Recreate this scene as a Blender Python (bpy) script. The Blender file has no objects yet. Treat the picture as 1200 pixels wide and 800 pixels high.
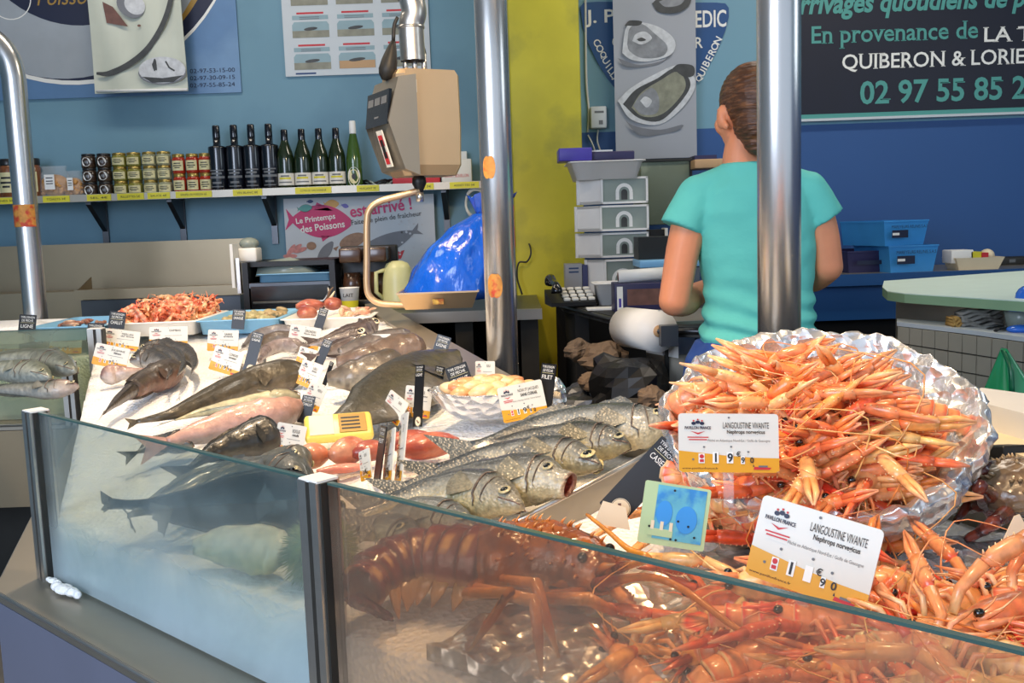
import bpy, math, random
from mathutils import Vector, Matrix, noise
R = random.Random(7)
V = Vector
PI = math.pi
SC = bpy.context.scene
COL = SC.collection

# ------------------------------------------------------------------ camera
F = 1150.0
CAM = V((0, 0, 1.5))
TH = math.atan(140 / F)
PH = math.radians(1.97)
FWD = V((0, math.cos(TH), -math.sin(TH)))
U0 = V((0, math.sin(TH), math.cos(TH)))
RT = V((1, 0, 0)) * math.cos(PH) - U0 * math.sin(PH)
UP = V((1, 0, 0)) * math.sin(PH) + U0 * math.cos(PH)
cd = bpy.data.cameras.new('camera')
cd.sensor_width = 36; cd.lens = F / 1200 * 36; cd.clip_start = 0.02
cam = bpy.data.objects.new('camera', cd); COL.objects.link(cam)
cam.matrix_world = Matrix(((RT.x, UP.x, -FWD.x, CAM.x), (RT.y, UP.y, -FWD.y, CAM.y), (RT.z, UP.z, -FWD.z, CAM.z), (0, 0, 0, 1)))
SC.camera = cam

def ray(px, py):
    return (RT * ((px - 600) / F) - UP * ((py - 400) / F) + FWD)
def P(px, py, y):                      # point seen at a pixel, at distance y
    r = ray(px, py); return CAM + r * (y / r.y)
def PZ(px, py, z):                     # ... on the level z
    r = ray(px, py); return CAM + r * ((z - 1.5) / r.z)
def hit(px, py, o, n):                 # ... on a plane
    r = ray(px, py); return CAM + r * ((o - CAM).dot(n) / r.dot(n))
def pix(p):
    d = V(p) - CAM; w = d.dot(FWD); return 600 + F * d.dot(RT) / w, 400 - F * d.dot(UP) / w
# front line of the counter (glass), along FU, inward FN
FP = V((-0.2383, 1.1636, 0)); FU = V((0.7434, -0.6689, 0)); FN = V((0.6689, 0.7434, 0))
BED0, BEDK = 1.5 - 0.490, 0.112
BN = (V((0, 0, 1)) - FN * BEDK).normalized()
BO = FP + V((0, 0, BED0))
def bedz(x, y):
    return BED0 + BEDK * (V((x, y, 0)) - FP).dot(FN)
def B(px, py, lift=0.0):
    return hit(px, py, BO + V((0, 0, lift)), BN)
def line_pt(t, dist, z):
    p = FP + FU * t + FN * dist; return V((p.x, p.y, z))

# ------------------------------------------------------------------ materials
def lin(c):
    if isinstance(c, str):
        c = tuple(int(c[i:i + 2], 16) / 255 for i in (1, 3, 5))
    return tuple((x / 12.92 if x <= 0.04045 else ((x + 0.055) / 1.055) ** 2.4) for x in c[:3]) + (1,)
MATS = {}
def mat(name, c, rough=0.5, metal=0.0, var=0.08, scale=12.0, bump=0.0, bscale=60.0, coat=0.0, spec=0.5, emit=None,
        c2=None, c2scale=3.0, c2pos=(0.5, 0.62), stretch=(1, 1, 1), alpha=1.0, trans=0.0, sss=0.0, vcol=False, rand=0.0, bkind='noise', bdist=0.01):
    m = bpy.data.materials.new(name); m.use_nodes = True
    nt = m.node_tree; N = nt.nodes; L = nt.links
    b = N['Principled BSDF']
    b.inputs['Roughness'].default_value = rough; b.inputs['Metallic'].default_value = metal
    b.inputs['Coat Weight'].default_value = coat; b.inputs['Coat Roughness'].default_value = 0.12
    b.inputs['Specular IOR Level'].default_value = spec
    b.inputs['Alpha'].default_value = alpha; b.inputs['Transmission Weight'].default_value = trans
    if sss: b.inputs['Subsurface Weight'].default_value = sss; b.inputs['Subsurface Radius'].default_value = (0.02, 0.008, 0.004)
    tc = N.new('ShaderNodeTexCoord'); mp = N.new('ShaderNodeMapping'); mp.inputs['Scale'].default_value = stretch
    L.new(tc.outputs['Object'], mp.inputs['Vector'])
    n = N.new('ShaderNodeTexNoise'); n.inputs['Scale'].default_value = scale; n.inputs['Detail'].default_value = 5
    L.new(mp.outputs[0], n.inputs['Vector'])
    hs = N.new('ShaderNodeHueSaturation')
    if vcol:
        a = N.new('ShaderNodeVertexColor'); a.layer_name = 'Col'; L.new(a.outputs[0], hs.inputs['Color'])
    elif c2 is not None:
        n2 = N.new('ShaderNodeTexNoise'); n2.inputs['Scale'].default_value = c2scale; n2.inputs['Detail'].default_value = 6
        L.new(mp.outputs[0], n2.inputs['Vector'])
        rp = N.new('ShaderNodeValToRGB'); rp.color_ramp.elements[0].position = c2pos[0]; rp.color_ramp.elements[1].position = c2pos[1]
        rp.color_ramp.elements[0].color = lin(c); rp.color_ramp.elements[1].color = lin(c2)
        L.new(n2.outputs['Fac'], rp.inputs[0]); L.new(rp.outputs[0], hs.inputs['Color'])
    else:
        hs.inputs['Color'].default_value = lin(c)
    mr = N.new('ShaderNodeMapRange'); mr.inputs['From Min'].default_value = 0.25; mr.inputs['From Max'].default_value = 0.75
    mr.inputs['To Min'].default_value = 1 - var; mr.inputs['To Max'].default_value = 1 + var
    L.new(n.outputs['Fac'], mr.inputs['Value']); L.new(mr.outputs[0], hs.inputs['Value'])
    if rand:
        oi = N.new('ShaderNodeObjectInfo'); r2 = N.new('ShaderNodeMapRange')
        r2.inputs['To Min'].default_value = 0.5 - rand * 0.06; r2.inputs['To Max'].default_value = 0.5 + rand * 0.06
        L.new(oi.outputs['Random'], r2.inputs['Value']); L.new(r2.outputs[0], hs.inputs['Hue'])
        r3 = N.new('ShaderNodeMapRange'); r3.inputs['To Min'].default_value = 1 + rand * 0.15; r3.inputs['To Max'].default_value = 1 - rand * 0.3
        L.new(oi.outputs['Random'], r3.inputs['Value']); L.new(r3.outputs[0], hs.inputs['Saturation'])
    L.new(hs.outputs[0], b.inputs['Base Color'])
    if emit:
        L.new(hs.outputs[0], b.inputs['Emission Color']); b.inputs['Emission Strength'].default_value = emit
    if bump:
        bp = N.new('ShaderNodeBump'); bp.inputs['Strength'].default_value = bump; bp.inputs['Distance'].default_value = bdist
        if bkind == 'voronoi':
            t = N.new('ShaderNodeTexVoronoi'); t.inputs['Scale'].default_value = bscale; o = t.outputs['Distance']
        else:
            t = N.new('ShaderNodeTexNoise'); t.inputs['Scale'].default_value = bscale; t.inputs['Detail'].default_value = 4; o = t.outputs['Fac']
        L.new(mp.outputs[0], t.inputs['Vector'])
        L.new(o, bp.inputs['Height']); L.new(bp.outputs[0], b.inputs['Normal'])
    MATS[name] = m
    return m

# ------------------------------------------------------------------ mesh builder
_textcache = {}
def text_geo(s, bold=0.0):
    k = (s, bold)
    if k not in _textcache:
        cu = bpy.data.curves.new('lettering', 'FONT'); cu.body = s; cu.resolution_u = 3; cu.offset = bold
        cu.align_x = 'LEFT'
        o = bpy.data.objects.new('lettering', cu); COL.objects.link(o)
        dg = bpy.context.evaluated_depsgraph_get(); dg.update()
        me = bpy.data.meshes.new_from_object(o.evaluated_get(dg))
        vs = [v.co.copy() for v in me.vertices]; fs = [tuple(p.vertices) for p in me.polygons]
        bpy.data.objects.remove(o); bpy.data.curves.remove(cu); bpy.data.meshes.remove(me)
        _textcache[k] = (vs, fs)
    return _textcache[k]

def serif_geo(s, bold):
    vs, fs = text_geo(s, bold); vs = list(vs); fs = list(fs); cnt = {}
    for f in fs:
        for a, b in zip(f, f[1:] + f[:1]): k = (min(a, b), max(a, b)); cnt[k] = cnt.get(k, 0) + 1
    for (a, b), c in list(cnt.items()):
        p, q = vs[a], vs[b]
        if c == 1 and abs(p.y - q.y) < .004 and .05 < abs(p.x - q.x) < .24:
            x0, x1, y = min(p.x, q.x) - .055, max(p.x, q.x) + .055, p.y; n = len(vs); h = .016
            vs += [V((x0, y - h, .001)), V((x1, y - h, .001)), V((x1, y + h, .001)), V((x0, y + h, .001))]; fs.append((n, n + 1, n + 2, n + 3))
    return vs, fs
def inside(mb, gap=.010):                # soft bodies press against the inside of the glass, never through it
    for i, p in enumerate(mb.v):
        d = (V((p.x, p.y, 0)) - FP).dot(FN)
        if d < gap: mb.v[i] = p + FN * (gap - d + .003 * (i % 3))

class MB:
    def __init__(s): s.v = []; s.f = []; s.m = []; s.c = []; s.sm = []; s.mats = []; s.curcol = (1, 1, 1, 1); s.cur = 0; s.smooth = True
    def use(s, m):
        if isinstance(m, str): m = MATS[m]
        if m not in s.mats: s.mats.append(m)
        s.cur = s.mats.index(m); return s
    def col(s, c): s.curcol = lin(c); return s
    def add(s, vs, fs, M=None, cols=None, smooth=None):
        o = len(s.v)
        for i, p in enumerate(vs):
            p = V(p)
            s.v.append(M @ p if M else p); s.c.append(cols[i] if cols else s.curcol)
        for f in fs:
            s.f.append(tuple(o + i for i in f)); s.m.append(s.cur); s.sm.append(s.smooth if smooth is None else smooth)
        return o
    def box(s, c, d, M=None, bev=0.0, taper=1.0):
        x, y, z = d[0] / 2, d[1] / 2, d[2] / 2; c = V(c)
        if bev <= 0:
            vs = [c + V((sx * x * (taper if sz < 0 else 1), sy * y * (taper if sz < 0 else 1), sz * z)) for sz in (-1, 1) for sx, sy in ((-1, -1), (1, -1), (1, 1), (-1, 1))]
            fs = [(3, 2, 1, 0), (4, 5, 6, 7)] + [(i, (i + 1) % 4, 4 + (i + 1) % 4, 4 + i) for i in range(4)]
            s.add(vs, fs, M, smooth=False)
        else:
            b = min(bev, x * .9, y * .9, z * .9); rings = []
            for (zz, ins) in ((-z, b), (-z + b * .3, b * .3), (-z + b, 0), (z - b, 0), (z - b * .3, b * .3), (z, b)):
                k = taper + (1 - taper) * (zz + z) / (2 * z); r = []
                for sx, sy in ((1, 1), (-1, 1), (-1, -1), (1, -1)):
                    a0 = math.atan2(sy, sx) - PI / 4
                    for q in range(4):
                        a = a0 + q / 3 * PI / 2
                        r.append(c + V((sx * (x * k - b) + (b - ins) * math.cos(a), sy * (y * k - b) + (b - ins) * math.sin(a), zz)))
                rings.append(r)
            s.loft(rings, M=M)
        return s
    def loft(s, rings, closed=True, caps=True, M=None, cols=None, smooth=None):
        n = len(rings[0]); vs = [p for r in rings for p in r]
        cc = [c for r in cols for c in r] if cols else None
        fs = []
        for i in range(len(rings) - 1):
            for j in range(n if closed else n - 1):
                k = (j + 1) % n
                fs.append((i * n + j, i * n + k, (i + 1) * n + k, (i + 1) * n + j))
        if caps and closed:
            fs.append(tuple(range(n - 1, -1, -1))); fs.append(tuple((len(rings) - 1) * n + j for j in range(n)))
        s.add(vs, fs, M, cc, smooth)
        return s
    def tube(s, pts, rad, n=8, caps=True, M=None, flat=1.0, cols=None):
        pts = [V(p) for p in pts]; k = len(pts)
        if not hasattr(rad, '__len__'): rad = [rad] * k
        rings = []; nrm = None
        for i, p in enumerate(pts):
            t = (pts[min(i + 1, k - 1)] - pts[max(i - 1, 0)])
            t = t.normalized() if t.length > 1e-9 else V((0, 0, 1))
            if nrm is None:
                nrm = t.orthogonal().normalized() if abs(t.z) > .9 else t.cross(V((0, 0, 1))).normalized()
            nrm = (nrm - t * nrm.dot(t)); nrm = nrm.normalized() if nrm.length > 1e-6 else t.orthogonal().normalized()
            b = t.cross(nrm)
            rings.append([p + nrm * rad[i] * math.cos(2 * PI * j / n) + b * rad[i] * flat * math.sin(2 * PI * j / n) for j in range(n)])
        cc = [[lin(c)] * n for c in cols] if cols else None
        s.loft(rings, caps=caps, M=M, cols=cc); return s
    def lathe(s, prof, n=24, c=(0, 0, 0), M=None, caps=True):
        c = V(c)
        s.loft([[c + V((r * math.cos(2 * PI * j / n), r * math.sin(2 * PI * j / n), z)) for j in range(n)] for r, z in prof], M=M, caps=caps); return s
    def ell(s, c, r, M=None, n=12, m=8, colf=None):
        c = V(c)
        if not hasattr(r, '__len__'): r = (r, r, r)
        rings = []; cols = []
        for i in range(m + 1):
            a = -PI / 2 + PI * i / m; a = max(-PI / 2 + .02, min(PI / 2 - .02, a))
            rr = [V((math.cos(a) * math.cos(2 * PI * j / n), math.cos(a) * math.sin(2 * PI * j / n), math.sin(a))) for j in range(n)]
            rings.append([c + V((q.x * r[0], q.y * r[1], q.z * r[2])) for q in rr])
            cols.append([colf(q) if colf else s.curcol for q in rr])
        s.loft(rings, M=M, cols=cols); return s
    def poly(s, pts, M=None, th=0.0, d=V((0, 1, 0))):   # filled outline, optional thickness along d
        pts = [V(p) for p in pts]; n = len(pts)
        if not th: s.add(pts, [tuple(range(n))], M, smooth=False)
        else:
            s.add(pts + [p + d * th for p in pts], [tuple(range(n)), tuple(range(2 * n - 1, n - 1, -1))] + [(i, n + i, n + (i + 1) % n, (i + 1) % n) for i in range(n)], M, smooth=False)
        return s
    def text(s, t, x, z, h, w=None, y=-0.0012, align='c', bold=0.0, M=None, rot=0.0, vcent=True, slant=0.0, serif=False):
        vs, fs = serif_geo(t, bold) if serif else text_geo(t, bold)
        if not vs: return s
        x0 = min(v.x for v in vs); x1 = max(v.x for v in vs); y0 = min(v.y for v in vs); y1 = max(v.y for v in vs)
        k = h / (y1 - y0); kx = k if w is None else w / (x1 - x0); W = (x1 - x0) * kx
        ox = {'c': -W / 2, 'l': 0, 'r': -W}[align]; oz = -h / 2 if vcent else 0
        cr, sr = math.cos(rot), math.sin(rot); out = []
        for v in vs:
            a = (v.x - x0) * kx + ox; b = (v.y - y0) * k + oz; a += b * slant
            out.append(V((x + a * cr - b * sr, y, z + a * sr + b * cr)))
        s.add(out, fs, M, smooth=False); return s
    def build(s, name, parent=None, loc=None, world=False, kind=None, label=None, cat=None, group=None, mesh=None):
        vs = s.v
        if parent is not None and world:
            inv = parent.matrix_world.inverted(); vs = [inv @ p for p in vs]
        if parent is None and loc is not None:
            vs = [p - V(loc) for p in vs]
        me = bpy.data.meshes.new(name); me.from_pydata([tuple(p) for p in vs], [], s.f); me.update()
        for m in s.mats: me.materials.append(m)
        me.polygons.foreach_set('material_index', s.m); me.polygons.foreach_set('use_smooth', s.sm)
        at = me.color_attributes.new('Col', 'FLOAT_COLOR', 'POINT'); at.data.foreach_set('color', [x for c in s.c for x in c])
        o = bpy.data.objects.new(name, me); COL.objects.link(o)
        if parent is not None: o.parent = parent
        elif loc is not None: o.matrix_world = Matrix.Translation(loc)
        tag(o, label, cat, group, kind); return o

def tag(o, label=None, cat=None, group=None, kind=None):
    if label: o['label'] = label
    if cat: o['category'] = cat
    if group: o['group'] = group
    if kind: o['kind'] = kind
    return o
def thing(name, loc=(0, 0, 0), label=None, cat=None, group=None, M=None, kind=None):
    o = bpy.data.objects.new(name, None); COL.objects.link(o); o.empty_display_size = 0.02
    o.matrix_world = M if M is not None else Matrix.Translation(loc)
    return tag(o, label, cat, group, kind)
def copy_of(o, M, label=None, group=None):
    c = o.copy(); COL.objects.link(c); c.matrix_world = M
    if label: c['label'] = label
    if group: c['group'] = group
    for ch in list(o.children):
        d = ch.copy(); COL.objects.link(d); d.parent = c
        for g in ch.children:
            e = g.copy(); COL.objects.link(e); e.parent = d
    return c
def frame(o, x, z):                    # matrix with local x, z (y = away from the viewer)
    x = V(x).normalized(); z = V(z); z = (z - x * z.dot(x)).normalized(); y = z.cross(x)
    return Matrix(((x.x, y.x, z.x, o[0]), (x.y, y.y, z.y, o[1]), (x.z, y.z, z.z, o[2]), (0, 0, 0, 1)))
def lerp(a, b, t): return a + (b - a) * t
def interp(keys, s):
    for (a, x), (b, y) in zip(keys, keys[1:]):
        if s <= b: 
            t = 0 if b == a else max(0, (s - a) / (b - a)); t = t * t * (3 - 2 * t) * .5 + t * .5
            return lerp(x, y, t)
    return keys[-1][1]
def spline(pts, n):
    pts = [V(p) for p in pts]
    if len(pts) == 2: return [pts[0].lerp(pts[1], i / (n - 1)) for i in range(n)]
    e = [pts[0] * 2 - pts[1]] + pts + [pts[-1] * 2 - pts[-2]]; out = []
    for i in range(n):
        u = i / (n - 1) * (len(pts) - 1); k = min(int(u), len(pts) - 2); t = u - k
        a, b, c, d = e[k:k + 4]
        out.append(.5 * ((2 * b) + (c - a) * t + (2 * a - 5 * b + 4 * c - d) * t * t + (3 * b - a - 3 * c + d) * t ** 3))
    return out
def mixc(a, b, t):
    a, b = lin(a) if isinstance(a, str) else a, lin(b) if isinstance(b, str) else b
    t = max(0, min(1, t)); return tuple(lerp(x, y, t) for x, y in zip(a, b))
def nz(p, s=1.0, seed=0.0): return noise.noise(V(p) * s + V((seed, seed * 1.7, seed * .3)))
# ------------------------------------------------------------------ materials used
mat('paint_teal', '#6f97a9', .6, var=.05, scale=2, c2='#658c9f', c2scale=1.2)
def two_tone():
    m = mat('paint_right', '#6f9cae', .55, var=.05, scale=2); nt = m.node_tree; N = nt.nodes; L = nt.links
    g = N.new('ShaderNodeNewGeometry'); sp = N.new('ShaderNodeSeparateXYZ'); L.new(g.outputs['Position'], sp.inputs[0])
    c = N.new('ShaderNodeMath'); c.operation = 'GREATER_THAN'; c.inputs[1].default_value = P(840, 149, 4.9).z
    L.new(sp.outputs['Z'], c.inputs[0]); mx = N.new('ShaderNodeMix'); mx.data_type = 'RGBA'
    mx.inputs['A'].default_value = lin('#2c5690'); mx.inputs['B'].default_value = lin('#74a0b2')
    L.new(c.outputs[0], mx.inputs['Factor']); hs = [n for n in N if n.bl_idname == 'ShaderNodeHueSaturation'][0]
    L.new(mx.outputs['Result'], hs.inputs['Color'])
two_tone()
mat('yellow_paint', '#c0b52a', .5, var=.12, scale=5, c2='#a79f2c', c2scale=4)
mat('steel', '#cbc6be', .30, .9, var=.06, scale=3, bump=.03, bscale=90, stretch=(1, 1, 12))
mat('steel_dull', '#aaa294', .42, .85, var=.10, scale=3)
mat('steel_warm', '#a39379', .38, .75, var=.10, scale=3)
mat('steel_pole', '#d2d0ce', .27, .92, var=.05, scale=3)
mat('steel_box', '#d2b48e', .42, .75, var=.06, scale=4)
mat('steel_dark', '#5d5f63', .38, .9, var=.15, scale=5)
mat('steel_front', '#b4b8d2', .38, .8, var=.06, scale=3)
mat('dark_metal', '#33322f', .5, .4, var=.15)
mat('black', '#121213', .45, var=.1)
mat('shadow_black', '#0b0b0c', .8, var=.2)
mat('black_gloss', '#0c0d10', .18, var=.05, coat=.4)
mat('concrete', '#5c5a57', .8, var=.15, scale=5)
mat('ceiling_paint', '#b9bdb9', .8)
mat('white', '#ecebe6', .5, var=.03)
mat('white_gloss', '#f1f0ec', .3, var=.03)
mat('cream', '#e9d9b8', .55, var=.04)
mat('paper', '#dfe3e2', .65, var=.03)
mat('poster_white', '#c9cfd2', .5, var=.03)
mat('tag_white', '#dedbd0', .42, var=.03)
mat('tag_yellow', '#e0a021', .42, var=.05)
mat('tag_black', '#19191b', .38, var=.08)
mat('ink', '#1b1c20', .5, var=0)
mat('ink_grey', '#6a6d70', .5, var=0)
mat('ink_red', '#c62b33', .5, var=0)
mat('ink_white', '#f0efe8', .5, var=0)
mat('ink_blue', '#1f3f72', .5, var=0)
mat('ink_navy', '#18203c', .5, var=.05)
mat('ink_teal', '#4f9c93', .5, var=0)
mat('ink_magenta', '#cb2368', .5, var=.02)
mat('sign_navy', '#0a0c22', .5, var=.1)
mat('shield_blue', '#1a4d84', .4, var=.03)
mat('banner_blue', '#5d82ab', .4, var=.05, c2='#6d90b4', c2scale=2)
mat('banner_silver', '#a3aab0', .4, var=.05)
mat('banner_cream', '#c9cdbd', .55, var=.04)
mat('gold', '#a8843c', .4, var=.05)
mat('oyster_ground', '#a3a6ac', .5, var=.06, scale=2)
mat('oyster_shade', '#75777c', .5, var=.1)
mat('oyster_light', '#c8cacc', .5, var=.2, scale=40)
mat('oyster_dark', '#3f403f', .5, var=.4, scale=25)
mat('oyster_flesh', '#8a8a76', .4, var=.3, scale=30)
mat('oyster_grey', '#87898c', .4, var=.3, scale=30)
mat('pic_sky', '#8fa9b0', .5, var=.1)
mat('pic_sand', '#8c8a78', .5, var=.25, scale=20)
mat('glass_green_bottle', '#1c2a14', .08, var=.05, coat=.6)
mat('glass_light_bottle', '#3d5a22', .08, var=.05, coat=.6)
mat('bottle_black', '#0d0f18', .14, var=.05, coat=.6)
mat('jar_dark', '#3a2b20', .15, var=.3, scale=40, coat=.5)
mat('jar_olive', '#7d7a34', .15, var=.3, scale=40, coat=.5)
mat('jar_grey', '#8c8d70', .15, var=.3, scale=40, coat=.5)
mat('jar_red', '#a8301c', .15, var=.25, scale=40, coat=.5)
mat('jar_brown', '#7a4a2c', .15, var=.3, scale=40, coat=.5)
mat('lid_gold', '#b49a55', .3, .8)
mat('lid_dark', '#222020', .3)
mat('lid_red', '#8d2018', .35)
mat('label_yellow', '#d9cf2a', .5)
mat('label_cream', '#d8cf9d', .5)
mat('biscuit', '#c08b4a', .5, var=.3, scale=40)
mat('plastic_clear', '#e4e8ec', .12, alpha=.16, var=.05)
mat('plastic_frost', '#9da89f', .2, alpha=.8, var=.1)
mat('blue_tray', '#7fb6dc', .35, var=.05)
mat('blue_crate', '#3f96dc', .4, var=.06)
mat('blue_crate_side', '#2667a8', .4, var=.06)
mat('polystyrene', '#e8e6e2', .6, var=.04, bump=.15, bscale=250, bdist=.002)
mat('purple', '#4a3fa4', .4, var=.08)
mat('purple_dark', '#2c2a52', .45)
mat('box_navy', '#3f4470', .5)
mat('kettle', '#d9d59a', .35)
mat('kraft', '#6d5a48', .7, var=.12, scale=8, bump=.3, bscale=20)
mat('board_green', '#dff2e4', .45, var=.03)
mat('board_edge', '#8fb08a', .5, var=.05)
mat('rag', '#8c8a84', .85, var=.25, scale=30, c2='#55524d', c2scale=25)
mat('rag_yellow', '#b08a4a', .85, var=.25, scale=30)
mat('blue_bag', '#1257c9', .16, var=.12, scale=6, coat=.5, bump=.55, bscale=16, bdist=.03, stretch=(1, 1, .5))
mat('blue_bag_light', '#2d6fd6', .2, var=.12, scale=6, coat=.4)
mat('green_bag', '#1f8a55', .2, var=.1, coat=.3)
mat('green_bag_dark', '#136240', .25, var=.1)
mat('rust', '#9a5a2a', .7, var=.4, scale=60, c2='#c8a24a', c2scale=50)
mat('sticker', '#c98a3c', .6, var=.3, scale=60, c2='#c2432a', c2scale=40, alpha=1)
mat('cable', '#1b1b1b', .5)
mat('cable_white', '#d4d4cc', .5)
mat('skin', '#ec9a70', .5, var=.05, scale=20, sss=.15)
mat('hair', '#523320', .38, var=.35, scale=60, c2='#8a5a36', c2scale=40, c2pos=(.5, .7), stretch=(.25, 1, 3), bump=.4, bscale=80)
mat('tshirt', '#68d0c3', .8, var=.05, scale=5, bump=.22, bscale=11, bdist=.02, stretch=(1, 1, 1.4))
mat('apron_blue', '#2b4f9a', .5, var=.1, scale=6, bump=.3, bscale=12)
mat('trousers', '#22335e', .8, var=.1)
mat('shoe', '#e3e3de', .6)
mat('foil', '#ececec', .27, .8, var=.04, scale=8, bump=1.0, bscale=38, bdist=.012, bkind='voronoi')
mat('fish', '#808080', .3, var=.34, scale=110, vcol=True, coat=.35, bump=.5, bscale=190, bdist=.003, bkind='voronoi')
mat('fish_smooth', '#808080', .36, var=.36, scale=55, vcol=True, coat=.3, bump=.45, bscale=70, bdist=.006)
mat('flesh', '#808080', .32, var=.26, scale=45, vcol=True, coat=.3, sss=.1, bump=.45, bscale=55, bdist=.006)
mat('shellfish', '#808080', .3, var=.3, scale=110, vcol=True, coat=.3, rand=.35, sss=.12, bump=.1, bscale=120, bdist=.003)
mat('lobster_shell', '#808080', .22, var=.22, scale=50, vcol=True, coat=.5, bump=.35, bscale=110, bdist=.004, bkind='voronoi')
mat('clam', '#a89a70', .4, var=.3, scale=60, rand=.4, bump=.3, bscale=90)
mat('eye_black', '#060606', .06, coat=1)
mat('urchin', '#7f8a48', .7, var=.3, scale=30)
mat('stone', '#7f6e5c', .75, var=.3, scale=25, bump=.8, bscale=40, c2='#a08f78', c2scale=12)
mat('yellow_pack', '#e8d264', .35, var=.05)
mat('tile', '#a8a08e', .4, var=.08, scale=4)
mat('card_blue', '#66b4c8', .4, var=.2, scale=30, c2='#3a8ac8', c2scale=40)
mat('card_green', '#b9cf9d', .45, var=.1, scale=20)
mat('wood_frame', '#6d4a33', .5)
mat('cardboard_tan', '#c09a70', .6, var=.05)
mat('lamp_cream', '#e8d6b0', .4)
def ice_mat():
    m = bpy.data.materials.new('ice'); m.use_nodes = True; N = m.node_tree.nodes; L = m.node_tree.links; b = N['Principled BSDF']
    b.inputs['Base Color'].default_value = (.92, .92, .92, 1); b.inputs['Roughness'].default_value = .3
    b.inputs['Subsurface Weight'].default_value = .25; b.inputs['Subsurface Radius'].default_value = (.02, .02, .025)
    t = N.new('ShaderNodeTexVoronoi'); t.inputs['Scale'].default_value = 120; tc = N.new('ShaderNodeTexCoord'); L.new(tc.outputs['Object'], t.inputs['Vector'])
    bp = N.new('ShaderNodeBump'); bp.inputs['Strength'].default_value = .6; bp.inputs['Distance'].default_value = .006
    L.new(t.outputs['Distance'], bp.inputs['Height']); L.new(bp.outputs[0], b.inputs['Normal']); MATS['ice'] = m
ice_mat()
def glass_mat(name, tint, haze_col, lo, hi, scale, zbias=0.0, refl=0.5, z0=0.0):
    # clear pane: transparent + fresnel reflection + a film that scatters light (condensation, plus painted reflected haze on glass_hazy); film thicker low down when zbias > 0
    m = bpy.data.materials.new(name); m.use_nodes = True; nt = m.node_tree; N = nt.nodes; L = nt.links
    N.remove(N['Principled BSDF']); out = N['Material Output']
    tr = N.new('ShaderNodeBsdfTransparent'); tr.inputs[0].default_value = lin(tint)
    gl = N.new('ShaderNodeBsdfGlossy'); gl.inputs['Roughness'].default_value = .03
    df = N.new('ShaderNodeBsdfDiffuse'); df.inputs[0].default_value = lin(haze_col)
    tl = N.new('ShaderNodeBsdfTranslucent'); tl.inputs[0].default_value = lin(haze_col)
    ms = N.new('ShaderNodeMixShader'); ms.inputs[0].default_value = .45; L.new(df.outputs[0], ms.inputs[1]); L.new(tl.outputs[0], ms.inputs[2])
    tc = N.new('ShaderNodeTexCoord'); n = N.new('ShaderNodeTexNoise'); n.inputs['Scale'].default_value = scale; n.inputs['Detail'].default_value = 6; n.inputs['Distortion'].default_value = .6
    L.new(tc.outputs['Object'], n.inputs['Vector'])
    mr = N.new('ShaderNodeMapRange'); mr.inputs['From Min'].default_value = .35; mr.inputs['From Max'].default_value = .68; mr.inputs['To Min'].default_value = lo; mr.inputs['To Max'].default_value = hi
    L.new(n.outputs['Fac'], mr.inputs['Value'])
    sp = N.new('ShaderNodeSeparateXYZ'); L.new(tc.outputs['Object'], sp.inputs[0])
    zr = N.new('ShaderNodeMapRange'); zr.inputs['From Min'].default_value = .15; zr.inputs['From Max'].default_value = .01; zr.inputs['To Max'].default_value = zbias
    L.new(sp.outputs['Z'], zr.inputs['Value'])
    ad = N.new('ShaderNodeMath'); ad.use_clamp = True; L.new(mr.outputs[0], ad.inputs[0]); L.new(zr.outputs[0], ad.inputs[1])
    m1 = N.new('ShaderNodeMixShader'); L.new(ad.outputs[0], m1.inputs[0]); L.new(tr.outputs[0], m1.inputs[1]); L.new(ms.outputs[0], m1.inputs[2])
    lw = N.new('ShaderNodeFresnel'); lw.inputs['IOR'].default_value = 1.45; mu = N.new('ShaderNodeMath'); mu.operation = 'MULTIPLY'; mu.inputs[1].default_value = refl; L.new(lw.outputs[0], mu.inputs[0])
    m2 = N.new('ShaderNodeMixShader'); L.new(mu.outputs[0], m2.inputs[0]); L.new(m1.outputs[0], m2.inputs[1]); L.new(gl.outputs[0], m2.inputs[2])
    L.new(m2.outputs[0], out.inputs['Surface']); MATS[name] = m
glass_mat('glass_fog', '#e6efed', '#d6e4e8', .02, .22, 4.0, .46)
glass_mat('glass_hazy', '#f0e8de', '#d2bda8', .07, .20, 5.0, .10)  # brownish film colour paints the haze reflected in the right pane
glass_mat('glass_side', '#dfe8dc', '#c5cbb8', .12, .34, 4.0, .25)
# ------------------------------------------------------------------ the room
WY = 4.95
def struct(name, c, d, m, label=None):
    b = MB().use(m); b.box((0, 0, 0), d); o = b.build(name); o.location = c; tag(o, label, None, None, 'structure'); return o
struct('floor', (0, 1.7, -.05), (9, 7.5, .1), 'concrete')
struct('floor_platform', (0.9, 3.5, .125), (6.0, 2.9, .25), 'concrete')
struct('ceiling', (0, 2.2, 3.45), (9, 6.4, .1), 'ceiling_paint')
xs = P(660, 200, WY).x
struct('wall_back_left', ((-4.5 + xs) / 2, WY + .05, 1.65), (xs + 4.5, .1, 3.5), 'paint_teal')
struct('wall_back_right', ((4.5 + xs) / 2, WY + .05, 1.65), (4.5 - xs, .1, 3.5), 'paint_right')
struct('wall_left', (-4.55, 1.9, 1.65), (.1, 6.2, 3.5), 'paint_teal')
struct('wall_right', (4.55, 1.9, 1.65), (.1, 6.2, 3.5), 'paint_right')
pa, pb = P(601, 200, 4.55), P(683, 200, 4.55)
b = MB().use('yellow_paint'); b.box((0, 0, 0), (pb.x - pa.x, .40, 3.2), bev=.008)
o = b.build('wall_pillar'); o.location = ((pa.x + pb.x) / 2, 4.75, 1.8); tag(o, 'yellow painted pillar in front of the back wall', None, None, 'structure')

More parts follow.
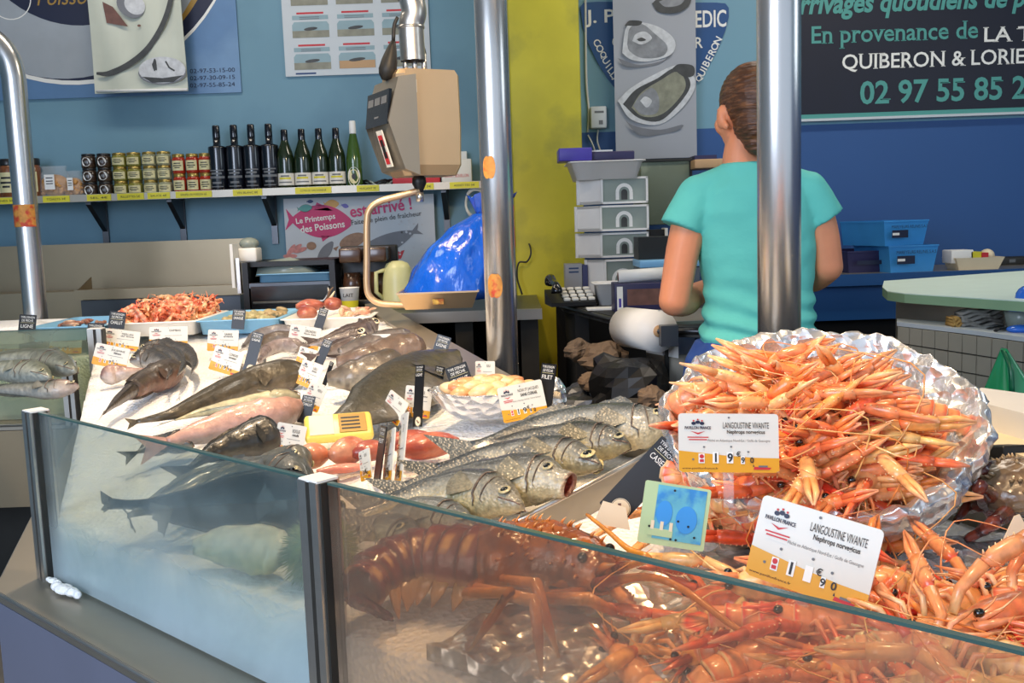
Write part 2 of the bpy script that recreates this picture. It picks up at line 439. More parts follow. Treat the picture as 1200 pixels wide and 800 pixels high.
# ------------------------------------------------------------------ fish counter
GT, GB = 1.195, .895
Lc = V((-1.42, 3.28, 0))
tA = -.8164
inner_a, inner_b = PZ(712, 478, 1.5 - .36), PZ(455, 378, 1.5 - .36)
idir = (inner_b - inner_a).normalized(); inn = V((-idir.y, idir.x, 0))       # pointing into the bed
if inn.x > 0: inn = -inn
ia = inner_a + inn * .075; ib = inner_b + inn * .075
counter = thing('fish_counter', (FP.x, FP.y, 0), 'stainless steel fish counter with glass front holding the iced seafood', 'counter')
bedpoly = [line_pt(tA + .02, .012, 0), line_pt(1.25, .012, 0), line_pt(1.25, .62, 0), line_pt(.17, .70, 0), V((ia.x, ia.y, 0)), V((ib.x, ib.y, 0)), V((ib.x - .02, 3.79, 0)), V((-2.7, 3.79, 0)), V((-2.7, 3.30, 0)), Lc + V((.0, .03, 0))]
import bmesh
def clipped_grid(poly, step, zf, skirt):
    bm = bmesh.new(); vs = [bm.verts.new((p.x, p.y, 0)) for p in poly]; bm.faces.new(vs)
    for ax, k in ((0, 'x'), (1, 'y')):
        lo = min(getattr(p, k) for p in poly); hi = max(getattr(p, k) for p in poly); q = lo + step
        while q < hi:
            co = [0, 0, 0]; no = [0, 0, 0]; co[ax] = q; no[ax] = 1
            bmesh.ops.bisect_plane(bm, geom=bm.verts[:] + bm.edges[:] + bm.faces[:], plane_co=co, plane_no=no, dist=1e-5); q += step
    bmesh.ops.triangulate(bm, faces=[f for f in bm.faces if len(f.verts) > 4])
    bnd = [e for e in bm.edges if len(e.link_faces) == 1]
    for v in bm.verts: v.co.z = zf(v.co.x, v.co.y)
    ex = bmesh.ops.extrude_edge_only(bm, edges=bnd)
    for v in [g for g in ex['geom'] if isinstance(g, bmesh.types.BMVert)]: v.co.z = skirt
    bmesh.ops.recalc_face_normals(bm, faces=bm.faces[:])
    bm.verts.index_update()
    r = [v.co.copy() for v in bm.verts], [tuple(v.index for v in f.verts) for f in bm.faces]; bm.free(); return r
def icez(x, y):
    p = V((x, y, 0)); return bedz(x, y) - .012 + .012 * nz(p, 5) + .006 * nz(p, 17) + .003 * nz(p, 60)
b = MB().use('ice'); b.add(*clipped_grid(bedpoly, .025, icez, .902)); b.build('crushed_ice', kind='stuff', label='bed of white crushed ice filling the fish counter', cat='ice')

def slab(mb, poly, z0, z1):
    n = len(poly); mb.poly([V((p.x, p.y, z1)) for p in poly], th=z1 - z0, d=V((0, 0, -1)))
lo = line_pt
b = MB().use('steel_front')
s0, s1 = PZ(-6, 690, .892), PZ(31, 617, .892); A0 = V((s0.x, s0.y, 0)); A1 = s0 + (s1 - s0) * ((3.2 - s0.y) / (s1.y - s0.y)); A1.z = 0; A2 = V((-2.7, 3.20, 0))
outer = [lo(1.3, -.085, 0), A0, A1, A2]
for p, q in zip(outer, outer[1:]):
    b.use('steel_front' if p is outer[0] else 'steel_warm'); zl = .61 if q is A2 else .30; d = (q - p); nrm = V((d.y, -d.x, 0)).normalized()
    b.add([p + V((0, 0, zl)), q + V((0, 0, zl)), q + V((0, 0, .87)), p + V((0, 0, .87)), p - nrm * -.02 + V((0, 0, zl)), q + nrm * .02 + V((0, 0, zl)), q + nrm * .02 + V((0, 0, .87)), p + nrm * .02 + V((0, 0, .87))],
          [(0, 1, 2, 3), (7, 6, 5, 4), (0, 4, 5, 1), (3, 2, 6, 7), (0, 3, 7, 4), (1, 5, 6, 2)], smooth=False)
b.build('front_panel', counter, world=True)
b = MB().use('steel_dull')
ledge = [lo(1.3, -.09, 0), A0, A1, A2, V((-2.7, 3.34, 0)), Lc + V((0, .04, 0)), lo(tA + .06, .03, 0), lo(1.3, .03, 0)]
slab(b, ledge, .872, .892)
b.use('steel'); b.tube([p + V((0, 0, .887)) for p in ledge[:4]], .004, n=6)
b.build('ledge', counter, world=True)
b = MB().use('dark_metal'); slab(b, [lo(1.2, .05, 0), lo(tA + .1, .05, 0), Lc + V((.05, .2, 0)), V((-2.6, 3.5, 0)), V((-2.6, 3.78, 0)), V((ib.x - .05, 3.78, 0)), V((ia.x - .06, ia.y - .06, 0)), lo(1.2, .6, 0)], .02, .875)
b.build('base', counter, world=True)
b = MB().use('steel_dull')                       # flat inner border of the bed
def zz(p, dz=0.0): return V((p.x, p.y, bedz(p.x, p.y) + dz))
ie = [lo(1.3, .63, 0), lo(.155, .71, 0), V((ia.x, ia.y, 0)), V((ib.x, ib.y, 0)), V((ib.x - .03, 3.79, 0))]
oe = [lo(1.3, .71, 0), lo(.185, .79, 0), V((inner_a.x, inner_a.y, 0)), V((inner_b.x, inner_b.y, 0)), V((inner_b.x - .03, 3.80, 0))]
for i in range(4):
    q = [zz(ie[i]), zz(ie[i + 1]), zz(oe[i + 1]), zz(oe[i])]
    b.add(q + [p - V((0, 0, .03)) for p in q], [(0, 1, 2, 3), (7, 6, 5, 4), (3, 2, 6, 7), (0, 4, 5, 1)], smooth=False)
b.build('inner_border', counter, world=True)
b = MB().use('dark_metal')
for i in range(4):
    p, q = zz(oe[i], -.03), zz(oe[i + 1], -.03); nn = V(((q - p).y, -(q - p).x, 0)).normalized() * .01
    p -= nn * 0; b.add([p, q, V((q.x, q.y, .26)), V((p.x, p.y, .26))], [(0, 1, 2, 3)], smooth=False)
b.build('back_panel', counter, world=True)
def post(p, z1, w=.034, d=.036, ang=None, z0=.887):
    mb = MB(); M = Matrix.Translation((p.x, p.y, 0)) @ Matrix.Rotation(math.atan2(FU.y, FU.x) if ang is None else ang, 4, 'Z')
    h = z1 - z0; zc = (z0 + z1) / 2
    mb.use('steel'); mb.box((-w * .29, 0, zc), (w * .42, d, h), M=M)
    mb.use('steel'); mb.box((w * .30, 0, zc), (w * .34, d, h), M=M)
    mb.use('dark_metal'); mb.box((0.02 * w, .003, zc), (w * .25, d - .006, h - .002), M=M); mb.box((w * .51, 0, zc), (w * .09, d * .7, h - .004), M=M)
    mb.use('white_gloss'); mb.box((0, 0, z1), (w * .98, d * .9, .003), M=M)
    mb.build('post', counter, world=True)
post(lo(tA, 0, 0), GT + .004)
post(lo(-.004, 0, 0), GT + .004, w=.037)
post(V((-1.385, 3.26, 0)), GT, w=.048, ang=0)
post(PZ(86, 490, .908), 1.5 - .405, w=.038, ang=0, z0=.887)
def pane(p, q, z0, z1, m, em):
    d = q - p; L = d.length; M = Matrix.Translation((p.x, p.y, z0)) @ Matrix.Rotation(math.atan2(d.y, d.x), 4, 'Z')
    mb = MB().use(m); mb.box((L / 2, 0, (z1 - z0) / 2), (L, .006, z1 - z0))
    o = mb.build('glass_panel', counter); o.matrix_world = M; o.matrix_parent_inverse = Matrix.Identity(4); o.matrix_basis = counter.matrix_world.inverted() @ M
    k = MB().use(em); k.box((L / 2, 0, z1 - z0 + .001), (L, .0075, .003)); k.build('edge', o)
mat('glass_edge', '#3f5a55', .25, coat=.4)
pane(lo(tA + .018, 0, 0), lo(-.024, 0, 0), .897, GT, 'glass_fog', 'glass_edge')
pane(lo(.018, 0, 0), lo(1.25, 0, 0), .897, GT, 'glass_hazy', 'glass_edge')
pane(V((-2.7, 3.27, 0)), V((-1.41, 3.26, 0)), .897, GT, 'glass_side', 'glass_edge')
bpy.context.view_layer.update()
# bead of ice slush and scraps along the foot of the glass
for (x, y, s, nm) in ((75, 690, .022, 'ice_lump'), (62, 680, .012, 'ice_lump')):
    p = PZ(x, y, .903); mb = MB().use('ice'); M = Matrix.Rotation(-.73, 4, 'Z'); [mb.ell((s * u, s * v, 0), (s * r, s * r * .6, s * .35), M=M) for u, v, r in ((0, 0, 1.1), (1.1, .1, .8), (-1, -.1, .7), (2.0, .1, .5))]
    mb.build(nm, loc=None, label='%s lump of melting ice on the steel ledge by the left post' % ('larger' if s > .02 else 'smaller'), cat='ice').location = p

# ------------------------------------------------------------------ poles
def pole(name, px, top, bot, y, dia, label, marks=()):
    c = P(px, 300, y); t = thing(name, (c.x, y, bot), label, 'pole')
    mb = MB().use('steel_pole'); mb.lathe([(dia / 2, 0), (dia / 2, top - bot)], n=32); mb.build('shaft', t)
    mb = MB().use('steel_pole'); mb.lathe([(dia * .9, 0), (dia * .9, .006), (dia / 2 + .002, .012)], n=32); mb.build('foot_plate', t)
    for (mx, my, w, h) in marks:
        z = P(mx, my, y - dia / 2).z; a = math.asin(max(-.9, min(.9, (P(mx, my, y).x - c.x) / (dia / 2)))); k = 10; vs = []
        wr = w / 2 / (dia / 2)
        rings = []
        for i in range(9):
            zi = -h / 2 + h * i / 8; row = []
            for j in range(k):
                aa = a + wr * (2 * j / (k - 1) - 1) * (1 - .5 * abs(2 * i / 8 - 1) ** 3)
                row.append(V((math.sin(aa) * (dia / 2 + .0012), -math.cos(aa) * (dia / 2 + .0012), z - bot + zi + .004 * nz((i, j, z), .6))))
            rings.append(row)
        mb = MB().use('sticker'); mb.loft(rings, closed=False, caps=False); mb.build('sticker', t)
    return t
pole('steel_pole', 585, 3.4, .25, 2.55, .082, 'polished steel pole rising behind the fish display between scale and pillar', [(573, 196, .035, .055), (580, 335, .04, .06)])
pole('steel_pole', 913, 3.4, .25, 1.90, .082, 'polished steel pole standing in front of the woman behind the foil bowl')
t = thing('rail_pole', (P(42, 370, 3.86).x, 3.86, .3), 'bent steel tube post at the far left edge curving over at its top', 'pole')
c = t.location; zt = P(17, 60, 3.86).z
pts = [V((c.x, 3.86, .3)), V((c.x, 3.86, zt - .10)), V((c.x - .012, 3.86, zt - .03)), V((c.x - .05, 3.86, zt + .03)), V((c.x - .11, 3.86, zt + .06)), V((c.x - .3, 3.86, zt + .075)), V((c.x - .9, 3.86, zt + .075))]
mb = MB().use('steel_pole'); mb.tube([pts[0], pts[0].lerp(pts[1], .5)] + spline(pts[1:], 20), .044, n=24); mb.build('shaft', t, world=True)
z = P(33, 252, 3.86).z; mb = MB().use('sticker'); mb.loft([[V((c.x + .0455 * math.sin(a), 3.86 - .0455 * math.cos(a), z + dz)) for a in [(-1.0 + 2.2 * j / 9) for j in range(10)]] for dz in (-.045, -.02, .02, .04)], closed=False, caps=False); mb.build('sticker', t, world=True)
# ------------------------------------------------------------------ things on and along the back wall
def wallquad(px0, py0, px1, py1, y):
    a, b_ = P(px0, py0, y), P(px1, py1, y); return min(a.x, b_.x), max(a.x, b_.x), min(a.z, b_.z), max(a.z, b_.z)
def ellipse(cx, cz, rx, rz, y, n=28, rot=0.0, wob=0.0, seed=0):
    o = []
    for i in range(n):
        a = 2 * PI * i / n; k = 1 + wob * nz((math.cos(a) * 1.5, math.sin(a) * 1.5, seed), 1.0); u, v = rx * k * math.cos(a), rz * k * math.sin(a)
        o.append(V((cx + u * math.cos(rot) - v * math.sin(rot), y, cz + u * math.sin(rot) + v * math.cos(rot))))
    return o
def rect(x0, x1, z0, z1, y): return [V((x0, y, z0)), V((x1, y, z0)), V((x1, y, z1)), V((x0, y, z1))]
def strip(pts, w, y):       # ribbon of given widths along 2-D points
    L_, R_ = [], []
    for i, p in enumerate(pts):
        a = V(pts[max(i - 1, 0)] + (0,)); c = V(pts[min(i + 1, len(pts) - 1)] + (0,)); t = (c - a).normalized(); n = V((-t.y, t.x, 0)); ww = w[i] if hasattr(w, '__len__') else w
        L_.append(V((p[0] + n.x * ww / 2, y, p[1] + n.y * ww / 2))); R_.append(V((p[0] - n.x * ww / 2, y, p[1] - n.y * ww / 2)))
    return [L_, R_]
def ribbon(mb, pts, w, y): a, c = strip(pts, w, y); mb.loft([a, c], closed=False, caps=False, smooth=False)

# big blue and silver banner, top left
Y = WY - .012
def W2(px, py, y=Y): p = P(px, py, y); return (p.x, p.z)
bx1, bz0 = W2(283, 108); bx0 = W2(-90, 100)[0]; bz1 = bz0 + .95
t = thing('wall_banner', ((bx0 + bx1) / 2, Y, bz0), 'large blue and silver banner with a dark oval and phone numbers at upper left', 'banner')
mb = MB().use('banner_blue'); mb.box(((bx0 + bx1) / 2, Y + .004, (bz0 + bz1) / 2), (bx1 - bx0, .006, bz1 - bz0)); mb.build('sheet', t, world=True)
mb = MB(); y = Y - .0005
cx, cz = W2(75, -105); R1 = W2(279, 0)[0] - cx
mb.use('ink_white'); mb.poly(ellipse(cx, cz, R1 * 1.03, (cz - W2(75, 96)[1]) * 1.02, y, n=64))
mb.use('ink_navy'); mb.poly(ellipse(cx, cz, R1 * 1.02, (cz - W2(75, 95)[1]) * 1.0, y - .0004, n=64))
mb.use('gold'); mb.poly(ellipse(cx - .03, cz + .01, R1 * .965, (cz - W2(75, 92)[1]) * 1.0, y - .0008, n=64))
mb.use('banner_silver'); mb.poly(ellipse(cx - .05, cz + .01, R1 * .94, (cz - W2(75, 95)[1]) * 1.0, y - .0012, n=64))
mb.use('ink_navy'); mb.poly(ellipse(W2(95, 0)[0], W2(95, -110)[1], W2(225, 0)[0] - W2(95, 0)[0], W2(95, -110)[1] - W2(95, 30)[1], y - .0016, n=64))
mb.build('oval_emblem', t, world=True)
mb = MB().use('gold'); x, z = W2(84, -4); mb.text('Poissons', x, z, .075, .32, y=y - .0022, slant=.25)
mb.use('ink_white'); x, z = W2(12, -2); mb.loft(strip([(x + .10 * math.cos(a), z + .10 * math.sin(a)) for a in [2 * PI * i / 30 for i in range(31)]], .005, y - .0022), closed=False, caps=False)
mb.build('lettering', t, world=True)
mb = MB().use('ink_navy')
for i, s in enumerate(('02-97-53-15-00', '02-97-30-09-15', '02-97-55-85-24')):
    x, z = W2(249, 82.5 + i * 8.4); mb.text(s, x, z, .020, .22, y=y - .0004)
mb.build('phone_numbers', t, world=True)
# hanging cream cloth banner in front of it
Y2 = WY - .12
x0, x1, z0, z1 = wallquad(111, 106, 220, 106, Y2); z0 = P(165, 108, Y2).z; z1 = z0 + .75
t = thing('hanging_banner', ((x0 + x1) / 2, Y2, z0), 'narrow cream cloth banner with oyster picture hanging over the blue banner', 'banner')
rings = []
for i in range(14):
    z = lerp(z0, z1, i / 13); rings.append([V((lerp(x0, x1, j / 16), Y2 + .008 * math.sin(j * .9 + i * .35), z)) for j in range(17)])
mb = MB().use('banner_cream'); mb.loft(rings, closed=False, caps=False); mb.loft([[p + V((0, .003, 0)) for p in r] for r in rings], closed=False, caps=False); mb.build('cloth', t, world=True)
mb = MB().use('white_gloss'); mb.tube([V((x0 + .01, Y2 - .004, z0 + .012)), V((x1, Y2 - .004, z0 + .004))], .007); mb.build('hem_rod', t, world=True)
y = Y2 - .012
def W3(px, py): p = P(px, py, y); return (p.x, p.z)
mb = MB().use('oyster_dark')
rp_ = spline([V(W3(*q) + (0,)) for q in ((113, 86), (128, 86), (150, 76), (172, 58), (188, 34), (198, 8), (203, -20))], 40); ribbon(mb, [(p.x, p.y) for p in rp_], [.012 + .018 * min(1, i / 8) - .008 * i / 40 for i in range(40)], y)
mb.use('oyster_light'); cx, cz = W3(190, 82); mb.poly(ellipse(cx, cz, .112, .062, y - .001)); 
mb.use('oyster_shade'); mb.poly(ellipse(cx, cz - .012, .115, .056, y - .0005))
mb.use('oyster_dark'); mb.poly(ellipse(cx - .032, cz + .022, .012, .024, y - .002, wob=.5)); ribbon(mb, [(cx + .02, cz + .04), (cx + .035, cz + .01), (cx + .06, cz - .006)], .008, y - .002); mb.poly([V((cx - .1, y - .002, cz - .028)), V((cx - .05, y - .002, cz - .058)), V((cx + .05, y - .002, cz - .058)), V((cx + .1, y - .002, cz - .028)), V((cx, y - .002, cz - .038))])
cx, cz = W3(153, 6); mb.use('oyster_shade'); mb.poly(ellipse(cx, cz, .07, .055, y, rot=-.6)); mb.use('oyster_light'); mb.poly(ellipse(cx + .02, cz, .052, .042, y - .001, rot=-.6))
mat('oyster_brown', '#6d4a40', .5, var=.3, scale=30)
mb.use('oyster_brown'); mb.poly([V((W3(*q)[0], y - .001, W3(*q)[1])) for q in ((120, 2), (125, 27), (150, 31), (140, 18), (132, 8))]); mb.poly(ellipse(*W3(163, 30), .008, .006, y))
mb.build('oyster_picture', t, world=True)

# species chart poster
Y = WY - .01; ca, cb, cc = P(328, -30, Y), P(505, -30, Y), P(336, 91, Y)
x0, x1, z0 = P(335, 90, Y).x, P(505, 82, Y).x, P(420, 87, Y).z; z1 = z0 + .62
t = thing('species_chart', ((x0 + x1) / 2, Y, z0), 'white poster chart of sea fish in small framed pictures on the blue wall', 'poster')
mb = MB().use('poster_white'); mb.box(((x0 + x1) / 2, Y + .003, (z0 + z1) / 2), (x1 - x0, .008, z1 - z0)); mb.build('sheet', t, world=True)
W = x1 - x0; cw = W / 3.25
for c in range(3):
    for r_ in range(4):
        pic = MB(); cap = MB(); cx = x0 + W * .19 + c * cw * 1.0; cz = z0 + .075 + r_ * .152
        pic.use('pic_sky'); pic.poly([V((cx + a * cw, Y - .002, cz + b_)) for a, b_ in ((-.41, -.045), (.41, -.045), (.41, .015), (.36, .03), (-.36, .03), (-.41, .015))])
        if (c, r_) == (1, 0): pic.use('tag_yellow'); pic.use('cardboard_tan'); pic.poly(rect(cx - .4 * cw, cx + .4 * cw, cz - .045, cz - .008, Y - .0025))
        else: pic.use('pic_sand'); pic.poly(rect(cx - .41 * cw, cx + .41 * cw, cz - .045, cz - .012, Y - .0025))
        pic.use('oyster_dark'); pic.poly(ellipse(cx, cz - .004, .03 + .02 * R.random(), .008, Y - .003, rot=.1)); 
        cap.use('ink_red'); cap.poly(rect(cx - .3 * cw, cx + .3 * cw, cz + .066, cz + .075, Y - .002))
        cap.use('pic_sky'); cap.poly(rect(cx - .4 * cw, cx + .4 * cw, cz + .04, cz + .060, Y - .0018))
        cap.use('ink_grey')
        for q in range(2): cap.poly(rect(cx - .24 * cw, cx + .2 * cw, cz + .042 + q * .008, cz + .045 + q * .008, Y - .0022))
        pic.build('fish_picture', t, world=True); cap.build('caption', t, world=True)
cap = MB().use('ink_blue'); cap.poly(rect(x0 + .05, x0 + .15, z0 + .008, z0 + .016, Y - .002)); cap.build('footer_logo', t, world=True)

# --------------------------------------------- shelf with jars and bottles
SY0, SY1 = 4.72, WY
ze = P(277, 226, SY0).z
xl, xr = -3.4, P(566, 215, SY0).x
t = thing('wall_shelf', ((xl + xr) / 2, SY1, ze), 'long grey wall shelf with yellow price strips carrying jars and wine bottles', 'shelf')
mb = MB().use('steel_dull'); mb.box(((xl + xr) / 2, (SY0 + SY1) / 2, ze), (xr - xl, SY1 - SY0, .02)); mb.box(((xl + xr) / 2, SY0 - .003, ze), (xr - xl, .006, .034)); mb.build('board', t, world=True)
for px in (124, 215, 322, 524):
    c = P(px, 260, SY1).x; mb = MB().use('steel_dark'); mb.box((c, SY1 - .008, ze - .13), (.03, .016, .24)); mb.poly([V((c - .012, SY1 - .016, ze - .02)), V((c - .012, SY0 + .04, ze - .012)), V((c - .012, SY0 + .04, ze - .03)), V((c - .012, SY1 - .016, ze - .16))], th=.024, d=V((1, 0, 0))); mb.build('bracket', t, world=True)
for (px, w, s) in ((2, 40, 'TERRINES 5€'), (66, 31, 'TOASTS 3€'), (116, 28, 'SEL 4€'), (153, 31, 'RILLETTES 5€'), (186, 26, 'SAUCE 4€'), (227, 42, 'SOUPES DE POISSON 6€'), (290, 34, 'VIN BLANC 8€'), (367, 42, 'COTES DE GASCOGNE 6€'), (431, 26, 'MUSCADET 7€'), (498, 20, 'RIZ 3€'), (544, 34, 'ASSIETTES 5€')):
    c = P(px, 235 - px * .041, SY0 - .007); wd = w / F * 4.7; mb = MB().use('label_yellow'); mb.box((c.x, SY0 - .008, ze), (wd, .003, .030)); 
    mb.use('ink'); mb.text(s, c.x, ze, .010, wd * .72, y=SY0 - .0101); mb.build('price_strip', t, world=True)
zs = ze + .010
def shelfx(px, y=4.80): return P(px, 225, y).x
def jar(name, label, cat, group, loc, r, h, body, lid, lab, labcol, round_lab=False):
    t = thing(name, loc, label, cat, group)
    mb = MB().use(body); mb.lathe([(r * .9, 0), (r, .006), (r, h * .74), (r * .9, h * .82), (r * .84, h * .84)], n=18); mb.build('glass_body', t)
    mb = MB().use(lid); mb.lathe([(r * .9, h * .83), (r * .92, h * .85), (r * .92, h * .985), (r * .87, h)], n=18); mb.build('lid', t)
    mb = MB().use(labcol)
    if round_lab:
        rr = r * .62
        for dr, m in ((1, labcol), (.3, 'ink_grey')):
            mb.use(m); mb.add([V((math.sin(a_ / r) * (r + .0008 + .0004 * (dr < 1)), -math.cos(a_ / r) * (r + .0008 + .0004 * (dr < 1)), h * .42 + b_)) for a_, b_ in [(rr * dr * math.cos(q * PI / 8), rr * dr * math.sin(q * PI / 8)) for q in range(16)]], [tuple(range(16))])
    else:
        a0 = .95; mb.loft([[V((math.sin(-a0 + 2 * a0 * j / 10) * (r + .0008), -math.cos(-a0 + 2 * a0 * j / 10) * (r + .0008), z)) for j in range(11)] for z in (h * .16, h * .66)], closed=False, caps=False)
        mb.use('ink')
        for q, wq in ((.5, .5), (.38, .65), (.28, .4)):
            mb.loft([[V((math.sin(-wq + 2 * wq * j / 6) * (r + .0014), -math.cos(-wq + 2 * wq * j / 6) * (r + .0014), z)) for j in range(7)] for z in (h * q, h * (q + .05))], closed=False, caps=False)
    mb.build('label', t); return t
lev = {3: ('lowest', 'middle', 'top'), 2: ('lower', 'upper')}
stacks = [(107, 3, 'jar_dark', 'lid_dark', 'white', True, 'dark jar with round white label', 'first dark stack from the left'), (125, 3, 'jar_dark', 'lid_dark', 'white', True, 'dark jar with round white label', 'second dark stack beside the olive jars'),
          (143, 3, 'jar_olive', 'lid_gold', 'label_cream', False, 'olive jar with yellow label', 'stack next to the dark jars'), (160, 3, 'jar_olive', 'lid_gold', 'label_cream', False, 'olive jar with yellow label', 'stack next to the grey-green jars'),
          (178, 3, 'jar_grey', 'lid_gold', 'label_cream', False, 'grey-green jar with pale label', 'stack next to the olive jars'), (195, 3, 'jar_grey', 'lid_gold', 'label_cream', False, 'grey-green jar with pale label', 'stack next to the red jars'),
          (212, 2, 'jar_red', 'lid_gold', 'label_cream', False, 'red soup jar with cream label', 'stack nearest the grey-green jars'), (228, 2, 'jar_red', 'lid_gold', 'label_cream', False, 'red soup jar with cream label', 'middle red stack'), (243, 2, 'jar_red', 'lid_gold', 'label_cream', False, 'red soup jar with cream label', 'stack touching the black bottles')]
for (px, n, body, lid, lc, rd, what, where) in stacks:
    for k in range(n):
        h = .067 if n == 3 else .093; x = shelfx(px)
        jar('spread_jar' if n == 3 else 'soup_jar', '%s, %s of %s' % (what, lev[n][k], where), 'jar', 'jars stacked on the wall shelf', (x, 4.80, zs + k * h), .0345 if n == 3 else .031, h, body, lid, True, lc, rd)
for px, y, lab in ((3, 4.82, 'brown terrine jar at the far left end of the shelf'), (13, 4.80, 'brown terrine jar just left of the bent steel post'), (39, 4.80, 'brown terrine jar half hidden behind the bent steel post')):
    jar('terrine_jar', lab, 'jar', 'tall brown jars on the shelf', (shelfx(px), y, zs), .045, .19, 'jar_brown', 'lid_dark', True, 'label_cream')
def snack(px, w, h, lab, zpx):
    x = shelfx(px); t = thing('snack_bag', (x, 4.80, zs), lab, 'bag')
    mb = MB().use('biscuit'); mb.ell((0, 0, h * .38), (w * .46, .035, h * .36), n=18, m=10)
    for i in range(26): a = R.uniform(0, 2 * PI); q = R.uniform(.1, .6); mb.ell((w * .4 * math.cos(a) * (1 - q * .3), -.028 * abs(math.sin(a)) - .006, h * q), (.012, .008, .010), n=7, m=5)
    mb.build('biscuits', t)
    mb = MB().use('plastic_clear'); rings = []
    for i in range(9):
        q = i / 8; r = (w * .54 * (1 - .25 * q * q)) if q < .8 else w * (.34 + .4 * (q - .8)); rings.append([V((r * math.cos(2 * PI * j / 20) * (1 + .06 * nz((i, j, px), .7)), .048 * (1 - .6 * q) * math.sin(2 * PI * j / 20), q * h)) for j in range(20)])
    mb.loft(rings, caps=False); mb.build('wrapper', t)
    mb = MB().use('white'); mb.poly(rect(-w * .2, w * .12, h * .25, h * .72, -.05), th=.002); mb.use('ink'); [mb.poly(rect(-w * .15, w * .07, h * q, h * (q + .03), -.0505)) for q in (.6, .5, .42)]; mb.build('label', t)
snack(66, .15, .15, 'clear bag of golden toasts with white label behind left post on shelf', 0)
snack(89, .085, .125, 'small clear snack bag beside the dark jars on the shelf', 0)
def bottle(loc, label, body, cap, lab, h=.31, slim=1.0, black=False):
    t = thing('wine_bottle', loc, label, 'bottle', 'wine bottles standing on the wall shelf'); r = (.043 if black else .041) * slim
    mb = MB().use(body)
    if black: pr = [(r * .95, 0), (r, .008), (r, h * .66), (r * .98, h * .68), (r * .42, h * .70), (r * .42, h * .86), (r * .40, h * .88)]
    elif slim < 1: pr = [(r * .92, 0), (r, .008), (r, h * .42), (r * .75, h * .62), (r * .4, h * .82), (r * .36, h * .9)]
    else: pr = [(r * .94, 0), (r, .008), (r, h * .52), (r * .88, h * .62), (r * .5, h * .78), (r * .38, h * .84), (r * .37, h * .9)]
    mb.lathe(pr, n=24); mb.build('glass_body', t)
    mb = MB().use(cap); mb.lathe([(r * .42, h * .80), (r * .43, h * .82), (r * .41, h * .985), (r * .36, h)], n=18); mb.build('capsule', t)
    mb = MB()
    if lab == 'round':
        for dr, m, e in ((1, 'tag_white', .001), (.75, 'label_cream', .0016), (.3, 'ink', .002)):
            mb.use(m); rr = r * .85 * dr; mb.add([V((math.sin(a_ / r) * (r + e), -math.cos(a_ / r) * (r + e), h * .16 + 1.4 * b_)) for a_, b_ in [(rr * math.cos(q * PI / 10), rr * math.sin(q * PI / 10)) for q in range(20)]], [tuple(range(20))])
        mb.use('tag_white'); mb.ell((0, -r * .62, h * .56), (.006, .003, .006), n=8, m=6)
    elif lab == 'black':
        mb.use('ink_grey')
        for z0_, z1_, wq in ((.31, .33, .8), (.26, .29, .6), (.20, .235, .9), (.12, .15, .5), (.07, .085, .7)):
            mb.loft([[V((math.sin(-wq + 2 * wq * j / 6) * (r + .0008), -math.cos(-wq + 2 * wq * j / 6) * (r + .0008), z)) for j in range(7)] for z in (h * z0_, h * z1_)], closed=False, caps=False)
    else:
        a0 = 1.25
        for z0_, z1_, m, wq, e in ((.07, .27, 'tag_white', a0, .0008), (.17, .20, 'label_yellow', .7, .0014), (.21, .235, 'ink_grey', .5, .0014), (.11, .13, 'ink_grey', .8, .0014)):
            mb.use(m); mb.loft([[V((math.sin(-wq + 2 * wq * j / 10) * (r + e), -math.cos(-wq + 2 * wq * j / 10) * (r + e), z)) for j in range(11)] for z in (h * z0_, h * z1_)], closed=False, caps=False)
    mb.build('label', t)
o4 = ('leftmost, next to the red jars', 'second from the red jars', 'third from the red jars', 'nearest the green bottles')
for i, px in enumerate((258, 278.5, 298.5, 319)): bottle((shelfx(px), 4.80, zs), 'black sleeved wine bottle on the shelf, %s' % o4[i], 'bottle_black', 'bottle_black', 'black', h=.315, black=True)
g4 = ('nearest the black bottles', 'second from the black bottles', 'third from the black bottles', 'next to the slim pale bottle')
for i, px in enumerate((337, 357, 377, 397)): bottle((shelfx(px), 4.80, zs), 'dark green wine bottle with white label, %s' % g4[i], 'glass_green_bottle', 'bottle_black', 'white', h=.285)
bottle((shelfx(417), 4.80, zs), 'slim light green wine bottle with white capsule and round label at row end', 'glass_light_bottle', 'white', 'round', h=.315, slim=.93)
# small things at the shelf's right end
x = shelfx(443); t = MB().use('cable'); pts = [V((x + .07 * math.cos(a) * (1 + .2 * math.sin(3 * a)), 4.82 + .03 * math.sin(a), zs + .02 + .012 * math.sin(2.3 * a))) for a in [i * .35 for i in range(40)]]
t.tube(pts, .005, n=6); t.use('plastic_frost'); t.tube([p + V((.02, -.01, -.006)) for p in pts[:20]], .005, n=6); t.build('coiled_cable', loc=(x, 4.82, zs), label='tangle of dark and clear cable on the shelf beside the slim green bottle', cat='cable')
def carton(name, px0, px1, h, d, m, label, y=4.80, txt=None, tm='ink_red', band=None):
    xa, xb = shelfx(px0, y), shelfx(px1, y); c = (xa + xb) / 2; t = thing(name, (c, y, zs), label, 'box'); w = xb - xa
    mb = MB().use(m); mb.box((0, 0, h / 2), (w, d, h), bev=.003); mb.build('carton', t)
    mb = MB(); yy = -d / 2 - .001
    if band: mb.use(band); mb.poly(rect(-w / 2, w / 2, h * .55, h * .8, yy))
    if txt: mb.use(tm); mb.text(txt, 0, h * .32, h * .13, w * .8, y=yy - .0006)
    mb.build('print', t)
carton('red_carton', 462, 517, .10, .10, 'ink_red', 'low red and white carton on the shelf behind the hanging scale', band='tag_white')
carton('recipe_box', 519, 554, .115, .10, 'tag_white', 'white printed box on the shelf right of the hanging scale', txt='COURT BOUILLON')
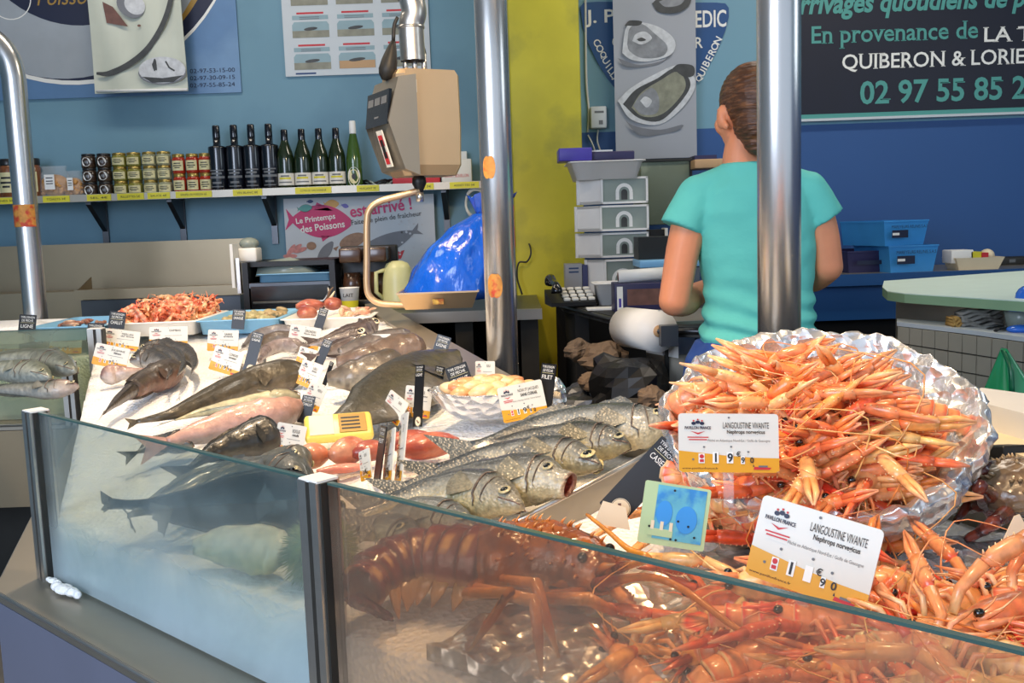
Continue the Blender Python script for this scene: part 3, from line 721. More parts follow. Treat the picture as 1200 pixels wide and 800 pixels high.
t = carton('leaflet_box', 528, 549, .16, .03, 'white', 'taller white leaflet holder standing behind the printed box', y=4.90)

# promo poster under the shelf
Y = 4.90; a, b_, c = P(332, 236, Y), P(508, 228, Y), P(336, 336, Y); x0, x1 = a.x, b_.x; z1, z0 = ze - .03, c.z - .06
t = thing('promo_poster', ((x0 + x1) / 2, Y, z0), 'white poster with a pink fish and seafood pictures below the wall shelf', 'poster')
mb = MB().use('poster_white'); mb.box(((x0 + x1) / 2, Y + .003, (z0 + z1) / 2), (x1 - x0, .005, z1 - z0)); mb.build('sheet', t, world=True)
def Q(px, py, e=0.0): p = P(px, py, Y - .002 - e); return p
def fishpoly(mb, cx, cy, L, H, m, rot=0, e=0.0, tail=.28):
    cxy = Q(cx, cy); s = 4.9 / F; pts = []
    for i in range(24):
        q = i / 23; pts.append((lerp(-L / 2, L / 2 - tail * L * .4, q), H / 2 * math.sin(PI * (q * .93 + .035)) ** .75))
    body = pts + [(L / 2, H * .33), (L / 2 - L * .05, 0), (L / 2, -H * .33)] + [(x, -y) for x, y in reversed(pts)]
    cr, sr = math.cos(rot), math.sin(rot)
    mb.use(m); mb.poly([V((cxy.x + (u * cr - v * sr) * s, Y - .002 - e, cxy.z + (u * sr + v * cr) * s)) for u, v in body])
mb = MB(); fishpoly(mb, 373, 259, 76, 38, 'ink_magenta', rot=PI - .08 + PI * 0)
mb.use('ink_magenta'); mb.poly([Q(*q) for q in ((368, 246), (371, 237), (384, 243), (390, 247))]); mb.poly([Q(*q) for q in ((376, 276), (378, 283), (388, 276))])
fishpoly(mb, 357, 244, 18, 9, 'oyster_flesh', PI + .1); mb.use('ink_teal'); fishpoly(mb, 357, 244, 17, 8, 'ink_teal', PI + .1, e=.0005)
fishpoly(mb, 388, 239, 18, 10, 'tag_yellow', PI, e=-.0002); fishpoly(mb, 404, 241, 9, 5, 'purple', PI - .3); fishpoly(mb, 363, 236, 8, 4, 'ink_blue', PI)
mb.build('fish_logo', t, world=True)
mb = MB().use('ink_white')
def qt(mb, s, px, py, h, w, rot=0.0, e=.002, bold=0.0): p = Q(px, py); k = 4.9 / F; mb.text(s, p.x, p.z, h * k, w * k, y=Y - .002 - e, rot=rot, bold=bold)
qt(mb, 'Le Printemps', 370, 257, 8.5, 46, .1, bold=.02); qt(mb, 'des Poissons', 378, 265.5, 8, 52, .1, bold=.02)
mb.use('ink_magenta'); qt(mb, 'est arrivé !', 446, 243, 14, 72, .10, bold=.02); mb.use('ink'); qt(mb, 'Faites le plein de fraîcheur', 453, 256, 7.5, 82, .10)
mb.build('lettering', t, world=True)
mb = MB()
mat('pic_pink', '#c9827a', .5, var=.3, scale=60); mat('pic_brown', '#9a7455', .5, var=.25, scale=60)
mb.use('pic_pink'); [mb.poly(ellipse(Q(px, py).x, Q(px, py).z, .035, .011, Y - .003 - i * .0003, rot=.9 - i * .3)) for i, (px, py) in enumerate(((341, 293), (347, 291), (352, 293), (340, 300)))]
mb.use('pic_brown'); mb.poly(ellipse(Q(365, 288).x, Q(365, 288).z, .024, .02, Y - .003)); mb.poly(ellipse(Q(413, 282).x, Q(413, 282).z, .068, .034, Y - .003, rot=.35)); mb.poly([Q(*q) for q in ((397, 288), (390, 291), (394, 294))])
fishpoly(mb, 380, 297, 34, 12, 'oyster_shade', PI + .9); fishpoly(mb, 452, 286, 90, 22, 'oyster_shade', PI + .38 - PI + .0 + PI * 0, e=.001); fishpoly(mb, 425, 301, 60, 10, 'oyster_dark', .05, e=.0005)
mb.use('ink_red'); mb.poly([Q(*q) for q in ((449, 298), (455, 304), (470, 303), (474, 293), (460, 296))]); mb.use('oyster_dark'); mb.poly(ellipse(Q(471, 272).x, Q(471, 272).z, .006, .006, Y - .005))
mb.use('oyster_light')
for i in range(30): p = Q(R.uniform(468, 500), R.uniform(256, 300)); mb.poly(ellipse(p.x, p.z, .006, .005, Y - .003 - i * 1e-5, n=7))
mb.build('seafood_pictures', t, world=True)
# ------------------------------------------------------------------ working area behind the counter, left
bpy.context.view_layer.update()
# stainless sink splashback with ledge
Y = 4.62
xa, xb = -3.6, P(285, 300, Y).x; za, zb = P(150, 400, Y).z, P(180, 283, Y).z
t = thing('sink_unit', ((xa + xb) / 2, Y, .25), 'stainless steel sink unit with tall splashback and narrow ledge against the wall', 'sink')
mb = MB().use('steel_warm'); mb.box(((xa + xb) / 2, Y + .15, (.9 + zb) / 2), (xb - xa, .02, zb - .9)); mb.build('splashback', t, world=True)
l0, l1 = P(88, 345, 4.45), P(281, 336, 4.45)
mb = MB().use('steel_warm'); mb.box(((l0.x + l1.x) / 2, 4.54, l1.z), (l1.x - l0.x, .19, .008)); mb.box(((l0.x + l1.x) / 2, 4.445, l1.z - .012), (l1.x - l0.x, .008, .045)); mb.poly([V((l0.x, 4.45, l1.z)), V((l0.x, 4.63, l1.z)), V((l0.x, 4.63, l1.z + .06))], th=.004, d=V((1, 0, 0))); mb.build('ledge', t, world=True)
mb = MB().use('steel_dark'); mb.box(((l0.x + l1.x) / 2, 4.56, (l1.z + .3) / 2 - .01), (l1.x - l0.x - .02, .16, l1.z - .36)); mb.build('cabinet', t, world=True)
mb = MB().use('steel_warm'); mb.box(((xa + l0.x) / 2, 4.60, .75), (l0.x - xa, .14, 1.0)); mb.build('basin_front', t, world=True)

# dark worktop on the left of the pillar
w0, w1 = P(432, 372, 3.75), P(636, 371, 3.75); wz = P(520, 362, 3.95).z
t = thing('back_worktop', ((w0.x + w1.x) / 2, 4.1, .25), 'dark worktop with grey front edge under the hanging scale', 'worktop')
xw0 = P(285, 365, 3.95).x
mb = MB().use('steel_dark'); mb.box(((xw0 + w1.x) / 2, 4.22, wz - .015), (w1.x - xw0, .80, .03)); mb.use('steel'); mb.box(((xw0 + w1.x) / 2, 3.815, wz - .02), (w1.x - xw0, .01, .042)); mb.build('top', t, world=True)
mb = MB().use('dark_metal')
for x in (xw0 + .05, P(545, 400, 3.9).x, w1.x - .05): mb.box((x, 4.2, (wz + .25) / 2 - .02), (.07, .68, wz - .29))
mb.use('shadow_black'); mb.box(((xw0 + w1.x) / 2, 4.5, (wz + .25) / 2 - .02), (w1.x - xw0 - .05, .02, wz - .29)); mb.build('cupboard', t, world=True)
wt = wz + .0
# black machine box with blue tray on it
m0, m1 = P(283, 300, 4.1).x, P(392, 300, 4.1).x; mz0, mz1 = wt, P(340, 306, 4.1).z
t = thing('work_cabinet', ((m0 + m1) / 2, 4.28, mz0), 'open dark steel cabinet holding a light blue tray beside the sink', 'cabinet')
mb = MB().use('black'); c = (m0 + m1) / 2; w = m1 - m0; h = mz1 - mz0
mb.box((c, 4.47, mz0 + h / 2), (w, .03, h)); mb.box((m0 + .012, 4.28, mz0 + h / 2), (.024, .38, h)); mb.box((m1 - .012, 4.28, mz0 + h / 2), (.024, .38, h)); mb.box((c, 4.30, mz1 - .01), (w, .34, .02)); mb.build('shell', t, world=True)
zt = P(340, 330, 4.1).z; mb = MB().use('steel_dark'); mb.box((c, 4.28, zt - .012), (w - .05, .37, .02)); mb.use('black_gloss'); mb.box((c, 4.10, (zt + mz0) / 2), (w - .06, .012, zt - mz0 - .03)); mb.use('steel'); mb.tube([V((c - w * .4, 4.09, mz0 + .04)), V((c + w * .36, 4.09, mz0 + .04)), V((c + w * .42, 4.09, mz0 + .07)), V((c + w * .42, 4.09, zt - .03))], .006); mb.build('drawer_front', t, world=True)
mb = MB().use('steel'); mb.box((m0 - .012, 4.09, mz0 + h * .75), (.014, .03, h * .7)); mb.use('white'); mb.box((m0 - .03, 4.1, mz0 + h * .95), (.012, .08, .18)); mb.build('side_rail', t, world=True)
def tray(name, label, cat, c, dx, dy, h, m, wall=.010, ang=0.0, flare=1.0, group=None, lip=.012):
    t = thing(name, M=Matrix.Translation(c) @ Matrix.Rotation(ang, 4, 'Z'), label=label, cat=cat, group=group)
    mb = MB().use(m); n = 7
    def rr(x, y, r, z): 
        o = []
        for sx, sy in ((1, 1), (-1, 1), (-1, -1), (1, -1)):
            a0 = math.atan2(sy, sx) - PI / 4
            for q in range(n): a = a0 + q / (n - 1) * PI / 2; o.append(V((sx * (x - r) + r * math.cos(a), sy * (y - r) + r * math.sin(a), z)))
        return o
    x, y = dx / 2, dy / 2; f = 1 / flare
    mb.loft([rr(x * f, y * f, .02, 0), rr(x, y, .025, h - .004), rr(x + lip, y + lip, .03, h - .004), rr(x + lip, y + lip, .03, h), rr(x - wall * .5, y - wall * .5, .025, h), rr(x * f - wall, y * f - wall, .02, wall)])
    mb.build('shell', t); return t
tray('plastic_tray', 'light blue shallow tray inside the dark steel cabinet', 'tray', (c + .02, 4.25, zt), w * .78, .28, .035, 'blue_tray')
mb = MB().use('plastic_frost'); p = V((c - .03, 4.22, zt + .03))
mb.loft([[p + V((x, y, zz + .01 * nz((x * 20, y * 20, zz)))) for x, y, zz in ((-.12, -.08, .0), (.12, -.1, .0), (.14, .08, .01), (-.08, .08, .01))], [p + V((x, y, zz)) for x, y, zz in ((-.12, -.02, .05), (.02, -.04, .07), (.09, .05, .04), (-.06, .06, .06))]])
mb.build('crumpled_film', loc=p, label='crumpled clear plastic film lying in the light blue cabinet tray', cat='plastic')
# clear-topped white tub on the cabinet corner
p = V((P(293, 300, 4.2).x, 4.2, mz1)); t = thing('white_tub', p, 'small white tub with crumpled clear bag on the cabinet corner by the sink', 'tub')
mb = MB().use('white'); mb.box((0, 0, .03), (.08, .10, .06), bev=.008); mb.build('body', t)
mb = MB().use('plastic_frost'); mb.ell((0, 0, .078), (.042, .05, .026)); mb.build('crumpled_bag', t)
# cup, coffee machine, kettle
def cup_at(px, py, y): p = P(px, py, y); return V((p.x, y, wt))
p = cup_at(410, 350, 4.0); t = thing('paper_cup', p, 'yellow and white paper cup on the dark worktop', 'cup')
mb = MB().use('white'); mb.lathe([(.030, 0), (.040, .095), (.042, .097), (.038, .097), (.029, .006)], n=20); mb.build('body', t)
mb = MB().use('label_yellow'); mb.lathe([(.0305, .004), (.0352, .045)], n=20, caps=False); mb.use('ink'); mb.text('LAIT', 0, .068, .014, .04, y=-.0395); mb.build('print', t)
p = cup_at(432, 350, 4.15); t = thing('coffee_machine', p, 'dark brown coffee machine standing behind the paper cup', 'machine')
mat('coffee_brown', '#4a3020', .25, coat=.4)
mb = MB().use('black'); mb.box((0, .03, .02), (.26, .2, .04), bev=.006); mb.box((0, .10, .13), (.24, .07, .26), bev=.008); mb.build('body', t)
mb = MB().use('coffee_brown'); mb.box((-.055, .0, .225), (.09, .2, .06), bev=.008); mb.box((.055, .0, .225), (.08, .2, .06), bev=.008); mb.build('brew_head', t)
for s in (-.06, .05):
    mb = MB().use('coffee_brown'); mb.lathe([(.036, 0), (.042, .06), (.034, .11), (.03, .11)], c=(s, -.02, .042), n=16); mb.use('black'); mb.tube([V((s + .04, -.04, .13)), V((s + .07, -.05, .12)), V((s + .07, -.05, .07)), V((s + .042, -.04, .06))], .006); mb.build('carafe', t)
p = cup_at(467, 345, 4.1); t = thing('kettle', p, 'pale yellow electric kettle partly hidden by the blue bag', 'kettle')
mb = MB().use('kettle'); mb.lathe([(.07, 0), (.068, .03), (.062, .12), (.056, .165), (.045, .185), (.02, .195)], n=24); mb.build('body', t)
mb = MB().use('kettle'); mb.tube([V((-.05, -.02, .16)), V((-.085, -.03, .15)), V((-.088, -.03, .07)), V((-.06, -.02, .04))], .009); mb.build('handle', t)

# ------------------------------------------------------------------ hanging scale
SYY = 3.25
def S(px, py, y=SYY): return P(px, py, y)
t = thing('hanging_scale', S(486, 205), 'steel hanging shop scale with display box and pan hung from a pipe', 'scale')
# housing: octagonal cross section, turned so its display side faces left
cx = S(487, 140); top, bot = S(487, 82).z, S(487, 206).z; w = 92 / F * SYY; d = .17
yaw = math.radians(28); M = Matrix.Translation((cx.x + .008, SYY + .06, 0)) @ Matrix.Rotation(yaw, 4, 'Z')
def hs(z, k, kd=1.0, sh=0.0): return [M @ V((x * w / 2 * k + sh, y * d / 2 * kd, z)) for x, y in ((-.62, -1), (.80, -1), (.92, -.7), (.92, .75), (.7, 1), (-.62, 1), (-.78, .7), (-.78, -.7))]
mb = MB().use('steel_box'); mb.loft([hs(top, .9), hs(top - .015, 1.0), hs(lerp(top, bot, .55), 1.02), hs(lerp(top, bot, .9), .98), hs(bot, .84, .9)], smooth=False); mb.build('housing', t, world=True)
# display on the left side: sloped box
Md = M @ Matrix.Translation((-w * .39, 0, 0)) @ Matrix.Rotation(-PI / 2, 4, 'Z')
dw = d * 1.25
mb = MB().use('steel_dull'); zc = lerp(top, bot, .32)
mb.loft([[Md @ V((x, y, z)) for x, y, z in r] for r in ([(-dw / 2, -.01, top - .03), (dw / 2, -.01, top - .03), (dw / 2, -.035, zc), (dw / 2, -.05, lerp(top, bot, .5)), (dw / 2, .0, bot + .02), (-dw / 2, .0, bot + .02), (-dw / 2, -.05, lerp(top, bot, .5)), (-dw / 2, -.035, zc)],
  [(-dw / 2, .05, top - .02), (dw / 2, .05, top - .02), (dw / 2, .05, zc), (dw / 2, .05, lerp(top, bot, .5)), (dw / 2, .05, bot), (-dw / 2, .05, bot), (-dw / 2, .05, lerp(top, bot, .5)), (-dw / 2, .05, zc)])], smooth=False)
mb.build('display_housing', t, world=True)
Mf = Md @ Matrix.Translation((0, -.046, lerp(top, bot, .36))) @ Matrix.Rotation(-.12, 4, 'X')
mb = MB().use('black_gloss'); mb.poly(rect(-dw * .46, dw * .46, -.055, .055, 0), M=Mf, th=.01); mb.use('ink_grey'); [mb.poly(rect(x - .025, x + .025, .012, .036, -.001), M=Mf) for x in (-.06, 0, .06)]; mb.use('ink_grey'); mb.poly(rect(-.02, .02, -.03, -.024, -.001), M=Mf); mb.build('display', t, world=True)
Mg = Md @ Matrix.Translation((.02, -.036, lerp(top, bot, .74))) @ Matrix.Rotation(.28, 4, 'X')
mb = MB().use('tag_white'); mb.poly(rect(-.025, .025, -.06, .06, 0), M=Mg, th=.004); mb.use('ink_red'); mb.poly(rect(-.016, .016, -.05, -.01, -.001), M=Mg); mb.poly(rect(-.018, .018, .01, .045, -.001), M=Mg); mb.use('ink'); mb.poly(rect(-.012, .012, -.03, .03, -.0016), M=Mg); mb.build('warning_sticker', t, world=True)
mb = MB().use('tag_white'); mb.poly(rect(-w * .38, -w * .16, top - .075, top - .035, -d / 2 - .002), M=M, th=.001); mb.build('rating_sticker', t, world=True)
# studs and flue pipe above
mb = MB().use('steel')
for q in (-.03, .0, .03): mb.tube([V((cx.x + q, SYY + .06 + q * .3, top - .01)), V((cx.x + q, SYY + .06 + q * .3, top + .06))], .009)
mb.build('suspension_rod', t, world=True)
pa_, pb_, pc_ = S(482, 68), S(480, 34), S(476, -40)
mb = MB().use('steel'); pts = spline([V((pa_.x, SYY + .06, pa_.z)), V((pb_.x, SYY + .06, pb_.z + .02)), V((S(483, 10).x, SYY + .06, S(483, 10).z)), V((S(479, -12).x, SYY + .06, S(479, -12).z)), V((S(470, -60).x, SYY + .06, S(470, -60).z)), V((S(470, -60).x, SYY + .06, 3.4))], 24)
mb.tube(pts, .041, n=24, caps=False); mb.tube([V((pb_.x, SYY + .06, pb_.z + .012)), V((pb_.x, SYY + .06, pb_.z + .02))], .0435, n=24); mb.build('flue_pipe', t, world=True)
mb = MB().use('rust'); mb.use('dark_metal'); q0, q1 = S(452, 94), S(461, 48)
pts = [q0.lerp(q1, i / 8) for i in range(9)]; mb.tube(pts, [.014, .026, .030, .028, .026, .022, .018, .013, .008], n=14); [mb.tube([pts[i], pts[i].lerp(pts[i + 1], .25)], .031 - .002 * i, n=14) for i in range(2, 6)]; mb.tube(spline([q1, S(462, 30), S(466, 20)], 8), .006); mb.build('cable_gland', t, world=True); mb = MB().use('dark_metal')
mb.tube(spline([S(494, 52, SYY + .12), S(497, 64, SYY + .12), S(495, 72, SYY + .1)], 8), .008); mb.build('cable', t, world=True)
mb = MB().use('black'); k = S(490, 207); hk = [(.010, 0), (.022, -.012), (.024, -.03), (.012, -.055), (.010, -.07)]
mb.lathe([(r, z) for r, z in reversed(hk)], c=(k.x, SYY + .03, k.z + .01), n=16); mb.use('steel'); mb.lathe([(.013, -.09), (.013, -.06)], c=(k.x, SYY + .03, k.z + .01), n=14); mb.build('hook', t, world=True)
path = [(492, 223), (470, 229), (445, 236), (433, 246), (430, 262), (430, 300), (430, 335), (434, 348), (445, 355), (465, 357), (500, 358)]
mb = MB().use('steel_box'); y2 = SYY + .03; pp = spline([S(a, b_, y2) for a, b_ in path], 50); mb.tube(pp, .016, n=10, flat=.7); mb.build('pan_bracket', t, world=True)
a, b_ = S(466, 345, SYY - .1), S(560, 345, SYY - .1); pz = a.z; pcx = (a.x + b_.x) / 2; pw = b_.x - a.x
mb = MB().use('steel_box')
def pr(kx, ky, z): return [V((pcx + sx * pw / 2 * kx, SYY + .04 + sy * .15 * ky, z)) for sx, sy in ((-1, -1), (1, -1), (1, 1), (-1, 1))]
mb.loft([pr(.84, .8, pz - .052), pr(1, 1, pz), pr(1.03, 1.03, pz), pr(1.03, 1.03, pz + .005), pr(.98, .98, pz + .005), pr(.82, .78, pz - .044)], smooth=False)
mb.use('rust'); mb.poly(rect(pcx - .018, pcx + .018, pz - .036, pz - .018, SYY + .04 - .142)); mb.build('pan', t, world=True)
# blue bag on the pan
bx = thing('blue_plastic_bag', (pcx, SYY + .04, pz - .03), 'shiny blue plastic bag heaped on the scale pan', 'bag')
mb = MB().use('blue_bag'); rings = []; bc = S(522, 345); apex = S(566, 250, SYY + .05)
for i in range(26):
    q = i / 25; c_ = V((interp([(0, S(527, 345).x), (.3, S(533, 345).x), (.57, S(542, 345).x), (.82, S(556, 345).x), (1, S(568, 345).x)], q), SYY + .05, lerp(pz - .03, apex.z, q))); rx = interp([(0, .145), (.08, .161), (.3, .146), (.57, .12), (.82, .078), (1, .03)], q); row = []
    for j in range(56):
        a_ = 2 * PI * j / 56; f = 1 + .045 * math.sin(a_ * 9 + q * 5 + 2 * nz((q * 3, a_, 1))) * (.3 + q) + .10 * nz((math.cos(a_) * 2, math.sin(a_) * 2, q * 3), 1.0) + .05 * nz((math.cos(a_) * 5, math.sin(a_) * 5, q * 5), 1.0)
        row.append(c_ + V((rx * f * math.cos(a_), rx * .82 * f * math.sin(a_), 0)))
    rings.append(row)
mb.loft(rings); mb.build('bag_body', bx, world=True)
mb = MB().use('blue_bag'); rr = []
for i in range(6):
    q = i / 5; rr.append([apex + V(((.02 + .05 * q) * math.cos(2 * PI * j / 28) * (1 + .3 * math.sin(5 * 2 * PI * j / 28)) + .03 * q, (.02 + .04 * q) * math.sin(2 * PI * j / 28), .06 * q + .01 * math.sin(j * 2.1))) for j in range(28)])
mb.loft(rr, caps=False); mb.build('gathered_top', bx, world=True)

# cables and red box by the pillar's left
t = thing('wall_switch', P(607, 265, 4.72), 'small red emergency switch box on the wall left of the pillar', 'switch')
mb = MB().use('ink_red'); q = P(607, 265, 4.72); mb.box(q, (.05, .12, .20), bev=.006); mb.build('box', t, world=True); mb = MB().use('tag_yellow'); mb.use('sticker'); mb.poly(rect(q.x - .02, q.x + .022, q.z - .0, q.z + .07, 4.655)); mb.build('label', t, world=True)
mb = MB().use('cable_white'); mb.tube(spline([P(598, 20, 4.7), P(600, 120, 4.7), P(603, 222, 4.7), P(607, 238, 4.66), P(604, 258, 4.66)], 40), .005, n=6); mb.build('white_cable', loc=P(603, 200, 4.7), label='thin white cable running down the left edge of the yellow pillar', cat='cable')
mb = MB().use('cable'); mb.tube(spline([P(612, 268, 4.66), P(622, 292, 4.52), P(618, 306, 4.5), P(608, 308, 4.5), P(606, 325, 4.5), P(612, 345, 4.5)], 40), .004, n=6); mb.build('black_cable', loc=P(612, 300, 4.5), label='thin black cable looping in front of the yellow pillar foot', cat='cable')
mb = MB().use('cable_white'); c_ = P(558, 238, 4.75); mb.tube([c_ + V((.05 * math.cos(a), .01 * math.sin(3 * a), .07 * math.sin(a) * (1 + .1 * math.sin(2.2 * a)))) for a in [i * .3 for i in range(60)]], .006, n=6); mb.build('hanging_cable_coil', loc=c_, label='coil of grey cable hanging under the shelf above the blue bag', cat='cable')

# ------------------------------------------------------------------ right of the pillar
# shield sign
Y = WY - .012
def K(px, py, e=0.0): return P(px, py, Y - e)
t = thing('shield_sign', K(767, 60), 'dark blue rounded triangular shop sign partly covered by the oyster banner', 'sign')
out = [(680, 8), (684, 3), (700, 2), (840, 3), (850, 4), (854, 9), (854, 20), (850, 36), (842, 56), (832, 74), (818, 95), (804, 113), (790, 130), (767, 152), (744, 132), (728, 112), (712, 92), (700, 73), (690, 52), (683, 32)]
mb = MB().use('shield_blue'); mb.poly([K(*q) for q in out], th=.01); mb.build('panel', t, world=True)
mb = MB().use('ink_white'); k = WY / F
def kt(s, px, py, h, w=None, rot=0, al='c', bold=.015): p = K(px, py); mb.text(s, p.x, p.z, h * k, None if w is None else w * k, y=Y - .002, rot=rot, align=al, bold=bold)
kt('J. P', 703, 21.5, 19, 33); mb.build('lettering', t, world=True); mb = MB().use('ink_white'); kt('EDIC', 833, 22, 19, 35); mb.build('lettering', t, world=True); mb = MB().use('ink_white'); kt('C', 722, 49, 12, 9); mb.build('lettering', t, world=True); mb = MB().use('ink_white'); kt('R', 819, 50, 12, 9); mb.build('lettering', t, world=True); mb = MB().use('ink_white')
for s, (px, py), r_ in zip('COQUILLA', ((699.5, 50), (703, 57), (706.5, 64.5), (710, 71), (713, 77), (716, 82.5), (719, 87.5), (722, 93)), [-1.05, -1.08, -1.05, -1.02, -1.0, -1.0, -1.0, -1.0]): kt(s, px, py, 8, None, r_ + .1)
mb.build('lettering', t, world=True); mb = MB().use('ink_white')
for s, (px, py), r_ in zip('QUIBERON', ((819.5, 92), (822.5, 85.5), (825, 80), (827.5, 74.5), (831, 68), (834.5, 61), (837.5, 54.5), (841, 47.5)), [1.05] * 8): kt(s, px, py, 8, None, r_)
mb.build('lettering', t, world=True)
# wall socket
t = thing('wall_socket', P(701, 138, WY), 'small white electrical box on the wall between pillar and oyster banner', 'socket')
p = P(701, 138, WY - .03); mb = MB().use('poster_white'); mb.box((p.x, WY - .03, p.z), (.078, .06, .105), bev=.006); mb.build('cover', t, world=True)
mb = MB().use('ink_grey'); mb.poly(rect(p.x, p.x + .02, p.z - .035, p.z - .015, WY - .061)); mb.poly(rect(p.x - .02, p.x + .025, p.z + .02, p.z + .03, WY - .061)); mb.build('switch', t, world=True)
mb = MB().use('cable_white'); mb.tube(spline([P(689, 155, WY - .01), P(690, 130, WY - .01), P(687, 90, WY - .01), P(686, 0, WY - .01)], 20), .006, n=6); mb.tube(spline([P(701, 152, WY - .02), P(700, 165, WY - .02), P(704, 178, WY - .02)], 10), .004, n=6); mb.tube(spline([P(689, 158, WY - .02), P(694, 168, WY - .02), P(697, 176, WY - .02)], 10), .004, n=6); mb.build('wall_cable', loc=P(690, 120, WY - .01), label='pale cables running down the wall beside the white electrical box', cat='cable')
# oyster banner
Y = WY - .10; a, b_ = P(722, 186, Y), P(817, 184, Y); x0, x1, z0 = a.x, b_.x, b_.z; z1 = z0 + 1.1
t = thing('oyster_banner', ((x0 + x1) / 2, Y, z0), 'grey hanging banner with photographs of open oysters beside the woman', 'banner')
mb = MB().use('oyster_ground'); rings = [[V((lerp(x0, x1, j / 10), Y + .006 * math.sin(j * .8 + i * .2), lerp(z0, z1, i / 10))) for j in range(11)] for i in range(11)]; mb.loft(rings, closed=False, caps=False); mb.build('cloth', t, world=True)
y = Y - .009
def O(px, py, e=0.0): return P(px, py, y - e)
def opoly(mb, m, pts, e, n=5):
    mb.use(m); q = [O(*p, e) for p in pts]; q = spline(q + [q[0]], len(q) * n)[:-1]; mb.poly([V((p.x, y - e, p.z)) for p in q])
mb = MB()
opoly(mb, 'oyster_shade', [(724, 68), (735, 78), (770, 76), (788, 62), (780, 70), (750, 76)], .0002)
opoly(mb, 'oyster_light', [(729, 62), (734, 32), (750, 26), (775, 33), (791, 48), (786, 64), (760, 72), (740, 70)], .0006)
opoly(mb, 'oyster_grey', [(735, 52), (738, 33), (752, 28), (768, 40), (782, 54), (776, 66), (752, 68), (738, 60)], .001)
opoly(mb, 'oyster_light', [(741, 48), (745, 40), (756, 37), (764, 45), (752, 52)], .0014); opoly(mb, 'oyster_dark', [(732, 30), (738, 24), (752, 25), (748, 30)], .0016); opoly(mb, 'oyster_dark', [(746, 46), (752, 44), (757, 47), (750, 48.5)], .0018)
opoly(mb, 'oyster_shade', [(725, 130), (740, 146), (772, 152), (800, 146), (790, 154), (750, 158)], .0002)
opoly(mb, 'oyster_light', [(724, 118), (738, 104), (765, 88), (795, 76), (812, 88), (814, 104), (798, 128), (772, 146), (740, 140)], .0006)
opoly(mb, 'oyster_dark', [(730, 122), (745, 105), (770, 92), (790, 80), (806, 90), (808, 104), (792, 126), (772, 142), (748, 138)], .001)
opoly(mb, 'oyster_flesh', [(740, 126), (752, 108), (774, 94), (792, 84), (802, 92), (802, 106), (786, 126), (770, 136), (752, 136)], .0014)
opoly(mb, 'oyster_grey', [(742, 124), (750, 112), (764, 103), (772, 114), (770, 132), (752, 134)], .0018); opoly(mb, 'oyster_light', [(750, 118), (756, 113), (764, 118), (758, 126)], .0021)
opoly(mb, 'oyster_dark', [(788, 80), (796, 75), (812, 77), (813, 88), (802, 90)], .0022); opoly(mb, 'oyster_dark', [(764, 4), (772, -2), (790, -6), (809, -3), (806, 8), (792, 15), (772, 14)], .001); opoly(mb, 'oyster_grey', [(772, 2), (788, -4), (802, -2), (796, 6), (780, 8)], .0014)
mb.build('oyster_picture', t, world=True)
# grey-green cabinet behind the drawers
p0, p1 = P(752, 264, 4.5), P(808, 188, 4.5); t = thing('wall_cabinet', ((p0.x + p1.x) / 2, 4.6, p0.z), 'pale grey-green steel cabinet behind the stacked polystyrene boxes', 'cabinet')
mat('cabinet_green', '#6f7a68', .5, var=.08, scale=5, c2='#8a9480', c2scale=7)
mb = MB().use('cabinet_green'); mb.box(((p0.x + p1.x) / 2, 4.65, (p0.z + p1.z) / 2), (p1.x - p0.x, .30, p1.z - p0.z), bev=.004); mb.use('dark_metal'); mb.box(((p0.x + p1.x) / 2, 4.65, p1.z + .006), (p1.x - p0.x + .02, .32, .012)); mb.box((p1.x + .006, 4.65, (p0.z + p1.z) / 2), (.012, .30, p1.z - p0.z)); mb.build('body', t, world=True)
mb = MB().use('purple_dark'); c_ = P(822, 186, 4.6); mb.box(c_, (.10, .2, .02)); mb.build('folded_card', loc=c_, label='dark folded card sticking out beside the grey-green cabinet top', cat='card')
mb = MB().use('cardboard_tan'); c_ = P(826, 193, 4.5); mb.box(c_, (.13, .2, .04), bev=.004); mb.build('cardboard_flap', loc=c_, label='brown cardboard piece seen over her shoulder left of her neck', cat='cardboard')

# desk
DY0, DY1 = 3.35, 4.45; dz = P(690, 358, 3.7).z
d0, d1 = P(600, 345, 4.3), P(860, 345, 3.35)
t = thing('desk', (P(720, 350, 3.9).x, 3.9, .25), 'dark cluttered desk between the pillar and the steel cabinet', 'desk')
dp = [PZ(660, 356, dz), PZ(770, 383, dz), PZ(900, 384, dz), PZ(900, 345, dz), PZ(648, 344, dz)]
mb = MB().use('dark_metal'); mb.poly(dp, th=.03, d=V((0, 0, -1))); mb.use('steel_dark'); mb.tube([dp[0] + V((0, 0, -.012)), dp[1] + V((0, 0, -.012)), dp[2] + V((0, 0, -.012))], .010, n=8); mb.build('top', t, world=True)
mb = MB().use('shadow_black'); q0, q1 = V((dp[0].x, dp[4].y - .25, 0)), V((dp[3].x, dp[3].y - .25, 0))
mb.box(((dp[0].x + 1.1) / 2, 4.42, (dz + .25) / 2), (1.1 - dp[0].x, .04, dz - .28)); mb.box((dp[0].x + .06, 4.0, (dz + .25) / 2), (.05, .7, dz - .28)); mb.build('underframe', t, world=True)
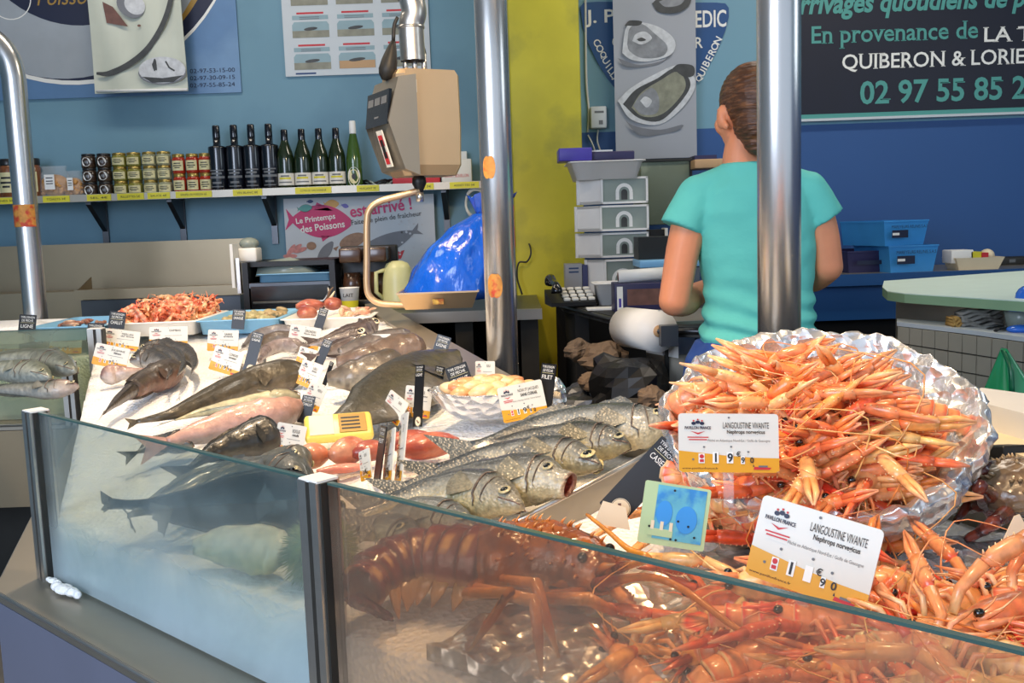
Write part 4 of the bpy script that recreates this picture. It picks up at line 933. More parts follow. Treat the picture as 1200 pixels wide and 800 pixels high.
# drawer boxes: white polystyrene with clear front
def storage(px0, px1, py0, py1, y, label, ang=0.30, name='storage_box', wind=(0.33, 1)):
    """front/side box; left 1/3 is the white end wall, the rest is the clear front"""
    a_, b2 = P(px0, (py0 + py1) / 2, y), P(px1, (py0 + py1) / 2, y); zlo, zhi = P(px0, py1, y).z, P(px0, py0, y).z; w_ = b2.x - a_.x; h_ = zhi - zlo
    fw = w_ * .70 / math.cos(ang * .6); dep = w_ * .30 / math.sin(ang + .12)
    M = Matrix.Translation((a_.x + w_ * .30, y, zlo)) @ Matrix.Rotation(ang * .35, 4, 'Z')
    t = thing(name, M=M, label=label, cat='box', group='stacked polystyrene boxes'); ds = V((-w_ * .30, dep * .5, 0))
    mb = MB().use('polystyrene'); wl = .012
    A, B_, C_, D_ = V((0, 0, 0)), V((fw, 0, 0)), V((fw, 0, 0)) + ds, ds
    for z_ in ((0, .012), (h_ - .014, h_ - .003)): mb.poly([q + V((0, 0, z_[0])) for q in (A, B_, C_, D_)], th=z_[1] - z_[0], d=V((0, 0, 1)))
    mb.poly([A, D_, D_ + V((0, 0, h_ - .003)), A + V((0, 0, h_ - .003))], th=wl, d=V((1, 0, 0))); mb.poly([B_, C_, C_ + V((0, 0, h_ - .003)), B_ + V((0, 0, h_ - .003))], th=-wl, d=V((1, 0, 0))); mb.poly([D_, C_, C_ + V((0, 0, h_ - .003)), D_ + V((0, 0, h_ - .003))], th=-wl, d=V((0, 1, 0)))
    fr = .008; 
    for x0_, x1_, z0_, z1_ in ((0, fw, 0, fr), (0, fw, h_ - .003 - fr, h_ - .003), (0, fr, 0, h_ - .003), (fw - fr, fw, 0, h_ - .003)): mb.box(((x0_ + x1_) / 2, -.004, (z0_ + z1_) / 2), (x1_ - x0_, .012, z1_ - z0_))
    mb.build('box_body', t)
    mb = MB().use('plastic_frost'); mb.poly(rect(fr, fw - fr, fr, h_ - fr, -.001), th=.002); mb.build('clear_front', t)
    mb = MB().use('white'); ax = fw * .5; ar = h_ * .26; mb.loft(strip([(ax + ar * math.cos(q), h_ * .42 + ar * math.sin(q)) for q in [PI * i / 12 for i in range(13)]], .014, -.003), closed=False, caps=False); mb.poly(rect(ax - ar - .007, ax - ar + .007, h_ * .14, h_ * .42, -.003)); mb.poly(rect(ax + ar - .007, ax + ar + .007, h_ * .14, h_ * .42, -.003))
    mb.use('oyster_dark'); mb.poly([V((ax + ar * .45 * math.cos(q), -.0035, h_ * .40 + ar * .5 * math.sin(q))) for q in [PI * i / 10 for i in range(11)]] + [V((ax - ar * .45, -.0035, h_ * .14)), V((ax + ar * .45, -.0035, h_ * .14))]); mb.build('arch_print', t)
    mb = MB().use('oyster_light')
    for i in range(9): mb.ell((R.uniform(.03, fw - .03), R.uniform(.03, .06), R.uniform(.02, h_ * .6)), (.03, .02, .022), n=7, m=5)
    mb.build('contents', t); return t
SY = 3.95
storage(680, 759, 208, 240, SY, 'topmost white polystyrene box with clear front, second tray stands on it')
storage(678, 760, 241, 272, SY - .02, 'second white polystyrene box from the top of the stack, its front brightest')
storage(679, 760, 273, 303, SY, 'third white polystyrene box from the top, two arches on its front')
storage(689, 752, 304, 347, SY + .0, 'lowest and tallest white polystyrene box standing on the desk')
p0, p1 = P(664, 209, 3.9), P(757, 190, 3.9); cx_ = (p0.x + p1.x) / 2
tray('polystyrene_tray', 'white flared tray set on top of the polystyrene box stack', 'tray', (cx_ + .005, 4.05, P(710, 209, 3.9).z), p1.x - p0.x - .03, .30, P(710, 188, 3.9).z - P(710, 209, 3.9).z, 'polystyrene', flare=1.18)
c_ = P(700, 183, 3.95); z_ = P(710, 188, 3.9).z; t = thing('purple_box', (c_.x, 3.98, z_), 'flat purple and grey carton lying on the white flared tray', 'box')
mb = MB().use('purple'); mb.box((c_.x - .09, 3.98, z_ + .028), (.13, .16, .05), M=None, bev=.004); mb.build('purple_end', t, world=True); mb = MB().use('purple_dark'); mb.box((c_.x + .05, 4.0, z_ + .02), (.19, .14, .034), bev=.004); mb.use('white'); mb.box((c_.x - .0, 4.0, z_ + .041), (.12, .12, .006)); mb.build('grey_lid', t, world=True)
# tub, binder, phone, boxes on the desk
tray('white_tub', 'small translucent white tub in front of the lowest polystyrene box', 'tub', (P(725, 340, 3.7).x, 3.75, dz), .17, .14, P(725, 331, 3.7).z - dz, 'polystyrene', flare=1.1)
c_ = P(676, 345, 4.0); t = thing('folder', (c_.x, 4.05, dz), 'grey and blue document folder standing on the desk behind the telephone', 'folder')
mb = MB().use('oyster_ground'); mb.box((c_.x - .01, 4.05, dz + .07), (.07, .10, .15)); mb.build('pages', t, world=True); mb = MB().use('box_navy'); mb.box((c_.x + .035, 4.05, dz + .068), (.024, .10, .145)); mb.use('ink_blue'); [mb.poly(rect(c_.x - .03, c_.x + .01, dz + q, dz + q + .006, 3.999)) for q in (.125, .11)]; mb.build('spine', t, world=True)
c_ = P(668, 350, 3.72); t = thing('telephone', M=Matrix.Translation((c_.x, 3.72, dz)) @ Matrix.Rotation(.12, 4, 'Z'), label='black desk telephone with rows of pale keys by the yellow pillar', cat='telephone')
mb = MB().use('black'); mb.poly([V((-.085, -.08, .005)), V((-.085, .08, .005)), V((-.085, .08, .06)), V((-.085, -.08, .02))], th=.17, d=V((1, 0, 0))); mb.build('base', t)
mb = MB().use('black_gloss'); mb.tube(spline([V((-.062, -.07, .055)), V((-.062, -.06, .085)), V((-.062, 0, .09)), V((-.062, .06, .105)), V((-.062, .075, .08))], 16), [.022, .023, .02, .015, .013, .012, .012, .012, .012, .013, .014, .016, .02, .023, .023, .02], n=12); mb.build('handset', t)
mb = MB().use('tag_white')
for i in range(4):
    for j in range(4): mb.box((-.022 + i * .031, -.058 + j * .033, .030 + j * .0105), (.024, .022, .012), bev=.003)
mb.build('keypad', t)
mb = MB().use('white'); c_ = P(706, 361, 3.5); mb.box((c_.x, 3.52, dz + .004), (.11, .08, .006)); mb.build('paper_sheet', loc=(c_.x, 3.52, dz), label='blank white paper slip on the front edge of the desk', cat='paper')
c_ = P(748, 362, 3.42); t = thing('wrap_box', (c_.x, 3.42, dz), 'dark purple printed carton with paper rolls sticking out on the desk', 'box')
w_ = .175; h_ = P(740, 346, 3.4).z - P(740, 384, 3.4).z - .012
mb = MB().use('purple_dark'); mb.box((0, 0, h_ / 2), (w_, .12, h_), bev=.003); mb.build('carton', t); mb = MB().use('oyster_brown'); mb.poly(rect(-.045, .08, h_ * .25, h_ * .8, -.061)); mb.use('ink_white'); mb.poly(rect(-.08, -.06, h_ * .1, h_ * .9, -.061)); mb.use('purple'); mb.poly(rect(-.074, -.066, h_ * .2, h_ * .5, -.0615)); mb.build('print', t)
mb = MB().use('white'); mb.tube([V((-.07, -.02, h_ + .022)), V((.09, -.02, h_ + .028))], .022, n=16); mb.use('oyster_brown'); mb.tube([V((-.072, -.02, h_ + .022)), V((-.069, -.02, h_ + .022))], .015, n=14); mb.build('paper_roll', t)
c_ = P(775, 340, 3.75); t = thing('dark_crate', (c_.x, 3.75, dz), 'dark grey crate with light blue rim left of the woman at the desk', 'crate')
w_ = .22; h_ = P(760, 320, 3.75).z - P(760, 362, 3.75).z
mb = MB().use('steel_dark'); mb.box((.02, 0, h_ / 2), (w_, .2, h_), bev=.004); mb.build('body', t); mb = MB().use('blue_tray'); mb.box((.02, -.005, h_ + .014), (w_ + .01, .21, .028), bev=.004); mb.build('rim', t); mb = MB().use('black'); mb.box((.02, .03, h_ + .07), (w_, .14, .085)); mb.build('lid', t)
c_ = P(771, 285, 4.3); mb = MB().use('black'); mb.box((c_.x, 4.35, c_.z), (.07, .1, .12)); mb.box((c_.x, 4.37, (c_.z + dz) / 2 - .03), (.02, .02, c_.z - dz - .06)); mb.box((c_.x, 4.36, dz + .006), (.08, .09, .012)); mb.use('white'); mb.box((c_.x + .035, 4.33, c_.z + .02), (.012, .1, .09)); mb.build('monitor', loc=c_, label='small dark screen with white edge left of the turquoise sleeve', cat='screen')

# steel cabinet with the paper roll next to the woman
cA = PZ(776, 393, 1.16); sy = 2.95
x0_ = P(778, 400, sy).x; x1_ = P(822, 400, sy).x; zt = P(800, 376, sy).z
t = thing('steel_cabinet', ((x0_ + x1_) / 2, sy + .2, .25), 'steel cabinet side carrying the paper roll beside the woman', 'cabinet')
mb = MB().use('steel_dull'); mb.box(((x0_ + x1_) / 2 + .12, sy + .2, (zt + .25) / 2), (x1_ - x0_ + .24, .40, zt - .25), bev=.004); mb.build('body', t, world=True)
mb = MB().use('steel'); mb.box(((x0_ + x1_) / 2 + .12, sy - .004, zt - .05), (x1_ - x0_ + .25, .012, .10)); mb.use('dark_metal'); mb.box(((x0_ + x1_) / 2 + .10, sy - .011, zt - .055), (.13, .002, .006)); mb.box((x0_ + .006, sy - .01, zt - .45), (.012, .02, .75)); mb.build('drawer', t, world=True)
t = thing('paper_roll', P(752, 385, sy + .02), 'large white roll of wrapping paper hanging over the dark desk edge', 'roll')
r0, r1 = P(733, 384, 3.02), P(778, 389, 2.86)
r0 = V((P(735, 385, 3.05).x, 3.05, P(735, 383, 3.05).z)); r1 = V((P(772, 392, 2.85).x, 2.85, P(772, 388, 2.85).z))
mb = MB().use('white'); mb.tube([r0, r1], .062, n=28); ax = (r1 - r0).normalized(); sd = V((0, 0, 1)).cross(ax).normalized()
sh = [[q + sd * .0625 * math.cos(a) + V((0, 0, .0625 * math.sin(a))) for a in (PI * .5, PI * .35, PI * .15, 0)] + [q + sd * .064 + V((0, 0, -z_)) for z_ in (.03, .06, .085)] for q in (r0, r1)]
sd2 = -sd
mb.loft(sh, closed=False, caps=False); mb.build('paper', t, world=True)
mb = MB().use('cardboard_tan'); mb.tube([r0 - ax * .005, r1 + ax * .005], .018, n=14); mb.build('core', t, world=True)
mb = MB().use('steel_dark'); mb.tube([r0 - ax * .03, r1 + ax * .035], .009, n=8); mb.box(r1 + ax * .035 + V((.012, 0, -.01)), (.05, .04, .06)); mb.build('holder', t, world=True)
# crumpled waste in the dark space below the desk
def crumple(name, px, py, y, r, m, label, seed, cat='paper'):
    p = P(px, py, y); mb = MB().use(m); rings = []
    for i in range(13):
        a = -PI / 2 + PI * i / 12; row = []
        for j in range(18):
            q = V((math.cos(a) * math.cos(2 * PI * j / 18), math.cos(a) * math.sin(2 * PI * j / 18), math.sin(a))); f = 1 + .35 * nz(q, 1.6, seed) + .25 * abs(nz(q, 3.5, seed + 3)); row.append(V((q.x * r[0], q.y * r[1], q.z * r[2])) * f)
        rings.append(row)
    mb.loft(rings, smooth=False); o = mb.build(name, label=label, cat=cat); o.location = p; return o
crumple('crumpled_paper', 678, 410, 3.30, (.045, .05, .035), 'kraft', 'small brown paper scrap at the upper left of the dark waste heap', 1)
crumple('crumpled_paper', 708, 420, 3.15, (.075, .07, .05), 'kraft', 'large crumpled grey-brown paper bag in the dark space below the paper roll', 2)
crumple('crumpled_paper', 692, 448, 2.95, (.032, .04, .028), 'kraft', 'round brown paper ball low in the waste heap beside striped cloth', 3)
crumple('crumpled_paper', 764, 466, 2.55, (.035, .04, .03), 'kraft', 'pale paper wad just behind the head of the rearmost sea bass', 4)
crumple('striped_cloth', 709, 456, 2.95, (.045, .04, .025), 'rag', 'dark striped cloth lying in the waste heap below the desk', 5, 'cloth')
crumple('waste_sack', 738, 456, 2.85, (.12, .14, .10), 'black', 'dark plastic waste sack slumped below the desk in shadow', 6, 'sack')
crumple('waste_sack', 690, 475, 3.0, (.10, .10, .06), 'steel_dark', 'low dark blue-grey sack at the bottom left of the waste heap', 7, 'sack')

# ------------------------------------------------------------------ right side
t = thing('navy_sign', P(1100, 60, WY), 'large navy shop sign with green and white lettering at upper right', 'sign')
Y = WY - .02; a_ = P(905, 136, Y); b2 = P(1330, 127, Y); zb_ = P(1060, 132, Y).z; z1 = zb_ + .95
mb = MB().use('sign_navy'); mb.box(((a_.x + b2.x) / 2, Y + .005, (zb_ + z1) / 2), (b2.x - a_.x, .02, z1 - zb_)); mb.build('panel', t, world=True)
mb = MB().use('ink_teal'); mb.box(((a_.x + b2.x) / 2, Y, zb_ - .006), (b2.x - a_.x, .035, .022)); mb.use('poster_white'); mb.box(((a_.x + b2.x) / 2, Y - .004, zb_ - .022), (b2.x - a_.x, .04, .012)); mb.build('frame_strip', t, world=True)
mb = MB(); k = WY / F; ym = Y - .007
def kt2(m, s, px0, px1, py, h, bold=.012, slant=0, serif=True):
    mb = MB().use(m); p0 = P(px0, py, ym); p1 = P(px1, py, ym); mb.text(s, p0.x, (P((px0 + px1) / 2, py, ym)).z, h * k, p1.x - p0.x, y=ym, align='l', bold=bold, slant=slant, serif=serif); mb.build('lettering', t, world=True)
kt2('ink_teal', 'Arrivages quotidiens de petits bateaux', 918, 1345, 2, 30, .03, .18, False)
kt2('ink_teal', 'En provenance de', 951, 1146, 41, 26); kt2('ink_white', 'LA TURBALLE,', 1152, 1330, 39, 19)
kt2('ink_white', 'QUIBERON & LORIENT', 987, 1236, 70, 20, .01); kt2('ink_teal', '02 97 55 85 24', 1008, 1222, 105, 27, .02)
# counter along the right wall
CY = 4.35; cz = P(1010, 322, CY).z
x0_ = P(940, 320, CY).x; t = thing('wall_counter', (2.4, 4.6, .25), 'blue edged worktop along the blue wall behind the woman', 'counter')
mb = MB().use('steel_dull'); mb.box(((x0_ + 4.0) / 2, 4.63, cz - .015), (4.0 - x0_, .60, .03)); mb.build('top', t, world=True)
mb = MB().use('shield_blue'); mb.box(((x0_ + 4.0) / 2, CY - .02, cz - .02), (4.0 - x0_, .03, .05)); mb.box(((x0_ + 4.0) / 2, CY + .02, cz - .12), (4.0 - x0_, .03, .16)); mb.build('edge', t, world=True)
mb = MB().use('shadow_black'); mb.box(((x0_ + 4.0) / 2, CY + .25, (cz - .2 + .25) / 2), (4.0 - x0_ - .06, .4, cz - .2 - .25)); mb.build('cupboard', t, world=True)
mb = MB().use('dark_metal'); c_ = P(1190, 306, 4.7); mb.box((c_.x, 4.75, c_.z), (.16, .1, .04), bev=.004); mb.use('ink_grey'); mb.poly(rect(c_.x - .03, c_.x + .0, c_.z - .005, c_.z + .01, 4.699)); mb.build('black_case', loc=c_, label='small black case on the blue counter at the right frame edge', cat='case')
def crate(px0, px1, py0, py1, y, label, ang, zbase=None, m='blue_crate', txt=True):
    a_, b2 = P(px0, py1, y), P(px1, py1, y); h_ = P(px0, py0, y).z - P(px0, py1, y).z; w_ = b2.x - a_.x; z_ = a_.z if zbase is None else zbase
    M = Matrix.Translation(((a_.x + b2.x) / 2, y, z_)) @ Matrix.Rotation(ang, 4, 'Z'); t = thing('fish_crate', M=M, label=label, cat='crate', group='blue fish crates on the wall counter')
    def q(k_, z, dp=.34): return [V((-w_ / 2 * k_, -(k_ - 1) * .1, z)), V((w_ / 2 * k_, -(k_ - 1) * .1, z)), V((w_ / 2 * k_, dp, z)), V((-w_ / 2 * k_, dp, z))]
    mb = MB().use(m); mb.loft([q(.86, 0), q(1, h_), q(1.02, h_), q(1.02, h_ + .006), q(.97, h_ + .006), q(.84, .012)], smooth=False); mb.build('shell', t)
    mb = MB().use('ink_navy')
    if txt: mb.text('MAREYEURS REUNIS S.A.S', 0, h_ * .80, h_ * .13, w_ * .80, y=-.024); mb.poly(rect(-w_ * .38, -w_ * .02, h_ * .34, h_ * .66, -.020)); mb.use('ink_white'); mb.poly(rect(-w_ * .37, -w_ * .22, h_ * .45, h_ * .55, -.021)); mb.build('print', t)
    else: mb.poly(rect(-w_ * .3, w_ * .3, h_ * .4, h_ * .6, -.016)); mb.build('print', t)
    return t
crate(1040, 1101, 281, 311, 4.42, 'lower blue printed fish crate standing on the wall counter', .12, zbase=cz)
zc = cz + P(1040, 281, 4.42).z - P(1040, 311, 4.42).z + .006
crate(1032, 1092, 250, 278, 4.42, 'upper blue printed fish crate tilted on the lower crate', .25, zbase=zc)
crate(992, 1042, 288, 312, 4.50, 'dark fish crate left of the printed blue crates on the wall counter', .1, zbase=cz, m='purple_dark', txt=False)
c_ = P(1140, 303, 4.5); t = thing('card_tray', (c_.x, 4.5, cz), 'cream cardboard tray with papers on the wall counter', 'tray')
def qd(k_, z, w_=.21, dp=.14): return [V((sx * w_ / 2 * k_, sy * dp / 2 * k_, z)) for sx, sy in ((-1, -1), (1, -1), (1, 1), (-1, 1))]
mb = MB().use('cream'); mb.loft([qd(.85, 0), qd(1.05, .055), qd(1.0, .055), qd(.82, .006)], smooth=False); mb.build('tray_body', t)
mb = MB().use('white'); mb.box((-.07, 0, .06), (.10, .10, .06), bev=.004); mb.use('label_yellow'); mb.box((-.005, .0, .055), (.05, .1, .05)); mb.use('ink_red'); mb.box((.03, -.01, .055), (.03, .09, .04)); mb.use('cream'); mb.ell((.065, 0, .06), (.03, .04, .03)); mb.build('papers', t)
# cutting board island with tiled base
z_ = P(1035, 333, 3.35).z
bp = [PZ(1034, 336, z_), PZ(1040, 341, z_), PZ(1060, 343.5, z_), PZ(1210, 353, z_), PZ(1330, 361, z_), PZ(1330, 310, z_), PZ(1200, 317, z_), PZ(1036, 329, z_)]
t = thing('cutting_block', (bp[2].x, bp[2].y, .25), 'pale green thick cutting board on its grey stand at right', 'table')
mb = MB().use('board_green'); mb.poly(bp, th=.003, d=V((0, 0, -1))); mb.use('board_edge'); mb.poly([p - V((0, 0, .0032)) for p in bp], th=.026, d=V((0, 0, -1))); mb.build('board', t, world=True)
inn_ = [PZ(1050, 349, z_ - .030), PZ(1210, 361, z_ - .030), PZ(1330, 369, z_ - .030), PZ(1330, 335, z_ - .030), PZ(1056, 342, z_ - .030)]
mb = MB().use('tile'); mb.use('rag'); mb.use('steel_dull'); mb.poly(inn_, th=.85, d=V((0, 0, -1))); mb.build('stand', t, world=True)
z2 = P(1060, 377, 2.95).z
tp = [PZ(1051, 377, z2), PZ(1140, 387, z2), PZ(1215, 397, z2), PZ(1330, 412, z2), PZ(1330, 388, z2), PZ(1215, 384, z2), PZ(1051, 373, z2)]
t = thing('tiled_plinth', (tp[0].x, tp[0].y, .25), 'low grey tiled ledge running under the cutting board', 'ledge')
mb = MB().use('poster_white'); mb.poly(tp, th=.012, d=V((0, 0, -1))); mb.build('coping', t, world=True)
fr = [tp[0], tp[1], tp[2], tp[3]]; mb = MB().use('dark_metal'); g = MB().use('tile')
for p_, q_ in ((fr[0], fr[3]),):
    d_ = (q_ - p_); d_.z = 0; Ln = d_.length; d_.normalize(); nn = V((d_.y, -d_.x, 0)); M = Matrix.Translation(p_ + V((0, 0, -.012))) @ Matrix.Rotation(math.atan2(d_.y, d_.x), 4, 'Z')
    mb.box((Ln / 2, .06, -.40), (Ln, .10, .80), M=M); s_ = .053
    for i in range(int(Ln / s_) + 1):
        for j in range(7): g.box((s_ * (i + .5), .008, -s_ * (j + .5)), (s_ - .004, .012, s_ - .004), M=M)
mb.build('core', t, world=True); g.build('tiles', t, world=True)
t = thing('folded_rag', P(1142, 381, 3.05), 'folded grey rag with a brown end lying on the tiled ledge', 'cloth')
p = PZ(1142, 381, z2)
for (m, w_, d_, o_, h_, nm, dxx) in (('rag', .115, .07, .0, .0, 'cloth', .008), ('rag_yellow', .03, .055, 0, 0, 'brown_end', -.058)):
    mb = MB().use(m)
    for k_ in range(5 if m == 'rag' else 3):
        rr = []
        for i in range(15):
            x = -w_ / 2 + w_ * i / 14; zc_ = .004 + k_ * .0085 + .004 * math.sin(i * .7 + k_ * 1.3) + (.012 * (i / 14) ** 2 * k_ / 3 if m == 'rag' else 0); dd = d_ * (1 - .1 * k_) / 2; rr.append([V((x + dxx, sy * dd + .006 * nz((i, k_, sy)), zc_ + sz * .0042)) for sy, sz in ((-1, -1), (-1.05, 0), (-1, 1), (0, 1.1), (1, 1), (1, -1))])
        mb.loft(rr)
    o = mb.build(nm, t); o.matrix_world = Matrix.Translation(p); o.matrix_basis = t.matrix_world.inverted() @ Matrix.Translation(p)
c_ = PZ(1196, 386, z2); t = thing('blue_handled_tub', c_, 'clear tub with bright blue crumpled plastic at the right frame edge', 'tub')
mb = MB().use('plastic_frost'); mb.lathe([(.034, 0), (.045, .055)], c=(.01, .02, 0), n=18); mb.build('tub', t)
mb = MB().use('blue_bag_light'); [mb.ell((x, y, z), r) for x, y, z, r in ((.0, 0, .062, (.05, .04, .014)), (.02, .01, .085, (.03, .03, .035)), (-.025, -.05, .008, (.04, .025, .012)))]; mb.use('white'); mb.tube([V((-.055, 0, .06)), V((.05, .01, .062))], .004); mb.build('blue_film', t)
mb = MB().use('cable'); mb.tube(spline([PZ(1176, 383.5, z2) + V((0, 0, .004)), PZ(1160, 386, z2) + V((0, 0, .004)), P(1148, 388, 2.85), P(1140, 400, 2.8), P(1141, 415, 2.8), P(1152, 435, 2.8)], 30), .003, n=6); mb.build('black_cable', loc=PZ(1160, 386, z2), label='thin grey cable hanging over the tiles, left one', cat='cable')
mb = MB().use('cable'); mb.tube(spline([PZ(1180, 386, z2) + V((0, 0, .004)), PZ(1168, 389, z2) + V((0, 0, .006)), P(1160, 394, 2.78), P(1157, 408, 2.75), P(1158, 425, 2.75), P(1162, 436, 2.75)], 30), .004, n=6); mb.build('black_cable', loc=PZ(1168, 389, z2), label='thicker black cable hanging over the tiles toward the green bag', cat='cable')
# green bag, white slabs, black bar behind the bowl
def gb():
    y = 2.2; t = thing('green_plastic_bag', P(1178, 462, y), 'green plastic bag standing in a peak behind the white slabs', 'bag'); mb = MB().use('green_bag'); a_ = P(1176, 408, y); l_ = P(1156, 462, y); r_ = P(1215, 468, y); rings = []
    for i in range(10):
        q = i / 9; lx, rx_, z = lerp(l_.x, a_.x - .004, q), lerp(r_.x, a_.x + .006, q), lerp(l_.z, a_.z, q); row = []
        for j in range(24): a2 = 2 * PI * j / 24; f = 1 + .12 * math.sin(a2 * 5 + q) * (1 - .5 * q); row.append(V(((lx + rx_) / 2 + (rx_ - lx) / 2 * math.cos(a2) * f, y + .05 * (1 - .8 * q) * math.sin(a2) * f, z)))
        rings.append(row)
    mb.loft(rings); mb.build('bag_body', t, world=True); mb = MB().use('green_bag_dark'); mb.tube(spline([a_ + V((0, 0, -.005)), P(1184, 430, y - .045), P(1186, 460, y - .055)], 10), .006, n=6); mb.build('fold', t, world=True)
gb()
s1 = 1.155
sp_ = [P(1120, 470, 1.95), P(1300, 500, 1.75)]
def slabq(name, px, m, zz_, th, label):
    q = [PZ(*c2, zz_) for c2 in px]; mb = MB().use(m); mb.poly(q, th=th, d=V((0, 0, -1))); mb.build(name, loc=q[0], label=label, cat='board')
slabq('white_slab', [(1128, 466), (1215, 488), (1330, 515), (1330, 478), (1150, 454)], 'white_gloss', 1.19, .04, 'thick off-white slab with rounded edge just below the green bag')
slabq('white_board', [(1120, 505), (1215, 540), (1330, 560), (1330, 525), (1125, 487)], 'cream', 1.15, .02, 'pale board lying below the white slab at the right')
t = MB().use('black'); a_, b2 = P(1128, 532, 1.52), P(1192, 536, 1.36); dd = (b2 - a_); M = frame((a_ + b2) / 2, dd, V((0, 0, 1))); t.box((0, 0, 0), (dd.length, .04, .035), M=M, bev=.003); t.build('black_bar', loc=(a_ + b2) / 2, label='short black square bar sticking out behind the foil bowl', cat='bar')

q = [PZ(1118, 512, 1.128), PZ(1240, 552, 1.128), PZ(1330, 572, 1.128), PZ(1330, 482, 1.128), PZ(1150, 462, 1.128)]
t = thing('service_table', (q[0].x, q[0].y, .25), 'dark service table carrying the white slabs behind the foil bowl', 'table')
mb = MB().use('dark_metal'); mb.poly(q, th=.03, d=V((0, 0, -1))); mb.build('top', t, world=True); c_ = sum(q, V((0, 0, 0))) / 5
mb = MB().use('black'); mb.poly([c_ + (p - c_) * .85 - V((0, 0, .03)) for p in q], th=.84, d=V((0, 0, -1))); mb.build('base', t, world=True)
c_ = P(1184, 464, 2.22); t = thing('black_crate', (c_.x, 2.24, .25), 'tall black crate on which the green plastic bag stands', 'crate'); h_ = c_.z - .25
mb = MB().use('black'); mb.box((0, 0, h_ / 2), (.22, .22, h_), bev=.01); mb.build('body', t); mb = MB().use('dark_metal'); mb.box((0, 0, h_ - .02), (.235, .235, .03), bev=.005); mb.build('rim', t)
# ------------------------------------------------------------------ the woman at work behind the counter
def remeshed(mb, name, voxel, mats, parent, smooth=8, label=None, extra=None):
    tmp = mb.build('tmp_' + name); md = tmp.modifiers.new('r', 'REMESH'); md.mode = 'VOXEL'; md.voxel_size = voxel; md.use_smooth_shade = True
    sm = tmp.modifiers.new('s', 'SMOOTH'); sm.factor = .5; sm.iterations = smooth
    dg = bpy.context.evaluated_depsgraph_get(); dg.update(); me = bpy.data.meshes.new_from_object(tmp.evaluated_get(dg)); me.name = name
    bpy.data.objects.remove(tmp); me.materials.clear()
    inv = parent.matrix_world.inverted()
    if extra:
        for v in me.vertices: v.co = extra(v.co)
    for v in me.vertices: v.co = inv @ v.co
    for m in mats: me.materials.append(MATS[m])
    for p in me.polygons: p.use_smooth = True
    o = bpy.data.objects.new(name, me); COL.objects.link(o); o.parent = parent
    if label: o['label'] = label
    return o
def limb(mb, pts, rad, n=14, sub=8):
    q = spline(pts, (len(pts) - 1) * sub + 1); r = []
    for i in range(len(q)):
        u = i / (len(q) - 1) * (len(pts) - 1); k = min(int(u), len(pts) - 2); r.append(lerp(rad[k], rad[k + 1], u - k))
    mb.tube(q, r, n=n); mb.ell(q[0], r[0], n=12, m=8); mb.ell(q[-1], r[-1], n=12, m=8)
WYP = 2.66
def X(px, py, dy=0.0): return P(px, py, WYP + dy)
foot_z = .25
root = X(886, 430); woman = thing('person', (root.x, root.y, foot_z), 'person seen from behind in a turquoise t-shirt, brown hair pulled back, working at the desk', 'person')
bpy.context.view_layer.update()
# head frame
hc = X(877, 129); fd = V((-.34, .93, -.10)).normalized(); hz = V((.03, 0, 1)); hz = (hz - fd * hz.dot(fd)).normalized(); hx = fd.cross(hz)
MH = Matrix(((hx.x, fd.x, hz.x, hc.x), (hx.y, fd.y, hz.y, hc.y), (hx.z, fd.z, hz.z, hc.z), (0, 0, 0, 1)))
body = MB().use('skin')
body.ell((0, -.012, .018), (.074, .093, .092), M=MH, n=24, m=16)            # cranium
body.ell((0, .030, -.040), (.058, .060, .075), M=MH, n=20, m=14)             # face
body.ell((0, .052, -.098), (.030, .028, .024), M=MH)                         # chin
body.ell((0, .088, -.020), (.012, .018, .026), M=MH); body.ell((0, .098, -.036), (.015, .013, .011), M=MH)   # nose
body.ell((0, .078, .016), (.050, .016, .012), M=MH)                          # brow
body.ell((0, .080, -.068), (.024, .012, .008), M=MH)                         # lips
for s in (-1, 1):
    body.ell((s * .045, .058, -.030), (.022, .022, .026), M=MH)             # cheek
    body.ell((s * .077, -.010, -.020), (.012, .020, .033), M=MH @ Matrix.Rotation(s * .3, 4, 'Z')); body.ell((s * .076, -.008, -.046), (.009, .012, .013), M=MH)   # ear, lobe
limb(body, [MH @ V((0, -.012, -.04)), X(868, 180), X(872, 214)], [.050, .046, .058])
# arms: left (viewer's left), right
lS, lE, lW = X(817, 228), X(790, 352, -.02), X(826, 338, .21); rS, rE, rW = X(946, 224), X(970, 312, .0), X(925, 335, .24)
limb(body, [lS, X(801, 290, -.015), lE], [.052, .046, .042]); limb(body, [lE, lE.lerp(lW, .35) + V((0, 0, -.012)), lW], [.043, .043, .027])
limb(body, [rS, X(962, 270), rE], [.052, .046, .041]); limb(body, [rE, rE.lerp(rW, .35) + V((0, 0, -.01)), rW], [.042, .042, .027])
def hand(w, d, side):
    d = d.normalized(); up = V((0, 0, 1)); sd = d.cross(up).normalized() * side; up = sd.cross(d).normalized() * side
    for i in range(4):                                                  # palm strips
        a = w + sd * (.030 - .020 * i) * .9; limb(body, [w + sd * (.012 - .008 * i), a + d * .085], [.017, .012], n=10)
        L = (.062, .074, .070, .056)[i]; b_ = a + d * .085
        limb(body, [b_, b_ + d * L * .45 - up * .006, b_ + d * L * .75 - up * L * .35, b_ + d * L * .78 - up * L * .70], [.0095, .009, .0082, .0072], n=10)
    t0 = w + sd * .022 + d * .028
    limb(body, [t0, t0 + sd * .022 + d * .024 - up * .012, t0 + sd * .022 + d * .056 - up * .026], [.012, .0105, .0085], n=10)
hand(lW, V((.45, .75, -.25)), 1); hand(rW, V((-.45, .75, -.25)), -1)
